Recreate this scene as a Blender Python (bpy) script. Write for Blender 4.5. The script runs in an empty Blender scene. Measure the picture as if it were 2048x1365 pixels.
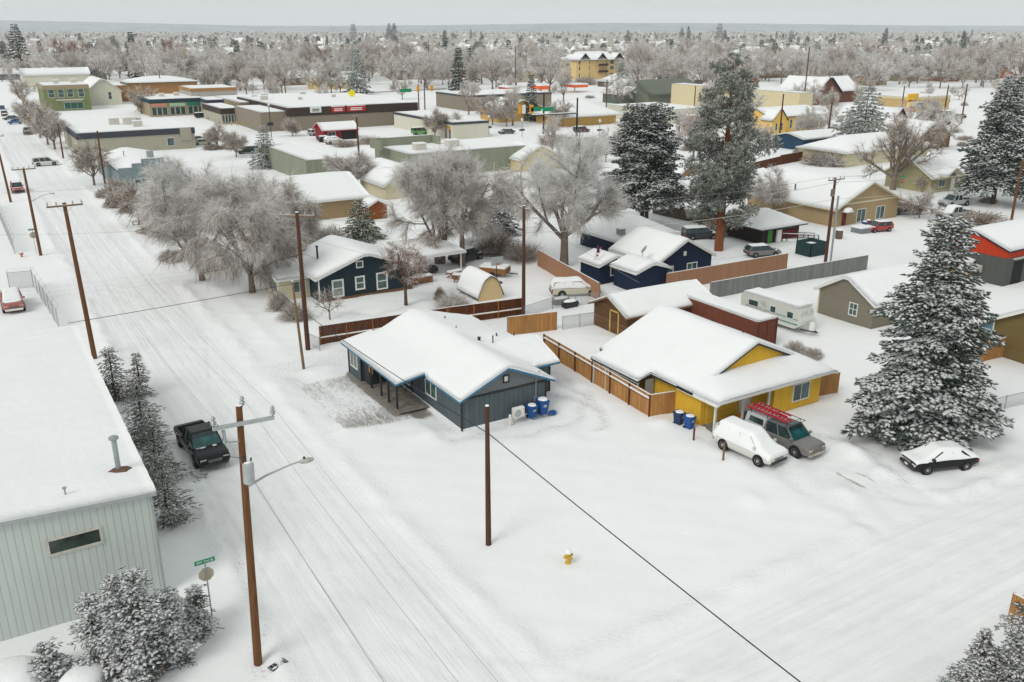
import bpy, math, random
import numpy as np
from mathutils import Vector, Matrix
PI=math.pi
rad=math.radians
random.seed(7); rng=np.random.default_rng(11)
SC=bpy.context.scene; COL=SC.collection
# ---------------------------------------------------------------- survey: camera and map frame
# world x runs along the cross streets, y along the main street; the drone hovers over (0,0) at 27 m
FPX=1774.; HC=27.; HZ=58.
PIT=math.atan((682.5-HZ)/FPX)
_up=np.array([0,math.cos(PIT),math.sin(PIT)])
_ya=np.array([-1154.,682.5-HZ,-FPX]); _ya/=np.linalg.norm(_ya)
_xa=np.cross(_ya,_up)
RM=np.array([_xa,_ya,_up])
def at(px,py,z=0.):
    d=RM@np.array([px-1024.,682.5-py,-FPX]); t=(z-HC)/d[2]
    return float(d[0]*t),float(d[1]*t)
cam=bpy.data.cameras.new('camera'); co=bpy.data.objects.new('camera',cam); COL.objects.link(co)
cam.sensor_width=36; cam.lens=36*FPX/2048; cam.clip_start=.5; cam.clip_end=40000
co.matrix_world=Matrix.Translation((0,0,HC))@Matrix([list(r) for r in RM]).to_4x4()
SC.camera=co
# ---------------------------------------------------------------- materials
MATS={}
def _new(name):
    m=bpy.data.materials.new(name); m.use_nodes=True; nt=m.node_tree
    b=nt.nodes['Principled BSDF']; MATS[name]=m
    return m,nt,b
def N(nt,t,**k):
    n=nt.nodes.new(t)
    for a,v in k.items():
        if a in n.inputs: n.inputs[a].default_value=v
        else: setattr(n,a,v)
    return n
def mixc(nt,fac,a,b,mode='MIX'):
    n=nt.nodes.new('ShaderNodeMix'); n.data_type='RGBA'; n.blend_type=mode
    for i,v in ((0,fac),(6,a),(7,b)):
        if hasattr(v,'is_linked') or hasattr(v,'links'): nt.links.new(v,n.inputs[i])
        else: n.inputs[i].default_value=v if i==0 else (*v[:3],1)
    return n.outputs[2]
def mth(nt,op,a,b=None,c=None):
    n=nt.nodes.new('ShaderNodeMath'); n.operation=op
    for i,v in enumerate((a,b,c)):
        if v is None: continue
        if hasattr(v,'links'): nt.links.new(v,n.inputs[i])
        else: n.inputs[i].default_value=v
    return n.outputs[0]
def ramp(nt,fac,lo,hi,a=0.,b=1.):
    n=nt.nodes.new('ShaderNodeMapRange'); n.inputs[1].default_value=lo; n.inputs[2].default_value=hi
    n.inputs[3].default_value=a; n.inputs[4].default_value=b; nt.links.new(fac,n.inputs[0]); return n.outputs[0]
def noise(nt,vec,scale,detail=4.,rough=.6,dist=0.):
    n=N(nt,'ShaderNodeTexNoise',Scale=scale,Detail=detail,Roughness=rough,Distortion=dist)
    if vec is not None: nt.links.new(vec,n.inputs['Vector'])
    return n.outputs['Fac']
def bump(nt,b,h,strength=.3,dist=.05):
    n=N(nt,'ShaderNodeBump',Strength=strength,Distance=dist); nt.links.new(h,n.inputs['Height'])
    nt.links.new(n.outputs[0],b.inputs['Normal'])
def objc(nt): return nt.nodes.new('ShaderNodeTexCoord').outputs['Object']
def scaled(nt,vec,s):
    n=nt.nodes.new('ShaderNodeMapping'); n.inputs['Scale'].default_value=s; nt.links.new(vec,n.inputs[0]); return n.outputs[0]
def flatm(name,c,rough=.7,metal=0.,var=.25,scale=3.,spec=.3):
    if name in MATS: return MATS[name]
    m,nt,b=_new(name); v=objc(nt); f=noise(nt,v,scale,5.)
    lo=[x*(1-var) for x in c]; hi=[min(1,x*(1+var)) for x in c]
    nt.links.new(mixc(nt,ramp(nt,f,.3,.7),lo,hi),b.inputs['Base Color'])
    b.inputs['Roughness'].default_value=rough; b.inputs['Metallic'].default_value=metal
    b.inputs['Specular IOR Level'].default_value=spec
    return m
def siding(name,c,axis='v',sp=.3,groove=.07,dark=.45,var=.12,rough=.75,dirt=.15):
    if name in MATS: return MATS[name]
    m,nt,b=_new(name); v=objc(nt); s=nt.nodes.new('ShaderNodeSeparateXYZ'); nt.links.new(v,s.inputs[0])
    u=mth(nt,'ADD',s.outputs[0],s.outputs[1]) if axis=='v' else s.outputs[2]
    fr=mth(nt,'FRACT',mth(nt,'DIVIDE',mth(nt,'ADD',u,500.),sp)); g=mth(nt,'LESS_THAN',fr,groove)
    idn=nt.nodes.new('ShaderNodeTexWhiteNoise'); idn.noise_dimensions='1D'
    nt.links.new(mth(nt,'FLOOR',mth(nt,'DIVIDE',mth(nt,'ADD',u,500.),sp)),idn.inputs['W'])
    vv=scaled(nt,v,(4,4,.5) if axis=='v' else (.5,.5,4)); f=noise(nt,vv,1.5,5.)
    a1=mixc(nt,ramp(nt,f,.3,.7),[x*(1-var) for x in c],[min(1,x*(1+var)) for x in c])
    a2=mixc(nt,mth(nt,'MULTIPLY',idn.outputs[0],dirt*2),a1,[x*.6 for x in c])
    a3=mixc(nt,g,a2,[x*dark for x in c])
    nt.links.new(a3,b.inputs['Base Color']); b.inputs['Roughness'].default_value=rough; b.inputs['Specular IOR Level'].default_value=.2
    bump(nt,b,mth(nt,'MULTIPLY',g,-1.),.5,.02)
    return m
def brick(name,c,sc=1.):
    if name in MATS: return MATS[name]
    m,nt,b=_new(name); v=objc(nt); s=nt.nodes.new('ShaderNodeSeparateXYZ'); nt.links.new(v,s.inputs[0])
    cb=nt.nodes.new('ShaderNodeCombineXYZ'); nt.links.new(mth(nt,'ADD',s.outputs[0],s.outputs[1]),cb.inputs[0]); nt.links.new(s.outputs[2],cb.inputs[1])
    t=nt.nodes.new('ShaderNodeTexBrick'); nt.links.new(cb.outputs[0],t.inputs['Vector']); t.inputs['Scale'].default_value=2.2*sc
    t.inputs['Color1'].default_value=(*c,1); t.inputs['Color2'].default_value=(*[x*.8 for x in c],1); t.inputs['Mortar'].default_value=(*[x*.75 for x in c],1)
    t.inputs['Mortar Size'].default_value=.015
    nt.links.new(t.outputs[0],b.inputs['Base Color']); b.inputs['Roughness'].default_value=.85
    return m
def glassm(name='glass',c=(.03,.06,.06),rough=.12):
    if name in MATS: return MATS[name]
    m,nt,b=_new(name); v=objc(nt); f=noise(nt,v,.9,2.)
    nt.links.new(mixc(nt,ramp(nt,f,.4,.65),c,[x*2.2+.01 for x in c]),b.inputs['Base Color'])
    b.inputs['Roughness'].default_value=rough; b.inputs['Specular IOR Level'].default_value=.6
    return m
def paint(name,c,rough=.3,frost=.0):
    if name in MATS: return MATS[name]
    m,nt,b=_new(name); v=objc(nt); f=noise(nt,v,6.,6.)
    nt.links.new(mixc(nt,ramp(nt,f,.35,.75,0,max(0,frost+.08)),c,(.35,.33,.31)),b.inputs['Base Color'])
    b.inputs['Roughness'].default_value=rough; b.inputs['Specular IOR Level'].default_value=.5 if max(c)>.03 else .22
    try: b.inputs['Coat Weight'].default_value=.3 if max(c)>.03 else .06
    except Exception: pass
    return m
def snowm(name='snow',c=(.87,.885,.895),bs=.5,sc=7.):
    if name in MATS: return MATS[name]
    m,nt,b=_new(name); v=objc(nt); f=noise(nt,v,.35,6.,.65); f2=noise(nt,v,sc,6.,.7); f3=noise(nt,v,1.3,3.,.5)
    nt.links.new(mixc(nt,ramp(nt,f,.3,.7),[x*.965 for x in c],c),b.inputs['Base Color'])
    b.inputs['Roughness'].default_value=.75; b.inputs['Specular IOR Level'].default_value=.15
    bump(nt,b,mth(nt,'ADD',mth(nt,'MULTIPLY',f2,.35),f3),bs,.12)
    return m
def glow(name,c,s):
    m,nt,b=_new(name); b.inputs['Base Color'].default_value=(*c,1); b.inputs['Emission Color'].default_value=(*c,1); b.inputs['Emission Strength'].default_value=s
    return m
SNOW=snowm(); WHITE=flatm('white_paint',(.72,.72,.68),.6,var=.06); TRIMG=flatm('weathered_white_trim',(.55,.53,.47),.7,var=.15)
DARK=flatm('dark_metal',(.03,.03,.035),.5); BLACK=flatm('black_rubber',(.014,.014,.015),.85); STEEL=flatm('galvanised_steel',(.33,.36,.37),.45,.4,.15)
GREYM=flatm('grey_paint',(.38,.41,.41),.6,var=.1); GLASS=glassm(); GLASSG=glassm('pale_glass',(.10,.14,.13),.2); CARGLASS=glassm('car_glass',(.012,.03,.03),.08)
TEALGLASS=glassm('teal_windscreen',(.01,.07,.07),.1)
RIM=flatm('alloy',(.4,.4,.4),.35,.6,.1); LAMPW=flatm('headlight_glass',(.62,.60,.52),.15,var=.1); LAMPR=flatm('taillight_red',(.35,.01,.01),.2); CHROME=flatm('chrome',(.5,.5,.5),.2,.9,.05)
POLEW=None
def woodm(name,c,scale=(9,9,.7),var=.45,rough=.85):
    if name in MATS: return MATS[name]
    m,nt,b=_new(name); v=scaled(nt,objc(nt),scale); f=noise(nt,v,1.5,6.,.7,.4)
    nt.links.new(mixc(nt,ramp(nt,f,.25,.75),[x*(1-var) for x in c],[min(1,x*(1+var)) for x in c]),b.inputs['Base Color'])
    b.inputs['Roughness'].default_value=rough; b.inputs['Specular IOR Level'].default_value=.15; bump(nt,b,f,.4,.02)
    return m
POLEW=woodm('pole_wood',(.145,.066,.030)); POLED=woodm('dark_pole_wood',(.092,.042,.028)); POLEG=woodm('weathered_pole_wood',(.20,.13,.08))
BARK=woodm('bark',(.10,.065,.045)); REDBARK=woodm('pine_bark',(.21,.075,.035),(4,4,1)); GREYBARK=woodm('grey_bark',(.20,.16,.13),(5,5,1))
def twigm(name,c1,c2):
    m,nt,b=_new(name); oi=nt.nodes.new('ShaderNodeObjectInfo'); f=noise(nt,objc(nt),1.2,3.)
    a=mixc(nt,oi.outputs['Random'],c1,c2); nt.links.new(mixc(nt,ramp(nt,f,.35,.65),a,[x*.75 for x in c1]),b.inputs['Base Color'])
    b.inputs['Roughness'].default_value=.9; b.inputs['Specular IOR Level'].default_value=.05
    return m
TWIG=twigm('twig_bark',(.28,.21,.16),(.34,.28,.23)); TWIGF=twigm('frosted_twig',(.84,.81,.77),(.89,.88,.86))
TWIGR=twigm('reddish_twig',(.34,.19,.15),(.38,.26,.21)); TWIGF2=twigm('thin_frosted_twig',(.70,.66,.61),(.84,.82,.79))
def needlem(name,c):
    m,nt,b=_new(name); oi=nt.nodes.new('ShaderNodeObjectInfo'); f=noise(nt,objc(nt),1.1,4.)
    a=mixc(nt,oi.outputs['Random'],c,[x*1.5+.01 for x in c]); nt.links.new(mixc(nt,ramp(nt,f,.35,.65),a,[x*.6 for x in c]),b.inputs['Base Color'])
    b.inputs['Roughness'].default_value=.8; b.inputs['Specular IOR Level'].default_value=.1
    return m
NEEDLE=needlem('spruce_needles',(.07,.095,.075)); NEEDLEB=needlem('brownish_needles',(.17,.13,.10)); NEEDLEP=needlem('pine_needles_frosted',(.25,.265,.225)); NEEDLEY=needlem('yellow_green_needles',(.16,.18,.08))
CSNOW=flatm('clinging_snow',(.88,.89,.90),.8,var=.04); FROST=flatm('frost_on_needles',(.50,.53,.49),.85,var=.1)
def translucent(m,c,f):
    nt=m.node_tree; b=nt.nodes['Principled BSDF']; o=nt.nodes['Material Output']; t=nt.nodes.new('ShaderNodeBsdfTranslucent'); t.inputs[0].default_value=(*c,1)
    x=nt.nodes.new('ShaderNodeMixShader'); x.inputs[0].default_value=f; nt.links.new(b.outputs[0],x.inputs[1]); nt.links.new(t.outputs[0],x.inputs[2]); nt.links.new(x.outputs[0],o.inputs['Surface'])
for m_,c_,f_ in ((TWIGF,(.86,.86,.86),.5),(TWIGF2,(.78,.77,.75),.45),(CSNOW,(.92,.93,.95),.35),(FROST,(.62,.66,.62),.35),(TWIG,(.42,.32,.25),.35)): translucent(m_,c_,f_)
# ---------------------------------------------------------------- mesh helpers
class MB:
    def __init__(s): s.v=[]; s.f=[]; s.m=[]
    def add(s,vs,fs,m=0):
        o=len(s.v); s.v+= [tuple(map(float,v)) for v in vs]
        s.f+= [tuple(o+i for i in f) for f in fs]; s.m+=[m]*len(fs); return s
    def box(s,x0,y0,z0,x1,y1,z1,m=0):
        if x0>x1:x0,x1=x1,x0
        if y0>y1:y0,y1=y1,y0
        if z0>z1:z0,z1=z1,z0
        return s.add([(x0,y0,z0),(x1,y0,z0),(x1,y1,z0),(x0,y1,z0),(x0,y0,z1),(x1,y0,z1),(x1,y1,z1),(x0,y1,z1)],
          [(0,3,2,1),(4,5,6,7),(0,1,5,4),(1,2,6,5),(2,3,7,6),(3,0,4,7)],m)
    def quad(s,a,b,c,d,m=0): return s.add([a,b,c,d],[(0,1,2,3)],m)
    def bar(s,p,q,r,r2=None,n=6,m=0,cap=True):
        p=Vector(p);q=Vector(q);r2=r if r2 is None else r2
        d=(q-p); 
        if d.length<1e-6: return s
        d.normalize(); a=d.orthogonal().normalized(); b=d.cross(a)
        vs=[p+(a*math.cos(2*PI*i/n)+b*math.sin(2*PI*i/n))*r for i in range(n)]+[q+(a*math.cos(2*PI*i/n)+b*math.sin(2*PI*i/n))*r2 for i in range(n)]
        fs=[(i,(i+1)%n,n+(i+1)%n,n+i) for i in range(n)]
        if cap: fs+=[tuple(range(n-1,-1,-1)),tuple(range(n,2*n))]
        return s.add(vs,fs,m)
    def beam(s,p,q,w,h,m=0):
        p=Vector(p);q=Vector(q);d=(q-p).normalized(); up=Vector((0,0,1)) if abs(d.z)<.95 else Vector((0,1,0))
        a=d.cross(up).normalized()*w/2; b=a.cross(d).normalized()*h/2
        return s.add([p-a-b,p+a-b,p+a+b,p-a+b,q-a-b,q+a-b,q+a+b,q-a+b],[(0,1,2,3),(7,6,5,4),(0,4,5,1),(1,5,6,2),(2,6,7,3),(3,7,4,0)],m)
    def tube(s,pts,rs,n=6,m=0):
        for i in range(len(pts)-1): s.bar(pts[i],pts[i+1],rs[i],rs[i+1],n,m)
        return s
    def lathe(s,prof,c=(0,0,0),n=12,m=0,ax='z'):
        o=[]
        for (r,h) in prof:
            for i in range(n):
                a=2*PI*i/n; x,y,z=r*math.cos(a),r*math.sin(a),h
                if ax=='y': x,y,z=x,z,y
                if ax=='x': x,y,z=z,x,y
                o.append((c[0]+x,c[1]+y,c[2]+z))
        fs=[(k*n+i,k*n+(i+1)%n,(k+1)*n+(i+1)%n,(k+1)*n+i) for k in range(len(prof)-1) for i in range(n)]
        fs+=[tuple(range(n-1,-1,-1)),tuple((len(prof)-1)*n+i for i in range(n))]
        return s.add(o,fs,m)
    def prism(s,poly,axis,a,b,m=0):
        n=len(poly)
        def P(u,v,w): return {'x':(w,u,v),'y':(u,w,v),'z':(u,v,w)}[axis]
        return s.add([P(u,v,a) for u,v in poly]+[P(u,v,b) for u,v in poly],
            [tuple(range(n))[::-1],tuple(range(n,2*n))]+[(i,(i+1)%n,n+(i+1)%n,n+i) for i in range(n)],m)
    def mound(s,x,y,z,rx,ry,h,m=0,n=12,k=5,jit=.12,seed=0):
        r=random.Random(seed); vs=[]; ph=[r.uniform(1-jit,1+jit) for _ in range(n)]
        for j in range(k):
            t=j/k; 
            for i in range(n):
                a=2*PI*i/n; q=math.cos(t*PI/2)**.6
                vs.append((x+rx*q*ph[i]*math.cos(a),y+ry*q*ph[i]*math.sin(a),z+h*math.sin(t*PI/2)))
        vs.append((x,y,z+h)); fs=[(j*n+i,j*n+(i+1)%n,(j+1)*n+(i+1)%n,(j+1)*n+i) for j in range(k-1) for i in range(n)]
        fs+=[((k-1)*n+i,(k-1)*n+(i+1)%n,k*n) for i in range(n)]
        return s.add(vs,fs,m)
    def build(s,name,mats,parent=None,smooth=False,loc=None,label=None):
        me=bpy.data.meshes.new(name); me.from_pydata(s.v,[],s.f)
        mats=mats if isinstance(mats,(list,tuple)) else [mats]
        for m in mats: me.materials.append(m)
        if len(mats)>1: me.polygons.foreach_set('material_index',s.m)
        if smooth: me.polygons.foreach_set('use_smooth',[True]*len(s.f))
        me.update(); o=bpy.data.objects.new(name,me); COL.objects.link(o)
        if parent is not None: o.parent=parent
        if loc: o.location=loc
        if label: o['label']=label
        return o
def tag(o,label=None,cat=None,group=None,kind=None):
    for k,v in (('label',label),('category',cat),('group',group),('kind',kind)):
        if v: o[k]=v
    return o
def thing(name,label,cat,loc=(0,0,0),rz=0.,group=None):
    o=bpy.data.objects.new(name,None); COL.objects.link(o); o.location=loc if len(loc)==3 else (*loc,0); o.rotation_euler=(0,0,rz); o.empty_display_size=.3
    return tag(o,label,cat,group)
def copy_tree(o,parent=None,depth=0):
    c=o.copy(); COL.objects.link(c); c.parent=parent
    for ch in KIDS.get(o.name,[]): copy_tree(ch,c)
    return c
KIDS={}
def dup(o,loc,rz=0.,label=None,group=None,scale=None):
    def ct(a,par):
        c=a.copy(); COL.objects.link(c); c.parent=par
        for ch in list(a.children): ct(ch,c)
        return c
    c=ct(o,None); c.location=loc if len(loc)==3 else (*loc,0); c.rotation_euler=(0,0,rz)
    if scale is not None: c.scale=(scale,)*3 if isinstance(scale,(int,float)) else scale
    if label: c['label']=label
    if group: c['group']=group
    return c
def npmesh(name,V,F,mi,mats,parent=None,smooth=False):
    me=bpy.data.meshes.new(name); V=np.asarray(V,dtype=np.float32); F=np.asarray(F,dtype=np.int32); k=F.shape[1]
    me.vertices.add(len(V)); me.vertices.foreach_set('co',V.ravel())
    me.loops.add(F.size); me.loops.foreach_set('vertex_index',F.ravel())
    me.polygons.add(len(F)); me.polygons.foreach_set('loop_start',np.arange(0,F.size,k,dtype=np.int32)); me.polygons.foreach_set('loop_total',np.full(len(F),k,dtype=np.int32))
    for m in mats: me.materials.append(m)
    if mi is not None: me.polygons.foreach_set('material_index',np.asarray(mi,dtype=np.int32))
    if smooth: me.polygons.foreach_set('use_smooth',np.ones(len(F),dtype=bool))
    me.update(calc_edges=True); o=bpy.data.objects.new(name,me); COL.objects.link(o)
    if parent is not None: o.parent=parent
    return o
# ---------------------------------------------------------------- winter air
hzm=bpy.data.materials.new('haze_air'); hzm.use_nodes=True; hn_=hzm.node_tree
for n_ in list(hn_.nodes): hn_.nodes.remove(n_)
ho=hn_.nodes.new('ShaderNodeOutputMaterial'); hv=hn_.nodes.new('ShaderNodeVolumePrincipled'); hv.inputs['Density'].default_value=.00008; hv.inputs['Color'].default_value=(.93,.97,1,1); hn_.links.new(hv.outputs[0],ho.inputs['Volume'])
hz=MB().box(-13000,-13000,-34,13000,13000,300).build('haze',hzm); tag(hz,'thin pale winter haze over the town',kind='stuff')
# ---------------------------------------------------------------- world and light
w=bpy.data.worlds.new('World'); SC.world=w; w.use_nodes=True; nt=w.node_tree
bg=nt.nodes['Background']; sky=nt.nodes.new('ShaderNodeTexSky'); sky.sky_type='NISHITA'; sky.sun_disc=False
SUN_EL,SUN_AZ=rad(42),rad(-35)
sky.sun_elevation=SUN_EL; sky.sun_rotation=SUN_AZ; sky.air_density=1.; sky.dust_density=3.; sky.ozone_density=1.
hs=nt.nodes.new('ShaderNodeHueSaturation'); hs.inputs['Saturation'].default_value=.12; nt.links.new(sky.outputs[0],hs.inputs['Color'])
# overcast: an even grey cloud deck takes most of the clear sky's place
mx=nt.nodes.new('ShaderNodeMix'); mx.data_type='RGBA'; mx.inputs[0].default_value=.9
nt.links.new(hs.outputs[0],mx.inputs[6])
tc=nt.nodes.new('ShaderNodeTexCoord'); mp=nt.nodes.new('ShaderNodeMapping'); mp.inputs['Scale'].default_value=(1.2,1.2,9)
nt.links.new(tc.outputs['Generated'],mp.inputs[0]); cn=noise(nt,mp.outputs[0],1.6,4.,.5)
cl=mixc(nt,ramp(nt,cn,.3,.7),(6.1,6.45,6.3),(6.6,6.85,6.7)); nt.links.new(cl,mx.inputs[7])
nt.links.new(mx.outputs[2],bg.inputs['Color']); bg.inputs['Strength'].default_value=.1
sun=bpy.data.lights.new('sun','SUN'); sun.energy=1.4; sun.angle=rad(26); sun.color=(1,.96,.9); so=bpy.data.objects.new('sun',sun); COL.objects.link(so)
# light from the left, high: faint shade falls to the right
_sd=Vector((-.60,-.22,.0)).normalized()*math.cos(SUN_EL)+Vector((0,0,math.sin(SUN_EL)))
so.rotation_euler=_sd.to_track_quat('Z','Y').to_euler()
sky.sun_rotation=math.atan2(_sd.x,_sd.y)
SC.view_settings.view_transform='Standard'; SC.view_settings.look='None'; SC.view_settings.exposure=.06
SC.cycles.max_bounces=5; SC.cycles.diffuse_bounces=3; SC.cycles.glossy_bounces=2; SC.cycles.transparent_max_bounces=12; SC.cycles.transmission_bounces=2; SC.cycles.volume_bounces=1
SC.cycles.use_denoising=True; SC.cycles.caustics_reflective=False; SC.cycles.caustics_refractive=False
# ---------------------------------------------------------------- ground: one sheet to the horizon
def axis(lo,hi,segs):
    out=[]; 
    for a,b,st in segs: out+=list(np.arange(a,b,st))
    out.append(segs[-1][1]); return np.array(out)
gx=axis(0,0,[(-9000,-2000,1000),(-2000,-400,200),(-400,-60,20),(-60,-14,2),(-14,8,.5),(8,20,.22),(20,62,.3),(62,110,.8),(110,300,5),(300,900,40),(900,3000,150),(3000,12000,1000)])
gy=axis(0,0,[(-300,0,30),(0,14,1.),(14,84,.3),(84,130,.5),(130,220,1.5),(220,420,6),(420,1200,40),(1200,4000,200),(4000,14000,1000)])
def wob(x,y,sc,seed,n=7):
    r=np.random.default_rng(seed); o=0
    for i in range(n):
        a=r.uniform(0,2*PI); k=sc*r.uniform(.5,2.2); o=o+np.sin(k*(x*math.cos(a)+y*math.sin(a))+r.uniform(0,6.28))
    return o/n**.5
X,Y=np.meshgrid(gx,gy)
def ss(a,lo,hi): t=np.clip((a-lo)/(hi-lo),0,1); return t*t*(3-2*t)
def band(a,lo,hi,e): return ss(a,lo-e,lo+e)*(1-ss(a,hi-e,hi+e))
near=ss(-np.hypot(X-25,Y-50),-420,-250)
S1=band(X,9.0+.25*np.sin(Y*.11),17.6+.3*np.sin(Y*.07),.5)*band(Y,-60,320,3)
S2=band(Y,15.5+.4*np.sin(X*.1),26.3+.3*np.sin(X*.17),.6)*band(X,17,400,1.5)
S3=band(Y,101,110,.8)*band(X,-60,25,1.5)
S4=band(Y,180,192,1.5)*band(X,-80,260,2)
S5=band(Y,67.6,71.3,.5)*band(X,19,56,1)
S6=band(Y,240,262,1.5)*band(X,-100,420,2)
road=np.maximum.reduce([S1,S2,S3*.8,S4,S6])
def g1(a,c,w): return np.exp(-((a-c)/w)**2)
Z=.045*wob(X,Y,.35,1)*near+.02*wob(X,Y,1.7,2)*near+.12*wob(X,Y,.05,5)*near*(1-road)*ss(np.hypot(X-20,Y-30),20,90)*0
lump=(.65+.35*wob(X,Y,2.2,3))*(.8+.3*wob(X,Y,.5,4))
notx=(1-band(Y,100,111,1.5))*(1-band(Y,178,194,2))*(1-band(Y,15,27,1.))
Z+=notx*near*.24*g1(X,8.6+.3*np.sin(Y*.13),.5)*lump
Z+=notx*near*.20*g1(X,18.3+.35*np.sin(Y*.09),.55)*lump*(1-band(Y,66.5,72,.6))
Z+=notx*near*.10*g1(X,21.6+.2*np.sin(Y*.15),.5)*lump*band(Y,72,130,2)
notd=1-band(X,40.5,47.5,.6)
Z+=near*.24*g1(Y,27.0+.3*np.sin(X*.2),.5)*lump*ss(X,17.5,20)*notd
Z+=near*.2*g1(Y,15.2+.4*np.sin(X*.15),.6)*lump*ss(X,14,17)
# wheel ruts
rut=0
for c,wd,ph in ((10.6,.16,0),(12.2,.16,.4),(11.3,.12,2.),(14.1,.16,1),(15.7,.16,1.3),(16.4,.12,4),(13.1,.12,5),(9.9,.1,3)):
    rut=rut+g1(X,c+.22*np.sin(Y*.05+ph)+.08*np.sin(Y*.21+ph*2),wd)*(.6+.4*np.sin(Y*.09+ph*3))*S1*(1-S2)
for c,wd,ph in ((18.,.2,0),(19.6,.2,.4),(21.9,.2,1),(23.5,.2,1.6),(20.6,.14,3),(24.6,.14,4.),(17.,.14,2)):
    rut=rut+g1(Y,c+.3*np.sin(X*.06+ph)+.1*np.sin(X*.25+ph),wd)*(.6+.4*np.sin(X*.1+ph*3))*S2
for c,wd in ((103.2,.3),(105.0,.3),(107.2,.25)): rut=rut+1.1*g1(Y,c+.2*np.sin(X*.2),wd)*band(X,-60,24,1.5)
for c,wd in ((182.8,.6),(185.4,.6),(188.6,.6)): rut=rut+1.2*g1(Y,c+.3*np.sin(X*.08),wd)*band(X,-80,260,2)
# a turn from the main street into the cross street, and the pull-in of the black pickup
R1=np.hypot(X-24.5,Y-33.5); rut=rut+.8*(g1(R1,11.2,.2)+g1(R1,12.8,.2))*(X<24.5)*(Y<33.5)
R2=np.hypot(X-2,Y-46); rut=rut+.8*(g1(R2,9.2,.2)+g1(R2,10.9,.2))*(X>2)*(Y>40)*(Y<60)*(X<13.5)
for c in (8.6,): rut=rut+.5*g1(X,c+.1*np.sin(Y*.3),.18)*band(Y,96,150,2)
for pts in ([(15.5,60),(13.6,48),(12.8,38),(15.5,30),(22,23.5),(34,21.5)],[(17.,95),(16.2,80),(13.2,66),(12.4,50)],[(44,33),(45.5,27.5),(52,24),(64,23)],[(45.6,33),(47,28.5),(53,25.6),(64,24.6)],[(3.5,106),(10,105),(14,99),(14.6,88)],[(3.5,104.2),(9,103.4),(12.4,98),(13,88)]):
    for i_ in range(len(pts)-1):
        (a,b_),(c_,d_)=pts[i_],pts[i_+1]; L2=(c_-a)**2+(d_-b_)**2; t=np.clip(((X-a)*(c_-a)+(Y-b_)*(d_-b_))/L2,0,1); dd=np.hypot(X-a-(c_-a)*t,Y-b_-(d_-b_)*t); rut=np.maximum(rut,.9*np.exp(-(dd/.17)**2))
rut=np.clip(rut,0,1.4)
Z-=.06*near*road; Z-=.05*rut*near; Z-=.04*S5
# drive of the yellow house, trodden path round the grey house, cleared forecourt
drive=band(X,40.6,47.2,.5)*band(Y,26,41.5,.8)
fore=np.clip(band(X,19.6,26.6,.5)*band(Y,54.6,65.6,.5)+.0*X,0,1)
path=np.clip(band(X,25.3,26.95,.25)*band(Y,49.6,57,.4),0,1)
ring=g1(np.hypot((X-33.6)/1.0,(Y-49.6)),4.2,.4)*(X>34)*(Y>46)
ring=np.clip(ring+g1(Y,50.0,.45)*band(X,27,35,.4)*.7+g1(X,38.2+.2*np.sin(Y),.35)*band(Y,49,62,.5),0,1)
Z-=.10*drive*(1+.3*wob(X,Y,3.,8)); Z-=.09*fore; Z-=.09*path
Z-=.16*ring*(.8+.3*wob(X,Y,4.,9))*(1-fore)
porchz=band(X,24.2,26.6,.2)*band(Y,55.8,66,.2)
ydrive=np.clip(band(X,42.0,47.0,.3)*band(Y,39.0,43.2,.5),0,1)
def trail(pts,w=.35):
    o=0*X
    for (a,b_),(c_,d_) in zip(pts,pts[1:]):
        L2=(c_-a)**2+(d_-b_)**2; t=np.clip(((X-a)*(c_-a)+(Y-b_)*(d_-b_))/L2,0,1); wv=.25*np.sin(t*L2**.5*1.3); dd=np.hypot(X-a-(c_-a)*t+wv,Y-b_-(d_-b_)*t-wv); o=np.maximum(o,np.exp(-(dd/w)**2))
    return o
tr_=np.maximum.reduce([trail([(26.,50),(31,47.6),(36,48.5),(39,52),(38.6,60),(36,66.5)]),trail([(48,39),(49,33),(47.2,30)],.5),trail([(7.6,33.4),(9,40),(8.8,52)]),trail([(20,66.5),(22,60)],.8),trail([(56,76),(66,79.5),(80,78)],.5),trail([(98,86),(96,78),(90,76)],.6),trail([(28,84),(33,79),(40,82),(48,86)],.5)])
Z-=.07*tr_*near
lumps=np.clip(notx*(g1(X,8.6,.9)+g1(X,18.3,1.)+.7*g1(X,21.6,.8)*band(Y,72,130,2))+notd*(g1(Y,27,.9)*ss(X,17.5,20))+ss(X,14,17)*(g1(Y,15.2,1.1)+.6*g1(Y,12.6,1.2)),0,1)*near
tread=np.clip(.9*tr_+.22*drive+.9*ring+.5*S5+.35*band(X,46,58,1)*band(Y,72,79,1),0,1)
# little plough piles
for (px,py,r,h) in ((1560,900,1.2,.35),(1700,905,1.5,.4),(1690,985,1.0,.3),(1500,1000,.9,.25),(640,742,1.2,.35),(700,860,1.6,.35),(860,868,1.2,.3),(1325,845,.9,.3),(1775,945,1.5,.35),(1975,925,2.,.4),(1125,870,1.,.25),(560,770,1.2,.2)):
    a,b=at(px,py); Z+=h*np.exp(-((X-a)**2+(Y-b)**2)/r**2)*(.8+.3*wob(X,Y,2.5,12))
nx_,ny_=len(gx),len(gy)
idx=np.arange(nx_*ny_).reshape(ny_,nx_)
Fq=np.stack([idx[:-1,:-1],idx[:-1,1:],idx[1:,1:],idx[1:,:-1]],-1).reshape(-1,4)
m,nt,b=_new('snowy_ground'); v=objc(nt)
ca=nt.nodes.new('ShaderNodeAttribute'); ca.attribute_name='mask'; sp=nt.nodes.new('ShaderNodeSeparateColor'); nt.links.new(ca.outputs['Color'],sp.inputs[0])
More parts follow.
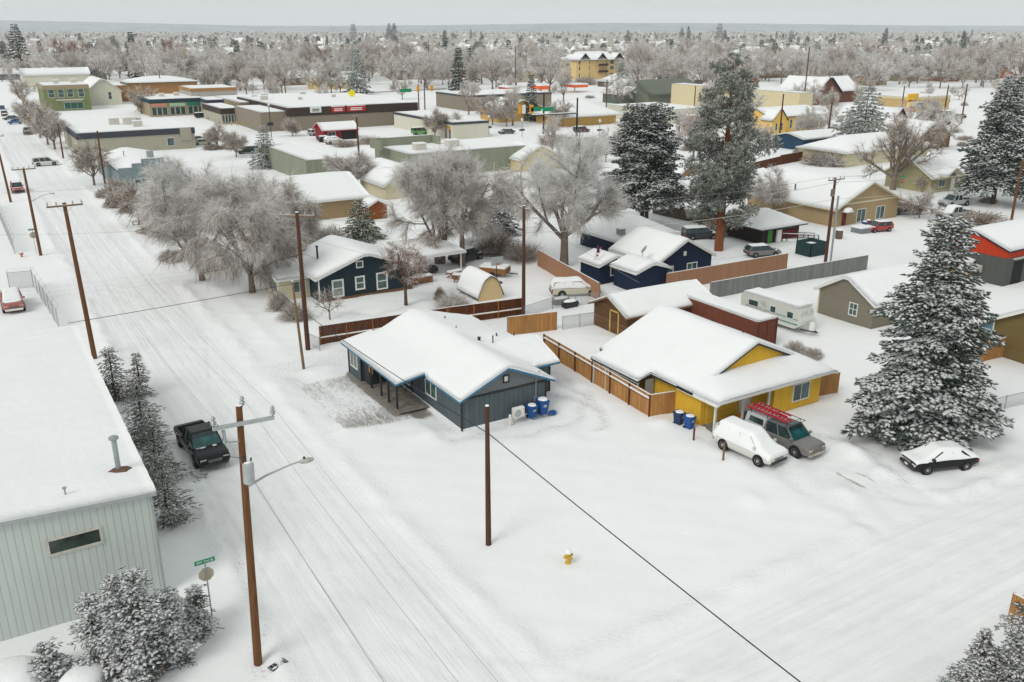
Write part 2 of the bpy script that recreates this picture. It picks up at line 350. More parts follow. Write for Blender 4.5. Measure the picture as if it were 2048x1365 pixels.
cb_=nt.nodes.new('ShaderNodeAttribute'); cb_.attribute_name='mask2'; sp2=nt.nodes.new('ShaderNodeSeparateColor'); nt.links.new(cb_.outputs['Color'],sp2.inputs[0])
big=noise(nt,v,.12,5.,.6); med=noise(nt,v,1.1,6.,.65); fin=noise(nt,v,9.,5.,.7)
st1=noise(nt,scaled(nt,v,(2.6,.10,1)),1.,6.,.65,.6); st2=noise(nt,scaled(nt,v,(.10,2.6,1)),1.,6.,.65,.6)
c=mixc(nt,ramp(nt,big,.3,.7),(.85,.865,.875),(.88,.89,.90))
d1=mth(nt,'MULTIPLY',sp.outputs[0],ramp(nt,st1,.38,.68)); d2=mth(nt,'MULTIPLY',sp.outputs[2],ramp(nt,st2,.38,.68))
rd=mth(nt,'MAXIMUM',d1,d2)
c=mixc(nt,mth(nt,'MULTIPLY',rd,.62),c,(.765,.775,.785))
c=mixc(nt,mth(nt,'MULTIPLY',sp2.outputs[0],ramp(nt,med,.35,.65,.05,.6)),c,(.66,.67,.68))   # ruts: packed, greyer snow
c=mixc(nt,mth(nt,'MULTIPLY',sp2.outputs[1],ramp(nt,med,.3,.7,.3,.9)),c,(.70,.71,.72))
st3=noise(nt,scaled(nt,v,(2.2,.8,1)),1.3,9.,.85,.8)
bare=ramp(nt,mth(nt,'ADD',mth(nt,'ADD',mth(nt,'MULTIPLY',sp.outputs[1],.55),mth(nt,'MULTIPLY',st3,.95)),mth(nt,'MULTIPLY',fin,.30)),1.02,1.26)
bare=mth(nt,'MULTIPLY',bare,ramp(nt,sp.outputs[1],.1,.3))
pav=mixc(nt,med,(.17,.155,.135),(.36,.34,.31))
c=mixc(nt,bare,c,pav)
peb=mth(nt,'GREATER_THAN',noise(nt,v,2.3,2.,.5),.79)
c=mixc(nt,mth(nt,'MULTIPLY',peb,mth(nt,'MULTIPLY',rd,.5)),c,(.3,.3,.3))
nt.links.new(c,b.inputs['Base Color']); b.inputs['Roughness'].default_value=.8; b.inputs['Specular IOR Level'].default_value=.12
hh=mth(nt,'ADD',mth(nt,'MULTIPLY',med,.8),mth(nt,'MULTIPLY',fin,.35))
hh=mth(nt,'ADD',hh,mth(nt,'MULTIPLY',rd,-.5)); vo=nt.nodes.new('ShaderNodeTexVoronoi'); vo.inputs['Scale'].default_value=3.1; nt.links.new(v,vo.inputs['Vector']); ft=mth(nt,'MULTIPLY',mth(nt,'SUBTRACT',1.,ramp(nt,vo.outputs['Distance'],.12,.42)),sp2.outputs[1]); hh=mth(nt,'SUBTRACT',hh,mth(nt,'MULTIPLY',ft,1.6)); lm_=mth(nt,'MULTIPLY',noise(nt,v,3.4,4.,.75),sp2.outputs[2]); hh=mth(nt,'ADD',hh,mth(nt,'MULTIPLY',lm_,2.2)); bump(nt,b,hh,.45,.12)
Z=Z
go=npmesh('ground',np.stack([X,Y,Z],-1).reshape(-1,3),Fq,None,[m],smooth=True)
r_=np.clip(np.maximum.reduce([S1,S3*.8]),0,1); b_=np.clip(np.maximum.reduce([S2,S4,S6,S3*.5]),0,1)
sc_=np.clip(fore*np.clip(.86+.16*wob(X,Y,.6,21),0,1)+porchz*1.3+path*.66+ydrive*.9,0,1.4)
sc_=np.maximum(sc_,1.1*g1(X,44.6,.30)*band(Y,30.2,33.0,.5)); sc_=np.maximum(sc_,1.05*g1(X,45.7,.25)*band(Y,30.2,32.4,.5)); sc_=np.maximum(sc_,.62*band(Y,182.4,186,.6)*band(X,-60,120,4))
sc_=np.maximum(sc_,.55*g1(X,22.0,.3)*band(Y,38,52,3))
for an,(a1,a2,a3) in (('mask',(r_,sc_,b_)),('mask2',(np.clip(rut,0,1),tread,lumps))):
    at_=go.data.color_attributes.new(an,'FLOAT_COLOR','POINT')
    at_.data.foreach_set('color',np.stack([a1,a2,a3,np.ones_like(X)],-1).astype(np.float32).ravel())
tag(go,'snow covered ground with ploughed streets',kind='structure')
# far ridges beyond the plateau
def ridge(name,dist,prof,mt,label):
    V=[];F=[]; n=160
    # profile across the view, far away
    fwd=np.array([RM[0,2]*-1,RM[1,2]*-1]); fwd/=np.linalg.norm(fwd); rt=np.array([fwd[1],-fwd[0]])
    for i in range(n+1):
        u=-1+2*i/n; p=fwd*dist+rt*dist*u*.85; q=p+fwd*dist*.25; h=prof(u)
        V+=[(p[0]*.8,p[1]*.8,-30),(p[0],p[1],h),(q[0],q[1],h*.9)]
        if i<n: F+=[(3*i,3*i+3,3*i+4,3*i+1),(3*i+1,3*i+4,3*i+5,3*i+2)]
    o=MB().add(V,F).build(name,mt,smooth=True); tag(o,label,kind='structure')
hm,nt,b=_new('far_forest_hills'); v=objc(nt); f=noise(nt,scaled(nt,v,(.004,.004,.02)),1.,7.,.7)
nt.links.new(mixc(nt,ramp(nt,f,.35,.65),(.16,.20,.22),(.34,.39,.42)),b.inputs['Base Color']); b.inputs['Roughness'].default_value=1; b.inputs['Specular IOR Level'].default_value=0
ridge('hills',8800,lambda u:55+16*math.sin(u*3+1)+8*math.sin(u*9)+130*max(0,(-u-.33)/.67)**1.1,hm,'low forested ridge on the horizon')
# ---------------------------------------------------------------- roofs
def union_grid(rects,res):
    xs=set();ys=set()
    for a,b_,c_,d in rects: xs|={a,c_}; ys|={b_,d}
    def sub(s):
        s=sorted(s); o=[]
        for i in range(len(s)-1):
            n=max(1,int(math.ceil((s[i+1]-s[i])/res))); o+=[s[i]+(s[i+1]-s[i])*k/n for k in range(n)]
        return o+[s[-1]]
    return sub(xs),sub(ys)
def roof(par,rects,fn,T=.22,th=.16,res=.6,fascia=None,smooth_it=2,snow=None,ulabel=None,bulge=.45,name='roof'):
    xs,ys=union_grid(rects,res); nx,ny=len(xs),len(ys)
    cell=[[any(a<=(xs[i]+xs[i+1])/2<=c and b<=(ys[j]+ys[j+1])/2<=d for a,b,c,d in rects) for i in range(nx-1)] for j in range(ny-1)]
    def C(j,i): return 0<=j<ny-1 and 0<=i<nx-1 and cell[j][i]
    edges=[]
    for j in range(ny-1):
        for i in range(nx-1):
            if not cell[j][i]: continue
            if not C(j-1,i): edges.append(((i,j),(i+1,j)))
            if not C(j,i+1): edges.append(((i+1,j),(i+1,j+1)))
            if not C(j+1,i): edges.append(((i+1,j+1),(i,j+1)))
            if not C(j,i-1): edges.append(((i,j+1),(i,j)))
    used={}
    for j in range(ny-1):
        for i in range(nx-1):
            if cell[j][i]:
                for q in ((i,j),(i+1,j),(i+1,j+1),(i,j+1)): used.setdefault(q,len(used))
    P=np.array([(xs[i],ys[j]) for (i,j) in used]); base=np.array([fn(x,y) for x,y in P])
    A=np.array([(xs[a[0]],ys[a[1]]) for a,_ in edges]); B=np.array([(xs[a[0]],ys[a[1]]) for _,a in edges])
    d=np.full(len(P),1e9); AB=B-A; L2=(AB**2).sum(1)
    for k in range(len(P)):
        t=np.clip(((P[k]-A)*AB).sum(1)/L2,0,1); q=A+AB*t[:,None]; d[k]=np.sqrt(((P[k]-q)**2).sum(1)).min()
    e=1-np.clip(d/.6,0,1); prof=T*(bulge+(1-bulge)*np.sqrt(np.clip(1-e*e,0,1)))
    wx,wy=P[:,0]+par.location[0],P[:,1]+par.location[1]; top=base+prof*(1+.12*wob(wx,wy,.9,31)+.16*wob(wx,wy,2.6,33)*(d<.35)+.06*wob(wx,wy,.3,34))
    # soften ridges and valleys
    nb=[[] for _ in used]
    for (i,j),k in used.items():
        for q in ((i+1,j),(i-1,j),(i,j+1),(i,j-1)):
            if q in used: nb[k].append(used[q])
    for _ in range(smooth_it):
        nt2=top.copy()
        for k in range(len(P)):
            if len(nb[k])==4 and d[k]>.1: nt2[k]=.5*top[k]+.5*sum(top[q] for q in nb[k])/4
        top=np.maximum(nt2,base+.03)
    cells=[(used[(i,j)],used[(i+1,j)],used[(i+1,j+1)],used[(i,j+1)]) for j in range(ny-1) for i in range(nx-1) if cell[j][i]]
    n=len(P); ov=.05
    # deck
    deck=MB(); V=[(p[0],p[1],z) for p,z in zip(P,base)]+[(p[0],p[1],z-th) for p,z in zip(P,base)]
    F=[c for c in cells]+[tuple(n+q for q in c[::-1]) for c in cells]
    ed=[(used[a],used[b_]) for a,b_ in edges]; F+=[(a,n+a,n+b_,b_)[::-1] for a,b_ in ed]
    deck.add(V,F); ro=deck.build(name,fascia or WHITE,par)
    sn=MB(); V=[(p[0],p[1],z) for p,z in zip(P,top)]+[(p[0],p[1],z+.006) for p,z in zip(P,base)]
    F=cells+[(a,n+a,n+b_,b_)[::-1] for a,b_ in ed]; sn.add(V,F)
    so_=sn.build('roof_snow',snow or SNOW,ro,smooth=True)
    return ro
def wall_strip(mb,p,q,fn,drop=.14,n=14,z0=0.,m=0):
    dx,dy=q[0]-p[0],q[1]-p[1]
    for k in range(n):
        a=(p[0]+dx*k/n,p[1]+dy*k/n); b=(p[0]+dx*(k+1)/n,p[1]+dy*(k+1)/n)
        za,zb=fn(*a)-drop,fn(*b)-drop
        mb.quad((a[0],a[1],z0),(b[0],b[1],z0),(b[0],b[1],zb),(a[0],a[1],za),m)
def walls(par,poly,fn,mt,drop=.14,n=14,name='wall',z0=0.,label=None):
    """poly counter-clockwise"""
    mb=MB()
    for i in range(len(poly)): wall_strip(mb,poly[i],poly[(i+1)%len(poly)],fn,drop,n,z0)
    return mb.build(name,mt,par,label=label)
def onface(face,w_,d_,u,z):  # local frame of a wall: origin, right, out
    if face=='f': return Vector((u,0,z)),Vector((1,0,0)),Vector((0,-1,0))
    if face=='l': return Vector((0,u,z)),Vector((0,-1,0)),Vector((-1,0,0))
    if face=='r': return Vector((w_,u,z)),Vector((0,1,0)),Vector((1,0,0))
def window(par,o,r,n,ww,hh,fm=None,gm=None,mull=1,fw=.09,rails=0,name='window',proud=.05):
    """o = centre on the wall, r = right, n = outward"""
    o=Vector(o); r=Vector(r); n=Vector(n); u=Vector((0,0,1)); f=MB()
    def bx(mb,cx,cz,w_,h_,d0,d1):
        c=o+r*cx+u*cz; vs=[]
        for dn in (d0,d1):
            for a,b in ((-1,-1),(1,-1),(1,1),(-1,1)): vs.append(c+r*(a*w_/2)+u*(b*h_/2)+n*dn)
        mb.add(vs,[(4,5,6,7),(0,1,5,4),(1,2,6,5),(2,3,7,6),(3,0,4,7)])
    bx(f,0,hh/2,ww+fw,fw,-.02,proud); bx(f,0,-hh/2,ww+fw,fw,-.02,proud+.02)
    bx(f,-ww/2,0,fw,hh-fw,-.02,proud); bx(f,ww/2,0,fw,hh-fw,-.02,proud)
    for k in range(mull): bx(f,-ww/2+ww*(k+1)/(mull+1),0,fw*.6,hh-fw,-.02,proud-.008)
    for k in range(rails): bx(f,0,-hh/2+hh*(k+1)/(rails+1),ww-fw,fw*.6,-.02,proud-.012)
    fo=f.build(name,fm or WHITE,par); g=MB(); c=o+n*.012
    g.quad(c-r*(ww/2)-u*(hh/2),c+r*(ww/2)-u*(hh/2),c+r*(ww/2)+u*(hh/2),c-r*(ww/2)+u*(hh/2))
    g.build('pane',gm or GLASS,fo); return fo
def door(par,o,r,n,ww,hh,mt,fm=None):
    o=Vector(o); r=Vector(r); n=Vector(n); u=Vector((0,0,1)); f=MB(); d=MB()
    def bx(mb,cx,cz,w_,h_,d0,d1):
        c=o+r*cx+u*cz; vs=[]
        for dn in (d0,d1):
            for a,b in ((-1,-1),(1,-1),(1,1),(-1,1)): vs.append(c+r*(a*w_/2)+u*(b*h_/2)+n*dn)
        mb.add(vs,[(4,5,6,7),(0,1,5,4),(1,2,6,5),(2,3,7,6),(3,0,4,7)])
    bx(d,0,hh/2,ww,hh,-.02,.03); do=d.build('door',mt,par)
    bx(f,-ww/2-.05,hh/2,.1,hh,-.02,.06); bx(f,ww/2+.05,hh/2,.1,hh,-.02,.06); bx(f,0,hh+.05,ww+.2,.1,-.02,.065); f.build('frame',fm or WHITE,do)
    k=MB(); bx(k,ww*.4,hh*.47,.06,.06,.03,.09); k.build('handle',STEEL,do)
    return do
# ---------------------------------------------------------------- vegetation
def unit(a): return a/np.maximum(np.linalg.norm(a,axis=-1,keepdims=True),1e-9)
def spikes(P,D,L,W,r,flat=1.0):
    """thin three-sided spikes from P along D; returns verts, tris"""
    n=len(P); D=unit(D); h=np.zeros_like(D); h[:,2]=1; a=unit(np.cross(D,h+r.normal(0,.05,(n,3)))); b=np.cross(a,D)
    W=np.asarray(W).reshape(-1,1)*np.ones((n,1)); L=np.asarray(L).reshape(-1,1)*np.ones((n,1))
    m=P+D*L*.35
    v=np.stack([m+a*W/2,m-b*W*.35*flat,m-a*W/2,m+b*W*.45*flat,P,P+D*L],1).reshape(-1,3)
    k=np.arange(n)[:,None]*6
    t=np.concatenate([k+np.array([[0,1,4]]),k+np.array([[1,2,4]]),k+np.array([[2,3,4]]),k+np.array([[3,0,4]]),k+np.array([[1,0,5]]),k+np.array([[2,1,5]]),k+np.array([[3,2,5]]),k+np.array([[0,3,5]])])
    return v,t
def ribbons(PL,W,r):
    """PL (n,k,3) polylines -> flat tapering ribbons"""
    n,k,_=PL.shape; d=unit(PL[:,-1]-PL[:,0]); s=unit(np.cross(d,r.normal(0,1,(n,3))))
    W=np.asarray(W).reshape(-1,1,1)*np.ones((n,1,1)); tp=np.linspace(1,.35,k).reshape(1,k,1)
    v=np.stack([PL-s[:,None]*W*tp/2,PL+s[:,None]*W*tp/2],2).reshape(-1,3)
    base=(np.arange(n)*2*k)[:,None]
    q=[base+np.array([[2*j,2*j+1,2*j+3,2*j+2]]) for j in range(k-1)]
    return v,np.concatenate(q)
def conifer_mesh(h,rad_,seed,step=.38,nb=8,cl=.30,cw=.13,den=1.,snowy=.75,droop=.35,base=.06,shape=.85,plump=1.,mats=None,par=None,limbs=True,lenvar=.25,brown=.1,irregular=0.,top=.12,side=.42,frosty=0.):
    r=np.random.default_rng(seed); Ps=[];Ds=[];S=[]; tr=MB()
    z=h*base; k=0
    ph1,ph2=r.uniform(0,6.28,2)
    while z<h*.985:
        t=(z-h*base)/(h*(1-base)); R=rad_*((1-t)**shape)*(1-irregular*.5*(1+math.sin(t*17+ph1)))+top*rad_*.25
        if t<.08: R*=.75+3*t
        n=max(4,int(nb*(.45+.55*(1-t)))); a0=r.uniform(0,6.28)
        for i in range(n):
            a=a0+2*PI*i/n+r.uniform(-.3,.3); LB=R*(1-lenvar+2*lenvar*r.random()*.8)*(1+irregular*.35*math.sin(a*2+ph2+t*5))
            if r.random()<irregular*.18: continue
            rise=.28*(t-.35)
            m=max(3,int(LB/(cl*.62)*den)); u=(np.arange(m)+r.uniform(.2,.9,m))/m*.95+.05
            dr=droop*(1-t*.6)
            px=np.stack([math.cos(a)*LB*u,math.sin(a)*LB*u,z+LB*(rise*u-dr*u**1.5+.18*dr*u**4)+r.normal(0,.04,m)],1)
            dd=np.array([math.cos(a),math.sin(a),0.]); sd=np.array([-math.sin(a),math.cos(a),0.])
            wid=side*LB*np.sin(np.clip(u*1.05,0,1)*PI*.93)**.7*.55*(1-.35*u)
            for s in (-1,1):
                q=max(1,int(round(float(np.mean(wid))/(cl*.7)*den)))
                for j in range(q):
                    f=(j+r.random(m))/q*wid
                    p=px+sd*s*f[:,None]+dd*f[:,None]*.35; p[:,2]-=f*.35
                    Ps.append(p); Ds.append(dd*.75+sd*s*r.uniform(.25,1.1,(m,1))+np.array([0,0,1])*r.uniform(-.55,.0,(m,1))); S.append(np.full(m,1-.35*t))
            Ps.append(px); Ds.append(dd+r.normal(0,.2,(m,3))); S.append(np.full(m,1-.35*t))
            if limbs and i%2==0: tr.bar((0,0,z),(math.cos(a)*LB*.5,math.sin(a)*LB*.5,z+LB*(rise*.5-dr*.35)),.05*(1-t)+.015,.015,n=3,m=0,cap=False)
        z+=step*(1.1-.45*t)*(.8+.4*r.random())
    P=np.concatenate(Ps);D=np.concatenate(Ds);Sz=np.concatenate(S); n=len(P); L=cl*Sz*r.uniform(.7,1.35,n)
    v1,t1=spikes(P,D,L*1.12,cw*Sz*r.uniform(.75,1.3,n),r)
    cl_=wob(P[:,0],P[:,1]+P[:,2]*.6,1.6/max(.4,rad_**.5),seed)+wob(P[:,2]*1.3,P[:,0]-P[:,1],2.2/max(.4,rad_**.5),seed+1); ex=r.random(n)<np.clip(snowy*(1+.42*cl_),.12,1); P2=P[ex]+np.array([0,0,1])*(cw*(.12+.22*plump)*Sz[ex])[:,None]; D2=D[ex]; D2=D2/np.linalg.norm(D2,axis=1,keepdims=True); 
    v2,t2=spikes(P2+D2*(L[ex]*.06)[:,None],D2,L[ex]*r.uniform(.65,1.1,ex.sum()),cw*Sz[ex]*plump*1.35*r.uniform(.6,1.3,ex.sum()),r,.42)
    mi=np.concatenate([np.tile((r.random(n)<brown).astype(int),8),np.full(len(t2),2)])
    if frosty: fr=(r.random(int(ex.sum()))<frosty); mi[len(t1):][np.tile(fr,8)]=3
    V=np.concatenate([v1,v2]);T=np.concatenate([t1,t2+len(v1)])
    tr.bar((0,0,-.2),(0,0,h*.97),h*.017+.06,.02,n=8)
    return (V,T,mi),tr
def conifer(name,label,loc,h,R,seed,group=None,cat='tree',mats=None,bark=None,trunks=None,**kw):
    (V,T,mi),tr=conifer_mesh(h,R,seed,**kw)
    t=thing(name,label,cat,loc,0,group)
    npmesh('crown',V,T,mi,mats or [NEEDLE,NEEDLEB,CSNOW,FROST],t)
    if trunks:
        for q in trunks: tr.bar(*q,n=8)
    tr.build('trunk',bark or BARK,t); return t
def pine(name,label,loc,h,R,seed,mats=None,ntuft=1500,base=.3,lean=0.,group=None,ts=.42,nsp=9,snow=.5,blobs=26,tw=.09):
    """irregular open pine: needle tufts bunched round limb ends"""
    r=np.random.default_rng(seed); t=thing(name,label,'tree',loc,0,group); tr=MB()
    tr.tube([(0,0,-.2),(0,0,h*.5),(0,0,h*.96)],[h*.021+.08,h*.015,.03],8)
    C=[];RR=[]
    for i in range(blobs):
        u=(i+.5)/blobs; z=h*(base+(1-base)*u); e=R*min(1,.6+1.6*u)*(1-u*.97)**.5*(.8+.4*r.random()); a=i*2.4+r.uniform(-.5,.5); q=e*r.uniform(.35,.92)
        C.append((math.cos(a)*q,math.sin(a)*q,z)); RR.append(max(.5,e*r.uniform(.24,.42)))
        tr.bar((0,0,max(h*base*.8,z-q*.5)),(C[-1][0],C[-1][1],z-.2),.09*(1-u)+.03,.02,n=4,cap=False)
    C=np.array(C);RR=np.array(RR); pr=RR**2/ (RR**2).sum(); k=r.choice(len(C),ntuft,p=pr)
    d=unit(r.normal(0,1,(ntuft,3))); P=C[k]+d*(RR[k]*(r.random(ntuft)**.45))[:,None]*np.array([1,1,.72])
    PP=np.repeat(P,nsp,0); DD=unit(r.normal(0,1,(ntuft*nsp,3))+np.array([0,0,.25])+np.repeat(d,nsp,0)*.5); L=ts*r.uniform(.6,1.1,len(PP))
    v1,t1=spikes(PP,DD,L,tw,r); ex=(DD[:,2]>-.05)&(r.random(len(PP))<snow)
    v2,t2=spikes(PP[ex]+np.array([0,0,.03]),DD[ex]+np.array([0,0,.15]),L[ex]*.95,tw*.8,r)
    mi=np.concatenate([np.zeros(len(t1),int),np.tile(np.where(r.random(int(ex.sum()))<.45,1,2),8)])
    npmesh('crown',np.concatenate([v1,v2]),np.concatenate([t1,t2+len(v1)]),mi,mats or [NEEDLEP,CSNOW,FROST],t)
    tr.build('trunk',REDBARK,t); return t
def bare_mesh(h,R,seed,ntw=9000,tl=1.1,tw=.028,droop=.4,limbs=6,fork=.28,trunk=1,lean=(0,0),up=.8,frost=.6,k=4,col=None,shape='round',sub=(5,5),thick=1.,low=.35):
    """frosted leafless tree: forking limbs and a haze of fine twigs"""
    r=np.random.default_rng(seed); tr=MB(); ends=[]
    def limb(p,d,L,rad0,lev,nseg=4):
        pts=[np.array(p)]; d=np.array(d,float); d/=np.linalg.norm(d)
        for i in range(nseg):
            d=d+r.normal(0,.16,3)+np.array([0,0,.07 if lev<2 else -.04*droop*3]); d/=np.linalg.norm(d); q=pts[-1]+d*L/nseg
            rr=math.hypot(q[0],q[1]); 
            pts.append(q)
        rs=[rad0*(1-.62*i/nseg) for i in range(nseg+1)]
        tr.tube([tuple(x) for x in pts],rs,7 if lev==0 else (5 if lev==1 else 3))
        return pts,d,rs
    roots=[(0,0,0)] if trunk==1 else [(.35*math.cos(i*2.1),.35*math.sin(i*2.1),0) for i in range(trunk)]
    for ri,p0 in enumerate(roots):
        th=h*fork; base=np.array([p0[0]*2+lean[0],p0[1]*2+lean[1],th])
        tr.tube([(p0[0],p0[1],-.2),tuple(base*.5+np.array([p0[0]*.3,p0[1]*.3,0])),tuple(base)],[h*.030*thick,h*.024*thick,h*.021*thick],8)
        nl=max(2,limbs//len(roots))
        for i in range(nl):
            a=2*PI*(i+r.uniform(-.25,.25))/nl+ri*1.1; el=r.uniform(.55,1.25) if i else 1.4
            L=(h-th)*r.uniform(.62,.85); d=(math.cos(a)*math.cos(el)*R/(h*.5),math.sin(a)*math.cos(el)*R/(h*.5),math.sin(el)*up)
            pts,dd,rs=limb(base+r.normal(0,.1,3)+np.array([0,0,-th*.15*r.random()]),d,L,h*.014*thick,0)
            for j in range(sub[0]):
                u=.25+.75*(j+r.random())/sub[0]; s=min(len(pts)-2,int(u*(len(pts)-1))); f=u*(len(pts)-1)-s; q=pts[s]*(1-f)+pts[s+1]*f
                d2=unit(dd+r.normal(0,.75,3)+np.array([0,0,.15])); p2,d3,r2=limb(q,d2,L*.55*(1.15-.45*u),rs[s]*.55,1,3)
                for m_ in range(sub[1]):
                    u2=.2+.8*(m_+r.random())/sub[1]; s2=min(len(p2)-2,int(u2*(len(p2)-1))); f2=u2*(len(p2)-1)-s2; q2=p2[s2]*(1-f2)+p2[s2+1]*f2
                    d4=unit(d3+r.normal(0,.8,3)); p3,d5,r3=limb(q2,d4,L*.28,max(.012,r2[s2]*.5),2,3)
                    ends.append((np.array(p3),d5))
    E_=len(ends); pick=r.integers(0,E_,ntw); seg=r.integers(0,3,ntw); f=r.random((ntw,1))
    A=np.array([e[0] for e in ends]); Dd=np.array([e[1] for e in ends])
    P=A[pick,seg]*(1-f)+A[pick,seg+1]*f
    # keep the crown inside an uneven envelope
    cz=h*(low+(1-low)/2); ez=h*(1-low)/2*1.03
    q=(P-np.array([lean[0],lean[1],cz]))/np.array([R,R,ez]); rr=np.linalg.norm(q,axis=1); an=np.arctan2(q[:,1],q[:,0])
    lim=1+.10*np.sin(an*3+seed)+.08*np.sin(an*5+q[:,2]*4); over=rr>lim; P[over]=np.array([lean[0],lean[1],cz])+q[over]/rr[over][:,None]*(lim[over]*r.uniform(.8,1,over.sum()))[:,None]*np.array([R,R,ez])
    out=unit(P-np.array([lean[0],lean[1],cz*.85])); D=unit(Dd[pick]*.4+out*.55+r.normal(0,.62,(ntw,3)))
    L=tl*r.uniform(.5,1.25,ntw); PL=[P]
    for i in range(k-1):
        D=unit(D+np.array([0,0,-droop])*(i+.6)/k+r.normal(0,.10,(ntw,3))); PL.append(PL[-1]+D*(L/(k-1))[:,None]+r.normal(0,.03,(ntw,3)))
    PL=np.stack(PL,1); PL[:,:,2]=np.maximum(PL[:,:,2],.25); v,qd=ribbons(PL,tw*r.uniform(.7,1.4,ntw),r)
    fm=(r.random(ntw)<frost*(.65+.65*np.clip(P[:,2]/h,0,1))).astype(int); mi=np.tile(fm,k-1)
    # snow resting on the big limbs is carried by the frost twigs' own colour
    return (v,qd,mi),tr
def bare(name,label,loc,h,R,seed,group=None,mats=None,bark=None,cat='tree',rz=0,**kw):
    (V,Q,mi),tr=bare_mesh(h,R,seed,**kw); t=thing(name,label,cat,loc,rz,group)
    npmesh('crown',V,Q,mi,mats or [TWIG,TWIGF],t); tr.build('trunk',bark or GREYBARK,t); return t
def shrub(name,label,loc,h,R,seed,n=1600,tw=.03,frost=.6,group=None,mats=None,ry=None):
    r=np.random.default_rng(seed); t=thing(name,label,'shrub',loc,0,group); ry=ry or R
    P=r.normal(0,.18,(n,3))*np.array([R,ry,0]); a=r.uniform(0,6.28,n); e=np.arccos(r.random(n)**.8)
    D=np.stack([np.cos(a)*np.sin(e),np.sin(a)*np.sin(e),np.cos(e)],1); tip=D*np.array([R,ry,h])*(r.uniform(.6,1.05,n)*(1+.12*np.sin(3*a+seed)))[:,None]
    P+=tip*r.uniform(.0,.55,n)[:,None]; mid=(P+tip)/2+r.normal(0,.06*R,(n,3))+np.array([0,0,.05*h]); PL=np.stack([P,mid,tip],1); PL[:,:,2]=np.maximum(PL[:,:,2],.03)
    v,q=ribbons(PL,tw*r.uniform(.7,1.4,n),r); npmesh('branches',v,q,np.tile((r.random(n)<frost).astype(int),2),mats or [TWIG,TWIGF],t)
    return t
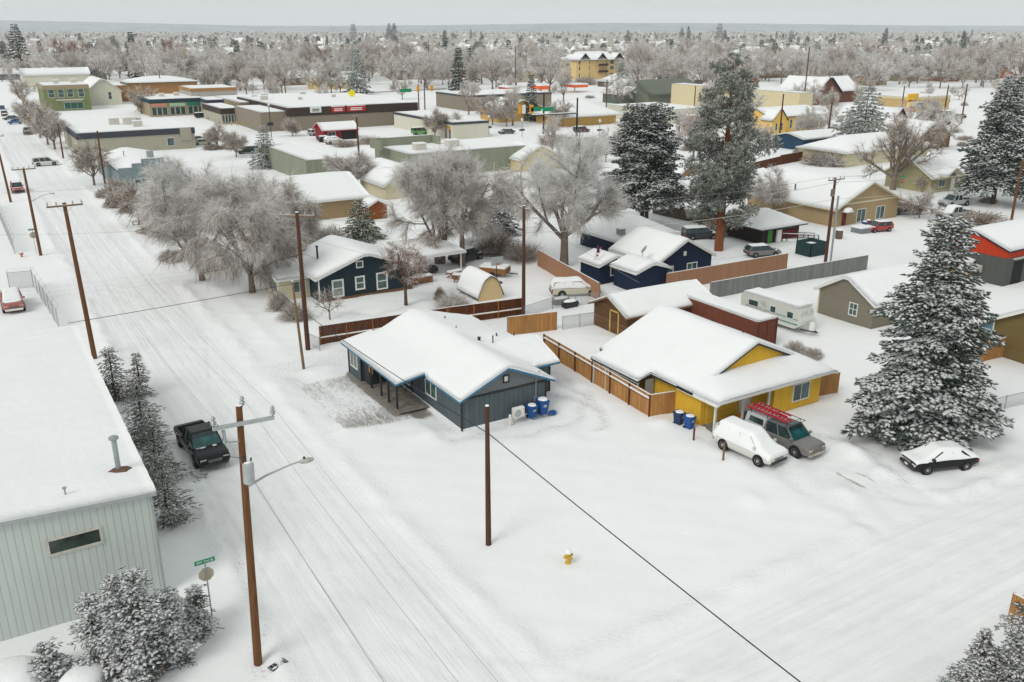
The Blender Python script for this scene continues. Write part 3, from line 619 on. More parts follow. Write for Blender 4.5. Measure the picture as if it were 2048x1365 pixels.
# ---------------------------------------------------------------- vehicles (x forward, origin on the ground at the centre)
def vehicle(label,loc,heading,kind='suv',col=None,snow=1.,group=None,name=None,cat=None,L=None,W=None,lift=0.,glass=None,trim=None,roofcol=None,plate=False):
    P={'suv':(4.7,1.9,.95,1.72,[(-2.3,1.0),(-2.15,1.68),(.55,1.72),(1.25,1.08)],.37),
       'sedan':(4.7,1.82,.86,1.43,[(-1.75,.93),(-1.05,1.38),(.35,1.43),(1.25,.95)],.33),
       'hatch':(4.1,1.75,.9,1.5,[(-1.98,1.0),(-1.6,1.47),(.3,1.5),(1.15,.98)],.32),
       'wagon':(5.2,1.95,1.0,1.72,[(-2.5,1.05),(-2.3,1.68),(.45,1.72),(1.1,1.1)],.38),
       'van':(4.6,1.85,1.05,1.9,[(-2.25,1.1),(-2.15,1.87),(.9,1.9),(1.8,1.12)],.34),
       'pickup':(5.7,2.0,1.08,1.88,[(-.72,1.12),(-.55,1.85),(.75,1.88),(1.45,1.15)],.42),
       'canopy':(5.5,1.95,1.04,1.8,[(-.95,1.08),(-.82,1.76),(.75,1.8),(1.45,1.1)],.41)}[kind]
    L0,W0,bz,rz_,cab,wr=P; L=L or L0; W=W or W0; sx=L/L0
    name=name or {'suv':'parked_suv','sedan':'parked_car','hatch':'parked_car','wagon':'parked_wagon','van':'parked_van','pickup':'pickup_truck','canopy':'pickup_truck'}[kind]
    cat=cat or {'suv':'car','sedan':'car','hatch':'car','wagon':'car','van':'van','pickup':'pickup truck','canopy':'pickup truck'}[kind]
    t=thing(name,label,cat,loc,heading,group); t.location.z=lift
    col=col or paint('silver_car_paint',(.35,.36,.37)); hw=W/2; hl=L/2
    cl=.26
    st=[(-hl,.55,.80,.86),(-hl+.06,.40,.93,.93*bz/.95),(-hl+.35,cl+.06,1.,bz),(-hl*.35,cl,1.,bz*1.0),(hl*.28,cl,1.,bz*1.0),(hl-.75,cl,.985,bz*.96),(hl-.25,.34,.95,bz*.90),(hl-.06,.38,.88,bz*.80),(hl,.42,.82,bz*.70)]
    if kind in('pickup','canopy'): st=[(-hl,.6,.93,bz*.95),(-hl+.05,.5,.97,bz),(-hl+.4,.42,1.,bz),(-.8,.36,1.,bz),(hl*.28,.36,1.,bz*1.02),(hl-.5,.38,.985,bz*1.0),(hl-.12,.42,.95,bz*.93),(hl,.5,.88,bz*.74)]
    b=MB(); V=[]; ring=10
    for (x,z0,wf,z1) in st:
        h=hw*wf
        V+=[(x,-h*.9,z0),(x,-h,z0+(z1-z0)*.25),(x,-h*1.0,z0+(z1-z0)*.62),(x,-h*.955,z1-.05),(x,-h*.86,z1),(x,h*.86,z1),(x,h*.955,z1-.05),(x,h*1.0,z0+(z1-z0)*.62),(x,h,z0+(z1-z0)*.25),(x,h*.9,z0)]
    n=len(st); F=[]
    for i in range(n-1):
        for j in range(ring):
            k=(j+1)%ring
            if kind=='pickup' and j==4 and i in(2,): continue   # open bed
            F.append((i*ring+j,i*ring+k,(i+1)*ring+k,(i+1)*ring+j)[::-1])
    F+=[tuple(range(ring)),tuple((n-1)*ring+j for j in range(ring))[::-1]]
    b.add(V,F); body=b.build('body',col,t,smooth=False)
    bev=body.modifiers.new('bev','BEVEL'); bev.width=.035; bev.segments=2; bev.limit_method='ANGLE'; bev.angle_limit=rad(25)
    body.data.polygons.foreach_set('use_smooth',[True]*len(body.data.polygons))
    # cabin: glass box with a painted roof and pillars
    (xa,za),(xb,zb),(xc,zc),(xd,zd)=[(x*sx,z) for x,z in cab]
    y0=hw*.90; y1=hw*.74
    g=MB(); g.add([(xa,-y0,za-.06),(xa,y0,za-.06),(xb,y1,zb-.04),(xb,-y1,zb-.04),(xd,-y0,zd-.06),(xd,y0,zd-.06),(xc,y1,zc-.04),(xc,-y1,zc-.04)],
        [(0,3,2,1),(4,5,6,7),(0,4,7,3),(1,2,6,5),(3,7,6,2)]); g.build('windows',CARGLASS,body)
    if glass: MB().quad((xd+.015,-y0*.95,zd-.03),(xd+.015,y0*.95,zd-.03),(xc+.02,y1*.95,zc-.08),(xc+.02,-y1*.95,zc-.08)).build('windscreen',glass,body)
    p=MB(); pr=roofcol or col
    p.add([(xb-.05,-y1-.01,zb-.05),(xc+.03,-y1-.01,zc-.05),(xc+.03,y1+.01,zc-.05),(xb-.05,y1+.01,zb-.05),(xb+.06,-y1*.9,zb+.02),(xc-.12,-y1*.9,zc+.02),(xc-.12,y1*.9,zc+.02),(xb+.06,y1*.9,zb+.02)],[(4,5,6,7),(0,1,5,4),(1,2,6,5),(2,3,7,6),(3,0,4,7)])
    p.build('roof',pr,body)
    for s in (-1,1):
        MB().beam((xd,s*y0,zd-.06),(xc,s*y1,zc-.02),.07,.07).build('pillar',col,body); MB().beam((xa,s*y0,za-.06),(xb,s*y1,zb-.02),.12,.12).build('pillar',col,body)
        fr=[.5] if kind in('pickup','canopy','sedan','hatch') else [.36,.68]
        for f in fr:
            xm=xa+(xd-xa)*f; xn=xb+(xc-xb)*f; MB().beam((xm,s*(y0+.004),za-.06),(xn,s*(y1+.004),zb-.03),.09,.05).build('pillar',col,body)
    if kind=='pickup':
        bd=MB(); xr=-hl+.42; xf=-.82*1.0; yi=hw*.83; zf=.62; th=.05
        bd.box(xr,-yi,zf-th,xf,yi,zf); bd.box(xr,-yi-.03,zf,xf,-yi,bz+.02); bd.box(xr,yi,zf,xf,yi+.03,bz+.02); bd.box(xr-.03,-yi,zf,xr,yi,bz+.02); bd.box(xf,-yi,zf,xf+.03,yi,bz+.02)
        bd.build('bed_liner',DARK,body)
    if kind=='canopy':
        cp=MB(); cp.add([(-hl+.1,-hw*.9,bz-.02),(-.85,-hw*.9,bz-.02),(-.85,hw*.9,bz-.02),(-hl+.1,hw*.9,bz-.02),(-hl+.22,-hw*.76,1.78),(-.85,-hw*.76,1.78),(-.85,hw*.76,1.78),(-hl+.22,hw*.76,1.78)],[(4,5,6,7),(0,1,5,4),(1,2,6,5),(2,3,7,6),(3,0,4,7)])
        co_=cp.build('canopy_shell',paint('pale_shell',(.5,.52,.53)),body)
        for s in(-1,1):
            MB().add([(-hl+.45,s*(hw*.87+.01),bz+.18),(-1.1,s*(hw*.87+.01),bz+.18),(-1.15,s*(hw*.79+.01),1.62),(-hl+.52,s*(hw*.79+.01),1.62)],[(0,1,2,3) if s<0 else (3,2,1,0)]).build('side_window',CARGLASS,co_)
    fb=MB(); fb.box(hl-.13,-hw*.80,.36,hl+.05,hw*.80,.55); fb.build('front_bumper',trim or DARK,t)
    rb=MB(); rb.box(-hl-.05,-hw*.84,.42,-hl+.1,hw*.84,.60); rb.build('rear_bumper',trim or DARK,t)
    gr=MB(); gr.box(hl-.12,-hw*.42,.60,hl+.022,hw*.42,bz*.74); gl=gr.build('grille',DARK,t)
    sl=MB()
    for k in range(3): sl.box(hl+.0,-hw*.40,.62+k*.07,hl+.032,hw*.40,.635+k*.07)
    sl.build('slat',CHROME if kind in('pickup','canopy') else GREYM,gl)
    for s in (-1,1):
        lm=MB(); lm.box(hl-.28,s*hw*.50,bz*.62,hl-.01,s*hw*.86,bz*.80); lm.build('headlight',LAMPW,t)
        rm=MB(); rm.box(-hl-.015,s*hw*.66,bz*.62,-hl+.1,s*hw*.93,bz*.88); rm.build('tail_light',LAMPR,t)
        mi=MB(); mi.box(xd-.18,s*(hw*.98),zd+.02,xd-.02,s*(hw*1.0+.17),zd+.18); mi.build('mirror',col if kind!='canopy' else CHROME,t)
        for x in (-hl*.60,hl*.62):
            wf=MB(); wf.lathe([(wr*1.17,s*hw*.80),(wr*1.17,s*(hw+.012))],(x,0,wr),16,ax='y'); wf.build('wheel_arch',BLACK,t)
            wh=MB(); wh.lathe([(wr*.72,s*(hw-.2)),(wr*.98,s*(hw-.2)),(wr,s*(hw-.15)),(wr,s*(hw-.0)),(wr*.95,s*(hw+.035)),(wr*.66,s*(hw+.04))],(x,0,wr),16,ax='y')
            wo=wh.build('wheel',BLACK,t); ri=MB(); ri.lathe([(wr*.64,s*(hw-.1)),(wr*.64,s*(hw+.045)),(wr*.5,s*(hw+.03)),(wr*.16,s*(hw+.05))],(x,0,wr),10,ax='y'); ri.build('rim',RIM,wo)
    if plate:
        MB().box(hl+.05,-.15,.42,hl+.065,.15,.54).build('licence_plate',WHITE,t)
    if snow>0:
        def cover(pts,name,T,parent,seed):
            # pts: 4 corner polygon list rows -> rounded snow quilt
            (a,b_,c,d)=[np.array(p_,float) for p_ in pts]; nu,nv=10,8; V=[];Vb=[]
            for i in range(nu+1):
                for j in range(nv+1):
                    u,v=i/nu,j/nv; p_=(a*(1-u)+b_*u)*(1-v)+(d*(1-u)+c*u)*v
                    e=min(1,4.5*min(u,1-u),4.5*min(v,1-v)); z=T*(.25+.75*math.sqrt(max(0,1-(1-e)**2)))*(1+.15*math.sin(u*7+seed)*math.cos(v*5+seed))
                    V.append(p_+np.array([0,0,z])); Vb.append(p_-np.array([0,0,.04]))
            ix=lambda i,j:i*(nv+1)+j; n=len(V); F=[(ix(i,j),ix(i+1,j),ix(i+1,j+1),ix(i,j+1)) for i in range(nu) for j in range(nv)]
            bd=[ix(i,0) for i in range(nu)]+[ix(nu,j) for j in range(nv)]+[ix(i,nv) for i in range(nu,0,-1)]+[ix(0,j) for j in range(nv,0,-1)]
            F+=[(bd[k],n+bd[k],n+bd[(k+1)%len(bd)],bd[(k+1)%len(bd)]) for k in range(len(bd))]
            m_=MB().add(V+Vb,F); return m_.build(name,SNOW,parent,smooth=True)
        T=.16*snow; e=.02
        if snow>=1.1 and kind!='pickup':
            # one soft blanket over bonnet, glass and roof
            nx_q,ny_q=36,20; XX=np.linspace(-hl*1.0,hl*.99,nx_q); YY=np.linspace(-hw*.98,hw*.98,ny_q); px_=[-hl,xa-.12,xb,xc,xd+.1,hl*.7,hl]; pz_=[bz*.95,za,zb,zc,zd,bz*.97,bz*.88]
            Zt=np.zeros((nx_q,ny_q))
            for i,xq in enumerate(XX):
                top=np.interp(xq,px_,pz_); 
                for j,yq in enumerate(YY):
                    ay=abs(yq); belt=min(top,bz*(1 if xq<hl*.6 else .93)); f=np.clip((y0-ay)/(y0-y1+.06),0,1); zz=belt+(top-belt)*f
                    endf=min(1,(hl-abs(xq))/.28); sdf=min(1,(hw-ay)/.16); Zt[i,j]=zz+T*(.25+.75*math.sqrt(max(0,1-(1-endf)**2))*math.sqrt(max(0,1-(1-sdf)**2)))*(1+.12*math.sin(xq*3+yq*2))-.05*(1-sdf)
            for _ in range(3):
                Zq=Zt.copy(); Zq[1:-1,1:-1]=.4*Zt[1:-1,1:-1]+.15*(Zt[:-2,1:-1]+Zt[2:,1:-1]+Zt[1:-1,:-2]+Zt[1:-1,2:]); Zt=Zq+.004
            V=[(XX[i],YY[j],Zt[i,j]) for i in range(nx_q) for j in range(ny_q)]; Vb=[(x*.985,y*.985,min(z-.03,(bz*.78 if abs(x)<hl*.9 else bz*.7) if snow>=1.3 else z-.07)) for x,y,z in V]; ix=lambda i,j:i*ny_q+j; n=len(V)
            F=[(ix(i,j),ix(i+1,j),ix(i+1,j+1),ix(i,j+1)) for i in range(nx_q-1) for j in range(ny_q-1)]; bd=[ix(i,0) for i in range(nx_q-1)]+[ix(nx_q-1,j) for j in range(ny_q-1)]+[ix(i,ny_q-1) for i in range(nx_q-1,0,-1)]+[ix(0,j) for j in range(ny_q-1,0,-1)]
            V2=[Vb[k] for k in bd]; F+=[(bd[k],n+k,n+(k+1)%len(bd),bd[(k+1)%len(bd)]) for k in range(len(bd))]
            MB().add(V+V2,F).build('snow_blanket',SNOW,body,smooth=True); return t
        zb_=bz if kind not in('sedan',) else bz
        cover([(xb-.08,-y1-e,zb-.0),(xc+.08,-y1-e,zc-.0),(xc+.08,y1+e,zc-.0),(xb-.08,y1+e,zb-.0)],'roof_snow',T,body,1)
        cover([(xd+.0,-hw*.9,bz*.99),(hl-.14,-hw*.86,bz*.82),(hl-.14,hw*.86,bz*.82),(xd+.0,hw*.9,bz*.99)],'bonnet_snow',T*.8,body,2)
        if snow>=.9:
            cover([(xc+.04,-y1+.02,zc-.02),(xd+.04,-y0+.04,zd-.02),(xd+.04,y0-.04,zd-.02),(xc+.04,y1-.02,zc-.02)],'windscreen_snow',T*.6,body,3)
        if snow>=1.2:
            cover([(xa-.02,-y0+.04,za+.02),(xb,-y1+.04,zb+.0),(xb,y1-.04,zb+.0),(xa-.02,y0-.04,za+.02)],'rear_snow',T*.5,body,4)
            for s in(-1,1): cover([(xa+.1,s*(y0+.03),za-.04),(xd-.05,s*(y0+.03),zd-.04),(xc-.1,s*(y1+.0),zc-.02),(xb+.1,s*(y1+.0),zb-.02)][::s],'side_snow',T*.25,body,5)
        if kind=='pickup': cover([(-hl+.42,-hw*.8,.64),(-.85,-hw*.8,.64),(-.85,hw*.8,.64),(-hl+.42,hw*.8,.64)],'bed_snow',T,body,6)
    return t
def pnt(name,c): return paint(name,c)
# ---------------------------------------------------------------- helpers that read positions off the survey
def pX(px,py,X0):   # point on the vertical plane x = X0
    d=RM@np.array([px-1024.,682.5-py,-FPX]); t=X0/d[0]; return float(d[1]*t),float(HC+d[2]*t)
def pY(px,py,Y0):
    d=RM@np.array([px-1024.,682.5-py,-FPX]); t=Y0/d[1]; return float(d[0]*t),float(HC+d[2]*t)
def zat(x,y,py):
    lo,hi=-3,80
    for _ in range(40):
        m_=(lo+hi)/2; c=RM.T@np.array([x,y,m_-HC]); q=682.5-FPX*c[1]/-c[2]
        if q>py: lo=m_
        else: hi=m_
    return lo
def wf(t,face,plane,px,py,ww,hh,kind=window,**k):
    """a window or door on a wall plane of thing t, centred where the photo shows it"""
    L=t.location
    if face=='f': a,z=pY(px,py,plane); o=(a-L.x,plane-L.y,z); r,n=(1,0,0),(0,-1,0)
    elif face=='l': a,z=pX(px,py,plane); o=(plane-L.x,a-L.y,z); r,n=(0,-1,0),(-1,0,0)
    else: a,z=pX(px,py,plane); o=(plane-L.x,a-L.y,z); r,n=(0,1,0),(1,0,0)
    return window(t,o,r,n,ww,hh,**k)
def mkfn(kind,w_,d_,he,hr):
    if kind=='x': return lambda x,y: hr-(hr-he)*abs(y-d_/2)/(d_/2)
    if kind=='y': return lambda x,y: hr-(hr-he)*abs(x-w_/2)/(w_/2)
    if kind=='hip':
        s=(hr-he)/(min(w_,d_)/2); return lambda x,y: he+s*min(x,w_-x,y,d_-y,min(w_,d_)/2)
    if kind=='shed': return lambda x,y: he+(hr-he)*y/d_
    return lambda x,y: he
def house(name,label,x0,y0,w_,d_,he,hr,kind,wall,fas=None,ov=.5,T=.24,res=.9,wins=(),cat='house',group=None,chim=(),z0=0.,gable=None,doors=(),fm=None,gm=None,snow=None,bulge=.45):
    if w_<1 or d_<1: print('BADSIZE',label,w_,d_); w_=max(w_,6); d_=max(d_,6)
    t=thing(name,label,cat,(x0,y0,0),0,group); fn=mkfn(kind,w_,d_,he,hr)
    walls(t,[(0,0),(w_,0),(w_,d_),(0,d_)],fn,wall,drop=.15)
    if gable: # band of another look above the eaves of the front gable
        mb=MB(); n=12
        for k in range(n):
            a=w_*k/n; b=w_*(k+1)/n; mb.quad((a,-.03,he-.1),(b,-.03,he-.1),(b,-.03,max(he-.1,fn(b,0)-.15)),(a,-.03,max(he-.1,fn(a,0)-.15)))
        mb.build('gable',gable,t)
    roof(t,[(-ov,-ov,w_+ov,d_+ov)],fn,T=T,res=res,fascia=fas or WHITE,snow=snow,bulge=bulge)
    for (f,u,z,ww,hh,*k) in wins:
        o,r,n=onface(f,w_,d_,u,z); window(t,o,r,n,ww,hh,fm=fm,gm=gm,mull=k[0] if k else 1,rails=k[1] if len(k)>1 else 0)
    for (f,u,ww,hh,mt) in doors:
        o,r,n=onface(f,w_,d_,u,0); door(t,o,r,n,ww,hh,mt)
    for (cx,cy,cw,ch,mt) in chim:
        z=fn(cx,cy); c=MB(); c.box(cx-cw/2,cy-cw/2,z-.3,cx+cw/2,cy+cw/2,z+ch); c.box(cx-cw/2-.06,cy-cw/2-.06,z+ch,cx+cw/2+.06,cy+cw/2+.06,z+ch+.1); co_=c.build('chimney',mt,t)
        MB().mound(cx,cy,z+ch+.1,cw*.5,cw*.5,.12).build('chimney_snow',SNOW,co_,smooth=True)
    return t
def vents(t,L,mt=None):
    for (x,y,z,r,h) in L:
        MB().bar((x,y,z-.2),(x,y,z+h),r,n=8).bar((x,y,z+h),(x,y,z+h+.05),r*1.25,n=8).build('roof_vent',mt or DARK,t)
def board_fence(name,label,pts,h,mt,post,step=2.4,rail=True,side=1,group=None,rails=None,gaps=(),snowrail=True,postw=.10,pmat=None,top=0.):
    x0,y0=pts[0]; t=thing(name,label,'fence',(x0,y0,0),0,group); R0=random.Random(int(x0*10)); np_=0
    for i in range(len(pts)-1):
        a=Vector((pts[i][0]-x0,pts[i][1]-y0,0)); b=Vector((pts[i+1][0]-x0,pts[i+1][1]-y0,0)); L=(b-a).length; d=(b-a)/L; n=Vector((-d.y,d.x,0))*side
        m_=max(1,int(round(L/step))); 
        for k in range(m_):
            p=a+d*(L*k/m_); q=a+d*(L*(k+1)/m_); mb=MB(); bw=.15; nb=max(1,int((q-p).length/bw))
            for j in range(nb):
                u=p+d*((q-p).length*j/nb); v=p+d*((q-p).length*(j+.94)/nb); hz=h+R0.uniform(-.02,.02)+top*k
                mb.add([tuple(u+Vector((0,0,.0))),tuple(v+Vector((0,0,.0))),tuple(v+Vector((0,0,hz))),tuple(u+Vector((0,0,hz))),tuple(u-n*.025),tuple(v-n*.025),tuple(v-n*.025+Vector((0,0,hz))),tuple(u-n*.025+Vector((0,0,hz)))],[(0,1,2,3),(5,4,7,6),(3,2,6,7),(0,3,7,4),(1,5,6,2)])
            mb.build('fence_panel',mt,t)
            if rail:
                for z in (rails or (.45,h-.35)):
                    r_=MB(); r_.beam(p+n*.05+Vector((0,0,z)),q+n*.05+Vector((0,0,z)),.06,.10); ro=r_.build('rail',post,t)
                    if snowrail: MB().beam(p+n*.06+Vector((0,0,z+.09)),q+n*.06+Vector((0,0,z+.09)),.12,.09).build('rail_snow',SNOW,ro)
            MB().beam(p+Vector((0,0,h+.03)),q+Vector((0,0,h+.03)),.07,.05).build('top_snow',SNOW,t)
        for k in range(m_+1):
            p=a+d*(L*k/m_)+n*.07; MB().box(p.x-postw/2,p.y-postw/2,-.1,p.x+postw/2,p.y+postw/2,h+.02).build('post',pmat or post,t)
    return t
mm,nt,b=_new('chain_mesh'); v=nt.nodes.new('ShaderNodeTexCoord').outputs['Object']; s=nt.nodes.new('ShaderNodeSeparateXYZ'); nt.links.new(v,s.inputs[0])
u=mth(nt,'ADD',s.outputs[0],s.outputs[1]); z=s.outputs[2]
g1_=mth(nt,'LESS_THAN',mth(nt,'FRACT',mth(nt,'MULTIPLY',mth(nt,'ADD',mth(nt,'ADD',u,z),300.),9.)),.22); g2_=mth(nt,'LESS_THAN',mth(nt,'FRACT',mth(nt,'MULTIPLY',mth(nt,'ADD',mth(nt,'SUBTRACT',u,z),300.),9.)),.22)
al=mth(nt,'MAXIMUM',g1_,g2_); nt.links.new(al,b.inputs['Alpha']); b.inputs['Base Color'].default_value=(.30,.32,.32,1); b.inputs['Roughness'].default_value=.5
CHAIN=mm
def chain_fence(name,label,pts,h,step=3.,group=None,barbed=False,slats=None):
    x0,y0=pts[0]; t=thing(name,label,'fence',(x0,y0,0),0,group); po=MB(); ra=MB(); ms=MB(); bb=MB()
    for i in range(len(pts)-1):
        a=Vector((pts[i][0]-x0,pts[i][1]-y0,0)); b=Vector((pts[i+1][0]-x0,pts[i+1][1]-y0,0)); L=(b-a).length; d=(b-a)/L; m_=max(1,int(round(L/step))); n=Vector((-d.y,d.x,0))
        ra.bar(a+Vector((0,0,h)),b+Vector((0,0,h)),.025,n=5); ms.quad(tuple(a+Vector((0,0,.03))),tuple(b+Vector((0,0,.03))),tuple(b+Vector((0,0,h))),tuple(a+Vector((0,0,h))))
        for k in range(m_+1):
            p=a+d*(L*k/m_); MB().bar(p,p+Vector((0,0,h+.08)),.035,n=6).build('post',STEEL,t)
            if barbed: MB().bar(p+Vector((0,0,h)),p-n*.35+Vector((0,0,h+.35)),.02,n=4).build('barb_arm',STEEL,t)
        if barbed:
            for q in (.12,.24,.34): bb.bar(a-n*q+Vector((0,0,h+q)),b-n*q+Vector((0,0,h+q)),.008,n=3)
    ra.build('rail',STEEL,t); ms.build('mesh_panel',slats or CHAIN,t)
    if barbed: bb.build('barbed_wire',STEEL,t)
    return t
def vol_snow(par,pts): pass
# ---------------------------------------------------------------- the grey house
SIDG=siding('grey_board_siding',(.10,.125,.137),'v',.41,.06,.35); GABG=flatm('lighter_grey_gable',(.16,.175,.175),.8,var=.15,scale=6.); BLUEF=flatm('blue_fascia',(.045,.17,.30),.6,var=.15); DTRIM=flatm('charcoal_trim',(.03,.033,.037),.7)
gh=thing('grey_house','single storey grey board sided house with blue fascia and porch on the empty corner lot','house',(27,50.8,0))
def ghfn(x,y):
    z=-9.
    if -.6<=x<=7.7 and -.7<=y<=16: z=max(z,4.3-.44*abs(x-3.55))
    if x<=1.2 and y>=4.9: z=max(z,2.45+.16*(x+2.8))
    if 3<=x<=10.1 and 2.2<=y<=10.4: z=max(z,3.75-.36*abs(y-5.6)) if y<=10.4 else z
    if x>=3.5 and y>=8: z=max(z,4.3-.27*abs(x-3.55))
    return z
roof(gh,[(-.45,-.6,7.55,15.5),(-2.8,4.9,0,15.9),(3.5,2.3,9.95,10.2),(3.5,8.2,9.4,15.5)],ghfn,T=.30,res=.4,fascia=BLUEF,smooth_it=4)
walls(gh,[(0,0),(7.1,0),(7.1,15),(0,15)],lambda x,y: ghfn(min(max(x,-.0),7.1),y),SIDG,drop=.17,n=24)
walls(gh,[(7.1,2.9),(9.4,2.9),(9.4,14.8),(7.1,14.8)],lambda x,y: ghfn(x,max(y,2.9)) if y<10 else 2.65,SIDG,drop=.17,n=10,name='side_wall')
walls(gh,[(-2.5,12.4),(0,12.4),(0,15),(-2.5,15)],ghfn,SIDG,drop=.17,n=6,name='corner_room_wall')
mb=MB(); n_=20
for k in range(n_):
    a=7.1*k/n_; b_=7.1*(k+1)/n_; mb.quad((a,-.02,2.45),(b_,-.02,2.45),(b_,-.02,max(2.45,ghfn(b_,0)-.17)),(a,-.02,max(2.45,ghfn(a,0)-.17)))
gb=mb.build('gable',GABG,gh); 
MB().box(0,-.055,2.32,7.1,-.022,2.50).build('band',DTRIM,gb)
for x,y in ((0,0),(7.1,0),(9.4,2.9),(-2.5,12.4),(-2.5,15)):
    MB().box(x-.06,y-.06,0,x+.06,y+.06,2.42).build('corner_trim',DTRIM,gh)
for px_,py_ in ((795,820),(778,806),(763,794),(743,778)):
    a,b_=at(px_,py_); MB().box(-2.42,b_-50.8-.07,0,-2.28,b_-50.8+.07,2.4).build('porch_post',DTRIM,gh)
MB().box(-2.45,5.0,2.22,-2.25,15.2,2.40).build('porch_beam',DTRIM,gh)
MB().box(-2.6,5.0,.0,0,12.4,.07).build('porch_slab',flatm('porch_concrete',(.22,.20,.17),.9,var=.4,scale=2.),gh)
MB().box(-2.3,11.2,.07,-1.35,12.38,2.25).build('entry_cupboard',DTRIM,gh)
wf(gh,'l',27,862,779,1.75,1.15); wf(gh,'l',24.5,708,719,1.45,1.35,gm=GLASSG); wf(gh,'f',50.76,1012,758,.42,.50,mull=0,gm=WHITE,fm=DTRIM,name='gable_vent')
wf(gh,'l',27,812,752,1.5,1.1,mull=1)
door(gh,(-.0,8.6,.07),(0,-1,0),(-1,0,0),.9,2.02,DTRIM,DTRIM)
sm=MB(); a,b_=pX(752,750,24.55); sm.box(-2.30,b_*0+10.55,1.25,-2.24,11.25,2.15); sm.build('timber_sign',woodm('orange_timber',(.55,.27,.09)),gh)
vents(gh,[(5.2,12.4,3.9,.05,.35),(4.6,9.3,4.1,.05,.25),(5.8,5.5,4.0,.05,.45),(8.4,6.6,3.55,.05,.35),(5.3,6.8,3.9,.12,.15),(7.6,8.,3.4,.06,.2)])
MB().bar((6.2,-.07,.5),(6.2,-.07,3.3),.035,n=6).bar((6.2,-.07,3.28),(6.35,-.4,3.4),.035,n=6).build('conduit',STEEL,gh)
MB().box(6.05,-.15,1.0,6.3,-.02,1.35).build('meter_box',STEEL,gh)
MB().box(0,-.05,.0,7.1,-.01,.12).box(-.05,0,0,-.01,12,.12).build('snow_skirt',SNOW,gh)
for z in (.5,): 
    t=thing('heat_pump','white outdoor heat pump unit against the grey gable wall','heat pump',(*at(1055,838),0)); t.location=(31.3,50.15,0)
    MB().box(-.45,-.16,.35,.45,.16,1.05).build('casing',WHITE,t); MB().lathe([(.25,-.17),(.27,-.185),(.05,-.18)],(-.12,0,.7),16,ax='y').build('fan_grille',GREYM,t)
    [MB().bar((a,b_,0),(a,b_,.35),.02).build('leg',STEEL,t) for a in(-.4,.4) for b_ in(-.1,.1)]
    MB().box(-.44,-.15,1.05,.44,.15,1.10).build('snow_cap',SNOW,t); MB().quad((.28,-.168,.85),(.40,-.168,.85),(.40,-.168,.97),(.28,-.168,.97)).build('yellow_sticker',flatm('yellow_sticker',(.7,.5,.03)),t)
def wheelie(label,loc,col,rz=0.,group='wheelie bins',snowh=.1,s=1.):
    t=thing('wheelie_bin',label,'bin',loc,rz,group); b=MB()
    b.add([(-.22,-.24,.08),(.22,-.24,.08),(.22,.24,.08),(-.22,.24,.08),(-.30,-.34,.95),(.30,-.34,.95),(.30,.32,.95),(-.30,.32,.95)],[(0,3,2,1),(0,1,5,4),(1,2,6,5),(2,3,7,6),(3,0,4,7),(4,5,6,7)]); b.build('bin_body',col,t)
    l=MB(); l.add([(-.32,-.38,.94),(.32,-.38,.94),(.32,.36,.98),(-.32,.36,.98),(-.30,-.34,1.0),(.30,-.34,1.0),(.30,.34,1.07),(-.30,.34,1.07)],[(4,5,6,7),(0,1,5,4),(1,2,6,5),(2,3,7,6),(3,0,4,7)]); l.build('lid',col,t)
    MB().bar((-.3,.4,.93),(.3,.4,.93),.025).build('handle',col,t)
    for sx in (-.24,.24): MB().lathe([(.11,sx-.03),(.11,sx+.03)],(0,.26,.11),10,ax='x').build('wheel',BLACK,t)
    MB().quad((-.12,-.325,.60),(.12,-.325,.60),(.12,-.345,.78),(-.12,-.345,.78)).build('label_patch',GREYM,t)
    if snowh: MB().mound(0,0,1.03,.30,.33,snowh).build('snow_cap',SNOW,t,smooth=True)
    t.scale=(s,)*3; return t
BLUEB=flatm('blue_bin_plastic',(.01,.075,.28),.45,var=.15); NAVYB=flatm('navy_bin_plastic',(.01,.035,.11),.45,var=.15)
wheelie('smaller blue wheelie bin beside the heat pump at the grey house',(32.45,50.1,0),BLUEB,.1,s=1.); wheelie('taller blue wheelie bin at the corner of the grey house',(33.45,50.2,0),BLUEB,-.05,s=1.2)
t=thing('vent_pipe','short white capped pipe in the snow by the heat pump','pipe',(30.45,49.9,0)); MB().bar((0,0,0),(0,0,.75),.09,n=10).build('pipe_body',WHITE,t); MB().mound(0,0,.75,.09,.09,.06).build('snow_cap',SNOW,t,smooth=True)
tag(MB().mound(0,0,0,.35,.25,.22).build('toppled_bin',BLUEB,loc=(34.2,50.0,0)),'blue plastic tub lying by the bins at the grey house','tub')
# ---------------------------------------------------------------- the yellow house
YEL=siding('yellow_board_siding',(.76,.46,.045),'v',.28,.07,.62,var=.08,dirt=.08); YEL2=siding('yellow_panel_door',(.78,.48,.055),'h',.52,.05,.6,var=.05)
yh=thing('yellow_house','mustard yellow single storey house with white posts and a snow covered roof','house',(42,41.2,0))
def yside(x): return 5.2-.44*abs(x-5.6)
def yfn(x,y):
    return yside(x) if y>2.15 else min(yside(x),2.62+.27*(y+.75))
def yfn2(x,y): return min(yside(x),2.62+.27*(y+.75))
roof(yh,[(-.6,1.7,11.8,12.7),(-1.85,6.3,-.6,12.2)],lambda x,y:yside(x) if x>-.4 else 2.56+.28*(x+.4),T=.30,res=.45,fascia=DTRIM,smooth_it=3,th=.14)
roof(yh,[(-.6,-.75,11.8,2.3),(-.6,-.75,1.6,3.4),(9.6,-.75,11.8,3.4)],yfn2,T=.30,res=.45,fascia=WHITE,smooth_it=3,name='porch_roof')
walls(yh,[(5.9,0.),(10.9,0.),(10.9,12.4),(0,12.4),(0,1.4),(5.9,1.4)],lambda x,y: min(yside(x),2.62+.27*(y+.75)) if y<2 else yside(x),YEL,drop=.2,n=20)
mb=MB()
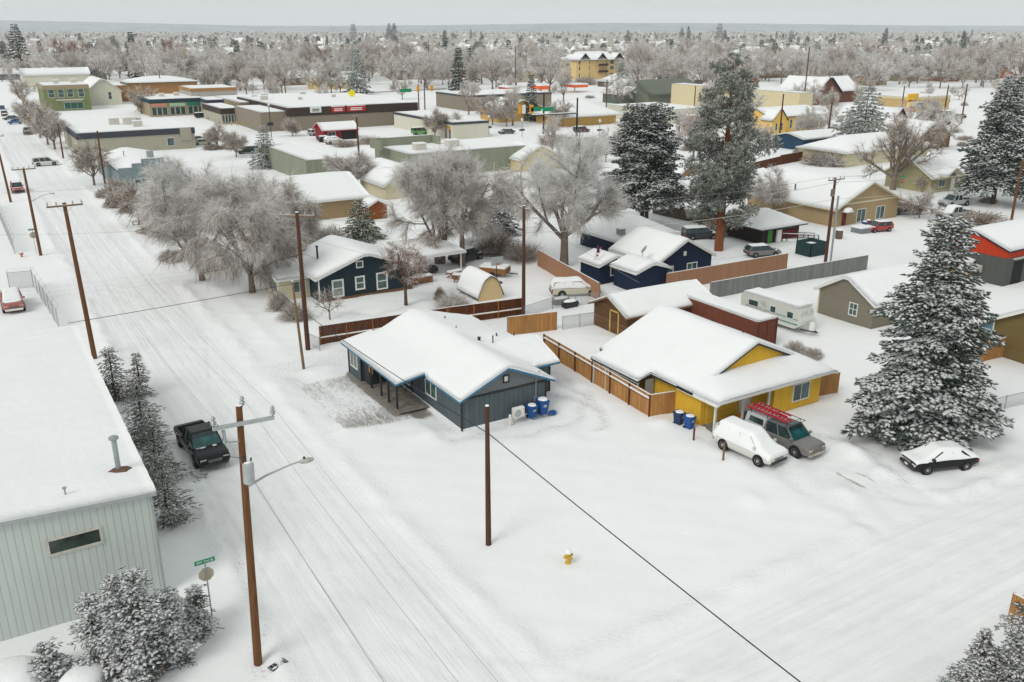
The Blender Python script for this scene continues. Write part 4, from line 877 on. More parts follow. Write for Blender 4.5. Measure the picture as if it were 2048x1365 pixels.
for k in range(24):
    a=.9+9.4*k/24; b_=.9+9.4*(k+1)/24; mb.quad((a,2.0,2.9),(b_,2.0,2.9),(b_,2.0,max(2.9,yside(b_)-.14)),(a,2.0,max(2.9,yside(a)-.14)))
mb.build('gable',YEL,yh)
for x in (.05,2.75,5.35): MB().box(x-.07,-.07,0,x+.07,.07,2.42).build('porch_post',WHITE,yh)
MB().box(0,-.08,2.28,5.9,.06,2.44).build('porch_beam',WHITE,yh)
gd=MB().box(.55,1.33,0,2.95,1.38,2.1).build('garage_door',YEL2,yh); MB().box(.62,1.31,1.55,1.1,1.33,2.0).build('pane',GLASSG,gd)
door(yh,(4.35,1.38,.12),(1,0,0),(0,-1,0),.95,2.0,WHITE); MB().box(3.8,.9,0,4.95,1.36,.12).build('door_step',flatm('step_concrete',(.2,.18,.16),.9),yh)
wf(yh,'f',41.2,1602,783,1.75,1.35)
MB().box(0,-.4,.0,5.8,1.38,.03).build('porch_slab',flatm('porch_concrete',(.2,.17,.14),.9),yh)
vents(yh,[(8.,9.,4.2,.06,.35),(7.6,5.2,4.4,.06,.25)])
# lean-to at the side
mb=MB()
[MB().box(-1.8,y-.04,1.9,-.2,y+.04,2.0).build('rafter',woodm('bare_rafter',(.28,.20,.13)),yh) for y in (7.3,8.5,9.7,10.9,12.05)]
for y in (6.5,8.6,10.4,12.): MB().box(-1.7,y-.05,0,-1.6,y+.05,2.0).build('patio_post',TRIMG,yh)
MB().box(-1.72,6.4,1.84,-1.58,12.1,1.97).build('patio_beam',TRIMG,yh)
MB().box(-.95,6.4,0,-.15,6.46,2.05).build('side_screen',GREYM,yh); MB().box(-1.2,12.0,0,0,12.05,2.0).build('patio_wall',YEL,yh)
wheelie('dark navy wheelie bin nearer the wooden fence at the yellow house',(*at(1357,850),0),NAVYB,.2,snowh=.06); wheelie('bright blue wheelie bin nearest the yellow garage corner',(*at(1378,858),0),BLUEB,.1,snowh=.05)
t=thing('snow_shovel','orange snow shovel leaning at the yellow house porch','shovel',(*at(1478,838),0)); MB().bar((0,0,.3),(-.1,.25,1.45),.02,m=0).build('shaft',woodm('shaft_wood',(.35,.2,.1)),t); MB().box(-.25,-.04,.02,.25,.03,.42).build('blade',flatm('orange_plastic',(.75,.25,.02),.5),t)
for i,(px_,py_,h_) in enumerate(((1387,882,1.0),(1446,922,1.35))):
    x,y=at(px_,py_); tag(MB().box(-.05,-.05,-.1,.05,.05,h_).build('wooden_post',POLEG if i else POLEW,loc=(x,y,0)),['short brown post beside the blue bins on the lot line','brown post standing beside the snow covered white suv'][i],'post')
# ---------------------------------------------------------------- fences
FW1=siding('orange_fence_boards',(.47,.235,.08),'v',.15,.1,.55,var=.3,dirt=.3); FW2=siding('dark_fence_boards',(.125,.040,.014),'v',.15,.12,.5,var=.4,dirt=.4); FW3=siding('tan_panel_fence',(.36,.19,.11),'v',2.4,.02,.7,var=.12,dirt=.1); FW4=siding('grey_weathered_boards',(.24,.25,.235),'v',.15,.12,.6,var=.2,dirt=.35)
POSTD=woodm('dark_post',(.13,.045,.02)); POSTO=woodm('orange_post',(.33,.12,.035))
board_fence('board_fence','orange cedar board fence between the grey house lot and the yellow house',[(40.9,61.2),(39.95,45.7)],1.75,FW1,POSTD,2.55,side=-1,rails=(1.38,))
board_fence('board_fence','short orange board fence return next to the blue bins',[(39.95,45.7),(41.95,45.3)],1.75,FW1,FW1,1.5,rail=False)
board_fence('board_fence','dark brown board fence behind the grey house along the alley',[(24.8,73.6),(37.2,72.6),(37.4,72.6),(45.1,71.6)],1.75,FW2,POSTO,2.5,side=-1,rails=(.62,))
board_fence('board_fence','orange board fence piece ending at the wire gate in the alley',[(40.6,66.9),(45.4,65.9)],1.8,FW1,STEEL,2.4,rail=False)
board_fence('board_fence','orange board fence to the right of the yellow house',[(52.9,42.0),(55.6,41.6)],1.7,FW1,POSTO,2.4,rail=False)
board_fence('board_fence','tan panel fence behind the cream wagon',[at(1075,532),at(1197,603)],2.0,FW3,FW3,2.4,rail=False)
board_fence('board_fence','tan panel fence on the right of the navy sheds',[at(1333,583),at(1573,540)],2.0,FW3,FW3,2.6,rail=False)
board_fence('board_fence','long grey weathered board fence behind the camper trailer',[at(1420,598),at(1733,540)],1.8,FW4,STEEL,2.6,rail=False)
board_fence('board_fence','orange board fence in front of the olive brown house',[at(1955,727),at(2040,705)],1.8,FW1,POSTO,2.4,rail=False)
board_fence('board_fence','red brown board fence below the yellow cottage',[at(1560,330),at(1700,304)],2.,FW2,FW2,3.,rail=False)
board_fence('board_fence','dark board fence left of the teal cottage',[at(1500,345),at(1560,330)],1.8,FW2,FW2,3.,rail=False)
board_fence('board_fence','orange board fence end behind the bottom right conifer',[at(2016,1240),at(2046,1256)],1.5,FW1,POSTO,2.,rail=False)
board_fence('board_fence','weathered grey brown board fence behind the two tall trunks',[at(1305,428),at(1420,452),at(1500,462)],1.7,siding('old_boards',(.16,.125,.10),'v',.2,.1,.6,var=.3,dirt=.4),POSTD,2.6,rail=False)
chain_fence('chain_fence','wire mesh fence and gate beside the old timber garage',[at(1125,660),at(1193,650)],1.3,1.5)
chain_fence('chain_fence','wire mesh fence in front of the cream wagon',[at(1050,636),at(1105,618),at(1195,607)],1.2,3.)
chain_fence('chain_fence','low wire fence at the left end of the dark brown fence',[at(620,693),at(640,702)],1.2,2.)
chain_fence('chain_fence','barbed wire topped mesh fence beside the red pickup',[at(118,657),at(68,575),at(20,580)],1.9,3.,barbed=True)
chain_fence('chain_fence','tall mesh fence at the left edge by the road junction',[at(30,509),at(-10,415)],1.9,3.,barbed=True)
chain_fence('chain_fence','wire fence on the right beyond the snow covered black car',[at(1945,835),at(2070,805)],1.1,3.)
# ---------------------------------------------------------------- metal building
CORR=siding('ribbed_pale_metal',(.56,.61,.575),'v',.32,.12,.72,var=.05,rough=.5,dirt=.04)
mbh=thing('metal_building','pale green grey ribbed metal building with a snow covered roof in the left foreground','building',(-12,41.8,0))
mfn=lambda x,y: 6.35-.055*abs(x-8)
def mfn_s(x,y): return mfn(x,y)+.04*math.sin(y*2*PI/1.6)
roof(mbh,[(-.2,-.25,17.25,29.3)],mfn_s,T=.16,res=.55,fascia=GREYM,th=.2,bulge=.6,smooth_it=0)
walls(mbh,[(0,0),(17.,0),(17.,29),(0,29)],mfn,CORR,drop=.12,n=10)
MB().box(16.96,-.06,0,17.06,.06,5.75).build('corner_flashing',GREYM,mbh)
wf(mbh,'f',41.8,150,1083,2.3,.8,mull=0,fw=.13,fm=TRIMG,gm=glassm('murky_glass',(.02,.03,.025)))
mbv=at(238,945,5.9); MB().bar((mbv[0]+12,mbv[1]-41.8,5.8),(mbv[0]+12,mbv[1]-41.8,7.75),.13,n=12).lathe([(.24,7.75),(.24,7.85),(.05,7.95)],(mbv[0]+12,mbv[1]-41.8,0),12).build('flue',STEEL,mbh)
MB().mound(mbv[0]+12,mbv[1]-41.85,5.98,.5,.38,.16,jit=.4).build('flue_flashing',flatm('rusty_flashing',(.15,.09,.06),.9),mbh)
v_=at(133,1000,5.9); MB().bar((v_[0]+12,v_[1]-41.8,5.7),(v_[0]+12,v_[1]-41.8,6.5),.04).lathe([(.1,6.5),(.1,6.56)],(v_[0]+12,v_[1]-41.8,0),8).build('roof_vent',STEEL,mbh)
# ---------------------------------------------------------------- poles and wires
def pole(label,base,top,r=.15,mt=None,arms=(),name='utility_pole',lean=(0,0),group='wooden utility poles',cap=True):
    x,y=at(*base); h=zat(x,y,top); t=thing(name,label,'utility pole',(x,y,0),0,group)
    MB().tube([(0,0,-.2),(lean[0]*.5,lean[1]*.5,h*.5),(lean[0],lean[1],h)],[r*1.15,r,r*.78],10).build('pole_shaft',mt or POLEW,t)
    if cap: MB().mound(lean[0],lean[1],h,r*.8,r*.8,.05).build('snow_cap',SNOW,t,smooth=True)
    for (z,hl,ax,w_,m_) in arms:
        z=h-z; f=z/h; c=Vector((lean[0]*f,lean[1]*f-(.18 if ax=='x' else 0),z)); d=Vector((1,0,0)) if ax=='x' else (Vector((0,1,0)) if ax=='y' else Vector((math.cos(ax),math.sin(ax),0)))
        a=MB().beam(c-d*hl,c+d*hl,w_,w_*1.15).build('crossarm',m_ or POLEG,t)
        for q in (-hl*.94,-hl*.45,hl*.45,hl*.94) if hl>1.2 and m_ is None else (-hl*.95,hl*.95):
            MB().lathe([(.03,0),(.07,.06),(.05,.1),(.08,.16),(.05,.2),(.06,.26),(.02,.3)],tuple(c+d*q+Vector((0,0,w_*.6))),8).build('insulator',GREYM,a)
        MB().beam(c-d*hl+Vector((0,0,w_*.6)),c+d*hl+Vector((0,0,w_*.6)),w_*.8,.03).build('arm_snow',SNOW,a) if m_ is None else None
        MB().beam(c-d*hl*.5,c+Vector((0,0,-hl*.45)),.04,.02).beam(c+d*hl*.5,c+Vector((0,0,-hl*.45)),.04,.02).build('brace',STEEL,a)
    return t,x,y,h
P1,p1x,p1y,p1h=pole('nearest brown utility pole carrying a transformer and a street light arm',(516,1325),815,.17,POLEW,lean=(.0,0))
z1=zat(p1x,p1y,848); armz=z1
am=MB().beam((-1.15,-.2,armz),(1.35,-.2,armz),.13,.15).build('crossarm',GREYM,P1)
for q in (-1.1,1.3): MB().lathe([(.03,0),(.03,.08),(.11,.1),(.07,.16),(.12,.2),(.05,.28),(.10,.36),(.04,.46)],(q,-.2,armz+.07),10).build('insulator',STEEL,am)
MB().lathe([(.03,0),(.03,.08),(.11,.1),(.07,.16),(.12,.2),(.05,.28),(.10,.36),(.04,.46)],(.14,0,p1h-.1),10).build('insulator',STEEL,P1)
tr_=MB().lathe([(.20,0),(.235,.04),(.235,.82),(.24,.86),(.14,.94)],(.08,-.45,zat(p1x,p1y,962)),16).build('transformer',GREYM,P1); zt=zat(p1x,p1y,962)+.94
MB().bar((.0,-.45,zt),(-.03,-.45,zt+.3),.04).bar((.2,-.4,zt-.1),(.24,-.4,zt+.16),.035).build('bushing',DARK,tr_)
MB().lathe([(.15,0),(.13,.04),(.03,.07)],(.08,-.45,zt),12).build('snow_cap',SNOW,tr_,smooth=True)
zl=zat(p1x,p1y,977)
la=MB().tube([(.1,-.05,zl),(.9,-.1,zl+.35),(1.9,-.15,zl+.62),(2.35,-.15,zl+.68)],[.06,.05,.04,.035],8).build('lamp_arm',GREYM,P1)
MB().lathe([(.03,0),(.10,.12),(.13,.38),(.09,.62),(.03,.68)],(2.3,-.15,zl+.66),12,ax='x').build('lamp_head',flatm('lamp_head_grey',(.45,.46,.42)),la); MB().lathe([(.05,0),(.05,.1)],(2.55,-.15,zl+.76),8).build('photocell',DARK,la)
MB().tube([(-.15,-.2,zat(p1x,p1y,882)),(-.55,-.2,zat(p1x,p1y,880)),(-.75,-.2,zat(p1x,p1y,874))],[.03,.03,.03],6).bar((-.72,-.2,armz-.15),(-.7,-.2,armz-.75),.06).build('cutout_fuse',STEEL,P1)
MB().tube([(-1.1,-.2,armz+.4),(-.8,-.2,armz-.1),(-.72,-.2,armz-.8),(-.6,-.3,armz-1.3),(-.2,-.4,zt+.25),(.0,-.45,zt+.3)],[.012]*6,4).build('jumper_wire',DARK,P1)
P2,p2x,p2y,p2h=pole('plain brown pole standing alone in the open snow lot',(977,1090),812,.14,POLED)
P3,p3x,p3y,p3h=pole('tall brown utility pole behind the metal building beside the main street',(190,718),405,.19,POLEW,arms=[(.25,1.35,'x',.12,None)],lean=(-.35,.2))
P6,p6x,p6y,p6h=pole('leaning utility pole with a street light near the left junction',(82,512),335,.17,POLEW,arms=[(.2,1.3,'x',.11,None)],lean=(-.2,0))
MB().tube([(0,0,p6h*.62),(1.2,0,p6h*.62+.6),(2.3,0,p6h*.62+.8)],[.05,.04,.03],6).build('lamp_arm',GREYM,P6); MB().box(2.2,-.1,p6h*.62+.74,2.75,.1,p6h*.62+.86).build('lamp_head',GREYM,P6)
P7,p7x,p7y,p7h=pole('utility pole behind the dark red car at the left edge',(22,405),270,.17,POLEW,arms=[(.2,1.2,'x',.11,None)],lean=(-.5,0))
P4,p4x,p4y,p4h=pole('tall dark pole behind the low wire fence near the navy house',(616,700),425,.19,POLED,arms=[(.3,1.5,-.6,.11,None)])
P5,p5x,p5y,p5h=pole('thin leaning brown pole in front of the tall dark pole',(608,740),562,.11,POLEG,lean=(-.35,.0))
P8,p8x,p8y,p8h=pole('utility pole at the end of the dark brown fence in the alley',(1047,635),412,.17,POLED,arms=[(.25,1.0,'y',.1,None)])
P9,p9x,p9y,p9h=pole('utility pole with a transformer beside the green dumpster enclosure',(1650,530),355,.18,POLED,arms=[(.25,1.4,'x',.11,None)])
MB().lathe([(.2,0),(.25,.05),(.25,.8),(.1,.9)],(-.4,-.2,p9h-2.2),12).build('transformer',flatm('brown_transformer',(.2,.12,.1)),P9); MB().bar((.55,-.3,0),(.55,-.3,p9h-2.2),.12,n=8).build('riser_conduit',STEEL,P9)
P10,_,_,_=pole('brown utility pole at the right edge in front of the green grey house',(2022,445),318,.17,POLEW,lean=(-.1,0))
for lab,bs,tp in (('wooden pole at the roadside left of the willow trees',(302,473),357),('wooden pole on the sidewalk beside the stepped grey facade',(214,393),262),('wooden pole next to the street tree by the beige block',(127,318),246)):
    pole(lab,bs,tp,.16,POLED)
for lab,bs,tp,ar in (('thin wooden pole in front of the parking lot hedge',(718,316),232,[(.2,.8,'x',.1,None)]),('very tall thin pole rising in front of the yellow cottage',(1605,228),94,[(9,1.2,'x',.12,None)]),('tall thin pole left of the yellow cottage',(1338,168),82,[(5,1.,'x',.12,None)]),('thin pole behind the big pine',(1388,222),172,[]),('pole right of the yellow cottage',(1655,282),203,[]),('pole by the store parking lot',(1557,292),188,[]),('pole right of the red drive-in sign',(1884,255),170,[]),('pole near the far parked jeep',(1922,248),168,[(.3,1.,'x',.1,None)]),
    ('pole between the cream lodge and the store',(1834,168),122,[]),('pole in front of the big box store wall',(1802,225),172,[]),('pole left of the green roofed building',(1275,175),130,[(.4,1.,'x',.1,None)]),('pole on the roof line of the downtown row',(573,210),155,[]),('pole in front of the orange brick hall',(325,200),140,[]),('pole above the brown store',(838,220),168,[]),('black pole at the crossroads right of the brown store',(850,220),165,[]),('pole beside the tall dark conifer',(858,150),82,[]),('pole in the treetops left of centre',(648,102),65,[]),('pole in the treetops behind the tan roofs',(730,118),78,[]),('pole left of the yellow apartment building',(1031,180),92,[]),('double pole behind the carport left post',(620,178),138,[]),('double pole behind the carport right post',(631,178),138,[]),('pole standing behind the traffic signal',(1212,228),160,[]),('pole in front of the lodge trees',(1717,160),128,[]),('pole in front of the timber lodge porch',(1664,225),180,[]),('slim pole between the far store signs',(1913,165),152,[]),('slim pole on the far left street',(5,90),60,[])):
    pole(lab,bs,tp,.2,POLED,arms=ar,group='distant utility poles')
P1.rotation_euler=(0,.033,0); p1x+=.40
def wire(label,pts,r=.016,sag=.6,mt=None,n=14,snowy=False,name='power_line'):
    mb=MB(); p0=Vector(pts[0]); 
    for i in range(len(pts)-1):
        a=Vector(pts[i])-p0; b=Vector(pts[i+1])-p0; q=[]
        for k in range(n+1):
            u=k/n; c=a.lerp(b,u); c.z-=sag*4*u*(1-u)*((b-a).length/45)**1.3; q.append(c)
        mb.tube(q,[r]*(n+1),5)
    o=mb.build(name,mt or DARK,loc=p0); return tag(o,label,'wire')
WIREM=flatm('wire_metal',(.28,.29,.29),.6); BLK=flatm('black_cable',(.012,.013,.03),.5)
for dx,lab in ((-1.1,'thin power line on the left end of the near crossarm'),(1.3,'thin power line on the right end of the near crossarm')):
    wire(lab,[(p1x+dx,-12,armz+.4),(p1x+dx,p1y-.2,armz+.5),(p3x-.35+dx*.95,p3y,p3h+.15),(p6x-.2+dx*.9,p6y,p6h+.1),(p7x-.5+dx*.9,p7y,p7h+.1)],.006,.7,WIREM,n=10)
wire('thin power line from the top of the near pole',[(p1x+.1,-12,p1h+.3),(p1x+.14,p1y,p1h+.35),(p3x-.35,p3y,p3h+.3),(p6x-.2,p6y,p6h+.3)],.006,.7,WIREM,n=10)
wire('thin wire from the transformer running down the street',[(p1x+.2,-12,zt-1.4),(p1x+.2,p1y-.4,zt-.9)],.012,.7,WIREM,n=10)
zc=zat(p2x,p2y,866)
# the heavy black cable: from the willow trees over the roofs to the lone pole and on past the camera
ex,ey=p2x+.05,-6.; zc5=zat(p5x,p5y,618)
wire('heavy black cable crossing the grey house roof and the empty lot',[(p2x+.1,-4,zc-1.0),(p2x,p2y-.15,zc),(p5x,p5y-.12,zc5),(20.2,98,8.2)],.027,.35,BLK,n=16)
wire('dark cable from the metal building roof to the thin leaning pole',[(4.6,70.5,6.4),(p5x-.2,p5y,p5h-.2)],.022,.15,BLK,n=10)
wire('service wire from the tall dark pole along the alley',[(p4x,p4y,p4h-.5),(p8x,p8y,p8h-1.2),(p9x,p9y,p9h-.6),(p9x+60,p9y+1,p9h)],.018,.8,WIREM)
wire('upper wire above the alley sheds',[(p8x,p8y+.9,p8h-.2),(p9x-1.2,p9y,p9h+.1),(p9x+60,p9y+1,p9h+1.)],.015,.8,WIREM)
wire('snow whitened wire over the navy sheds',[(p8x,p8y,p8h-2.6),(p9x,p9y,p9h-2.6),(p9x+60,p9y,p9h-2)],.022,.8,TRIMG)
wire('service drop to the navy house gable',[(p4x,p4y,p4h-2.),(37.5,86.,3.6)],.014,.3,TRIMG)
wire('thin guy wire over the timber garage',[(p8x,p8y,p8h-1.),(52,62,4.6)],.012,.2,WIREM)
wire('thin wire crossing the left junction',[(p7x-2,125,8.),(20.4,128.5,7.2)],.014,.4,WIREM); wire('second thin wire across the main street',[(2,104.,7.),(p4x,p4y,p4h-.6)],.012,.4,WIREM)
wire('thin overhead line following the right side of the main street',[(p4x,p4y,p4h-.3),(20.4,128.5,7.7),(20.1,165.1,8.6),(19.1,220,9.)],.014,.8,WIREM); wire('pair wire below the overhead line on the right side of the street',[(p4x,p4y,p4h-1.3),(20.4,128.5,6.9),(20.1,165.1,7.6)],.014,.9,WIREM)
# ---------------------------------------------------------------- street furniture
def hydrant(label,loc,col):
    t=thing('fire_hydrant',label,'hydrant',loc,0,'fire hydrants'); MB().lathe([(.15,0),(.15,.06),(.115,.08),(.115,.5),(.15,.52),(.15,.57),(.12,.62),(.06,.68),(.03,.74)],(0,0,0),14).build('barrel',col,t)
    for s in (-1,1): MB().lathe([(.07,s*.08),(.07,s*.2),(.085,s*.2),(.085,s*.25)],(0,0,.42),10,ax='x').build('outlet',col,t)
    MB().lathe([(.085,-.1),(.085,-.2),(.10,-.2),(.10,-.25)],(0,0,.38),10,ax='y').build('front_outlet',col,t)
    MB().mound(0,0,.58,.15,.15,.20,jit=.2).build('snow_cap',SNOW,t,smooth=True); return t
HYD=flatm('hydrant_yellow',(.62,.40,.06),.6); h1_=hydrant('yellow fire hydrant capped with snow near the street corner of the lot',(*at(1136,1127),0),HYD); h1_.scale=(1.1,)*3
hydrant('orange fire hydrant by the far left road junction',(*at(44,515),0),flatm('hydrant_orange',(.5,.18,.05),.6)); hydrant('small snow speckled hydrant at the parking lot hedge',(*at(1100,520),0),HYD) if False else None
def text(s,size,mt,par,loc,rot,name='lettering',align='CENTER'):
    c=bpy.data.curves.new(name,'FONT'); c.body=s; c.size=size; c.align_x=align; c.align_y='CENTER'; c.extrude=.004; o=bpy.data.objects.new(name,c); COL.objects.link(o)
    dg=bpy.context.evaluated_depsgraph_get(); me=bpy.data.meshes.new_from_object(o.evaluated_get(dg)); bpy.data.objects.remove(o)
    me.materials.clear(); me.materials.append(mt); o=bpy.data.objects.new(name,me); COL.objects.link(o); o.parent=par; o.location=loc; o.rotation_euler=rot; return o
GREEN=flatm('sign_green',(.0,.25,.11),.4,var=.03); SIGNW=flatm('sign_white',(.75,.78,.75),.5,var=.02); SIGNBK=flatm('sign_back',(.46,.40,.31),.6,var=.1); SRED=flatm('sign_red',(.45,.02,.02),.5,var=.05)
def stop_sign(label,loc,rz,back=True,name_blade=None,h=2.4,s=.38,group='stop signs',blade=.9):
    t=thing('stop_sign',label,'stop sign',loc,rz,group); MB().box(-.03,-.03,-.1,.03,.03,h+.75).build('sign_post',STEEL,t)
    oc=[(s*math.cos(PI/8+i*PI/4),h+s*math.sin(PI/8+i*PI/4)) for i in range(8)]
    MB().prism(oc,'y',.035,.05).build('sign_back',SIGNBK,t); f=MB().prism([(a*.96,h+(b-h)*.96) for a,b in oc],'y',.05,.058).build('sign_face',SRED,t)
    text('STOP',.26,SIGNW,f,(0,.062,h),(PI/2,0,PI))
    if name_blade:
        b=MB().box(-blade*.5,-.012,h+.62,blade*.5,.012,h+.85).build('street_name_blade',GREEN,t); text(name_blade,.19,SIGNW,b,(0,-.016,h+.735),(PI/2,0,0)); 
    return t
stop_sign('stop sign seen from behind with a green SW 3rd St blade beside the snowy junipers',(*at(424,1232),0),.02,name_blade='SW 3rd St',h=2.35,blade=.95)
stop_sign('stop sign seen from behind on the far left junction corner',(*at(73,508),0),.0,name_blade='SW 3rd St',h=2.4,s=.42)
stop_sign('red stop sign facing the camera at the beige block corner',(*at(161,342),0),PI,h=2.4,s=.5)
stop_sign('red stop sign under green street blades in front of the bare tree',(*at(1800,392),0),PI,name_blade='SW 4th St',h=2.5,s=.42,blade=1.4)
x,y=at(556,1332); dg_=thing('storm_drain','dark slotted storm drain grate in the snow near the nearest pole','drain grate',(x,y,0),.35); MB().box(-.42,-.2,.05,.42,.2,.085).build('grate_frame',flatm('dark_grate_bed',(.05,.05,.05)),dg_)  # plain near-black slab under the grate bars
for k in range(9): MB().box(-.4+k*.09,-.18,.08,-.365+k*.09,.18,.105).build('grate_bar',DARK if k%2 else STEEL,dg_)
MB().mound(.15,.12,.09,.22,.06,.03).mound(-.25,-.1,.09,.14,.05,.03).build('grate_snow',SNOW,dg_,smooth=True)
# ---------------------------------------------------------------- vehicles near the lot
BKP=paint('black_car_paint',(.008,.009,.012),.28,-.06); GRP=paint('gunmetal_paint',(.14,.135,.13),.35,.2); WHP=paint('white_car_paint',(.62,.61,.57),.35); DBL=paint('dark_blue_paint',(.015,.02,.035),.3); REDP=paint('red_car_paint',(.36,.02,.015),.3,.05); CREAM=paint('cream_car_paint',(.55,.52,.40),.4); SILV=paint('silver_car_paint',(.33,.345,.35),.35,.1)
a,b_=at(385,945); c_,d_=at(455,925)
bp=vehicle('black pickup truck parked at the roadside beside the metal building',(10.45,57.0),-PI/2+.05,'pickup',BKP,0,L=6.1,W=2.15,glass=TEALGLASS)
MB().mound(1.35,.35,1.07,.30,.35,.04,jit=.5,seed=2).mound(1.5,-.45,1.07,.2,.3,.04,jit=.5,seed=5).box(1.22,-.8,1.06,1.32,.8,1.10).build('snow_patch',SNOW,bp,smooth=True)
cp=vehicle('gunmetal pickup with a canopy and red ladders on its roof rack by the yellow house',(44.75,37.35),-PI/2+.07,'canopy',GRP,0,L=5.6,W=1.98,glass=TEALGLASS,trim=flatm('tan_bumper',(.4,.37,.3),.5),roofcol=paint('slate_roof_paint',(.09,.10,.115),.3,.1))
ra=MB()
for y in (-.72,.72): ra.bar((-2.5,y,2.02),(1.1,y,2.02),.025); [ra.bar((x,y,1.75 if x<.9 else 1.8),(x,y,2.02),.022) for x in (-2.3,-.9,.7)]
for x in (-2.3,-.9,.7,1.1): ra.bar((x,-.72,2.02),(x,.72,2.02),.022)
ra.build('roof_rack',DARK,cp)
LRED=flatm('ladder_red_fibreglass',(.42,.015,.03),.4)
for i,(yy,lab,x0_,x1_) in enumerate(((-.50,'red extension ladder nearest the driver side on the pickup rack',-2.7,.75),(.15,'second red ladder lying on the pickup rack',-2.6,.2))):
    t=thing('ladder',lab,'ladder',(0,0,0),0,'red ladders on the pickup rack'); M_=Matrix.Translation((44.75,37.35,2.08))@Matrix.Rotation(-PI/2+.07,4,'Z'); t.matrix_world=M_
    for s in (-.21,.21): MB().box(x0_,yy+s-.025,0,x1_,yy+s+.025,.14).build('rail',LRED,t)
    n=int((x1_-x0_)/.32)
    for k in range(n): MB().bar((x0_+.16+k*.32,yy-.2,.07),(x0_+.16+k*.32,yy+.2,.07),.03,n=6).build('rung',CHROME if False else SILV,t)
vehicle('white suv buried under thick snow beside the wooden post',(41.75,37.55),-PI/2+.08,'suv',WHP,1.5,L=4.85,W=1.95)
vehicle('black low car covered in snow parked under the big spruce',(50.9,29.75),PI-.36,'sedan',BKP,1.25,L=4.6,W=1.8,plate=True)
t=vehicle('white suv driving across the street junction on the left',(*at(92,331),0),0.02,'suv',WHP,.0,L=4.9,W=1.95)
rt=vehicle('old red pickup truck with white bumper behind the mesh fence',(at(22,628)[0]+.35,at(22,628)[1]+2.4),-PI/2,'pickup',paint('faded_red_paint',(.32,.03,.018),.4,.45),.9,L=5.4,W=2.0,trim=WHITE,roofcol=WHITE)
# ---------------------------------------------------------------- middle distance buildings
OCC=[]
def occ(x0,y0,x1,y1): OCC.append((min(x0,x1)-2,min(y0,y1)-2,max(x0,x1)+2,max(y0,y1)+2))
def flatb(name,label,A,B,C,h,wall,band=None,bh=1.,cat='shop',parapet=.25,hvac=(),wins=(),doors=(),T=.2,group=None,gm=None,fm=None,depth=None):
    x0,y0=at(*A,h); x1=at(*B,h)[0]; y1=y0+depth if depth else at(*C,h)[1]; w_=x1-x0; d_=y1-y0
    if w_<2 or d_<2: print('BADSIZE',label,w_,d_)
    w_=max(w_,6); d_=max(d_,8); x1=x0+w_; y1=y0+d_; occ(x0,y0,x1,y1)
    t=thing(name,label,cat,(x0,y0,0),0,group); hb=h-(bh if band else 0)
    MB().box(0,0,-.1,w_,d_,hb).build('wall',wall,t)
    e=.12 if band else 0
    MB().box(-e,-e,hb,w_+e,d_+e,h).build('parapet',band or wall,t)
    roof(t,[(.12,.12,w_-.12,d_-.12)],lambda x,y:h+.0,T=T,th=.02,res=max(1.2,w_/18),fascia=wall,smooth_it=0)
    for (u,v,s,hh) in hvac:
        z=h+.1; o=MB().box(w_*u,d_*v,z,w_*u+s,d_*v+s*.8,z+hh).build('roof_unit',TRIMG,t); MB().box(w_*u-.05,d_*v-.05,z+hh,w_*u+s+.05,d_*v+s*.8+.05,z+hh+.18).build('unit_snow',SNOW,o)
    for (f,u,z,ww,hh,*k) in wins:
        if abs(u)<=1 : u=u*(w_ if f=='f' else d_)
        o,r,n=onface(f,w_,d_,u,z); window(t,o,r,n,ww,hh,fm=fm,gm=gm,mull=k[0] if k else 1,rails=k[1] if len(k)>1 else 0)
    for (f,u,ww,hh,mt) in doors:
        if abs(u)<=1 : u=u*(w_ if f=='f' else d_)
        o,r,n=onface(f,w_,d_,u,0); door(t,o,r,n,ww,hh,mt)
    return t,w_,d_
def C3(r,g,b_): # photo colour (0-255) to base colour
    return tuple((x/255.)**2.2*1.02 for x in (r,g,b_))
BEIGE=brick('beige_block',C3(172,168,150)); CHAR=flatm('charcoal_fascia',C3(62,66,74),.7); TAUPE=brick('taupe_block',C3(140,130,115)); DBROWN=flatm('dark_brown_fascia',C3(62,50,46),.7); CREAMB=siding('cream_block',C3(208,206,190),'v',3.,.01,.8,var=.04); OLIVE=siding('sage_siding',C3(137,142,125),'v',.6,.05,.8,var=.06); BLUEG=siding('blue_grey_stucco',C3(122,138,142),'v',6,.005,.8,var=.06)
t,w_,d_=flatb('commercial_block','long low beige block building with a charcoal fascia beside the main street',(152,268),(392,257),(330,238),4.8,BEIGE,CHAR,1.3,hvac=((.36,.55,2.2,1.6),(.48,.5,2.4,1.7),(.52,.25,2.,1.4)),wins=(('f',.78,1.8,1.6,1.8,0),))
MB().box(w_*.87,-.2,1.9,w_*.97,-.125,4.9).build('pale_panel',BEIGE,t); door(t,(0,2.6,0),(0,-1,0),(-1,0,0),1.6,2.3,DARK)
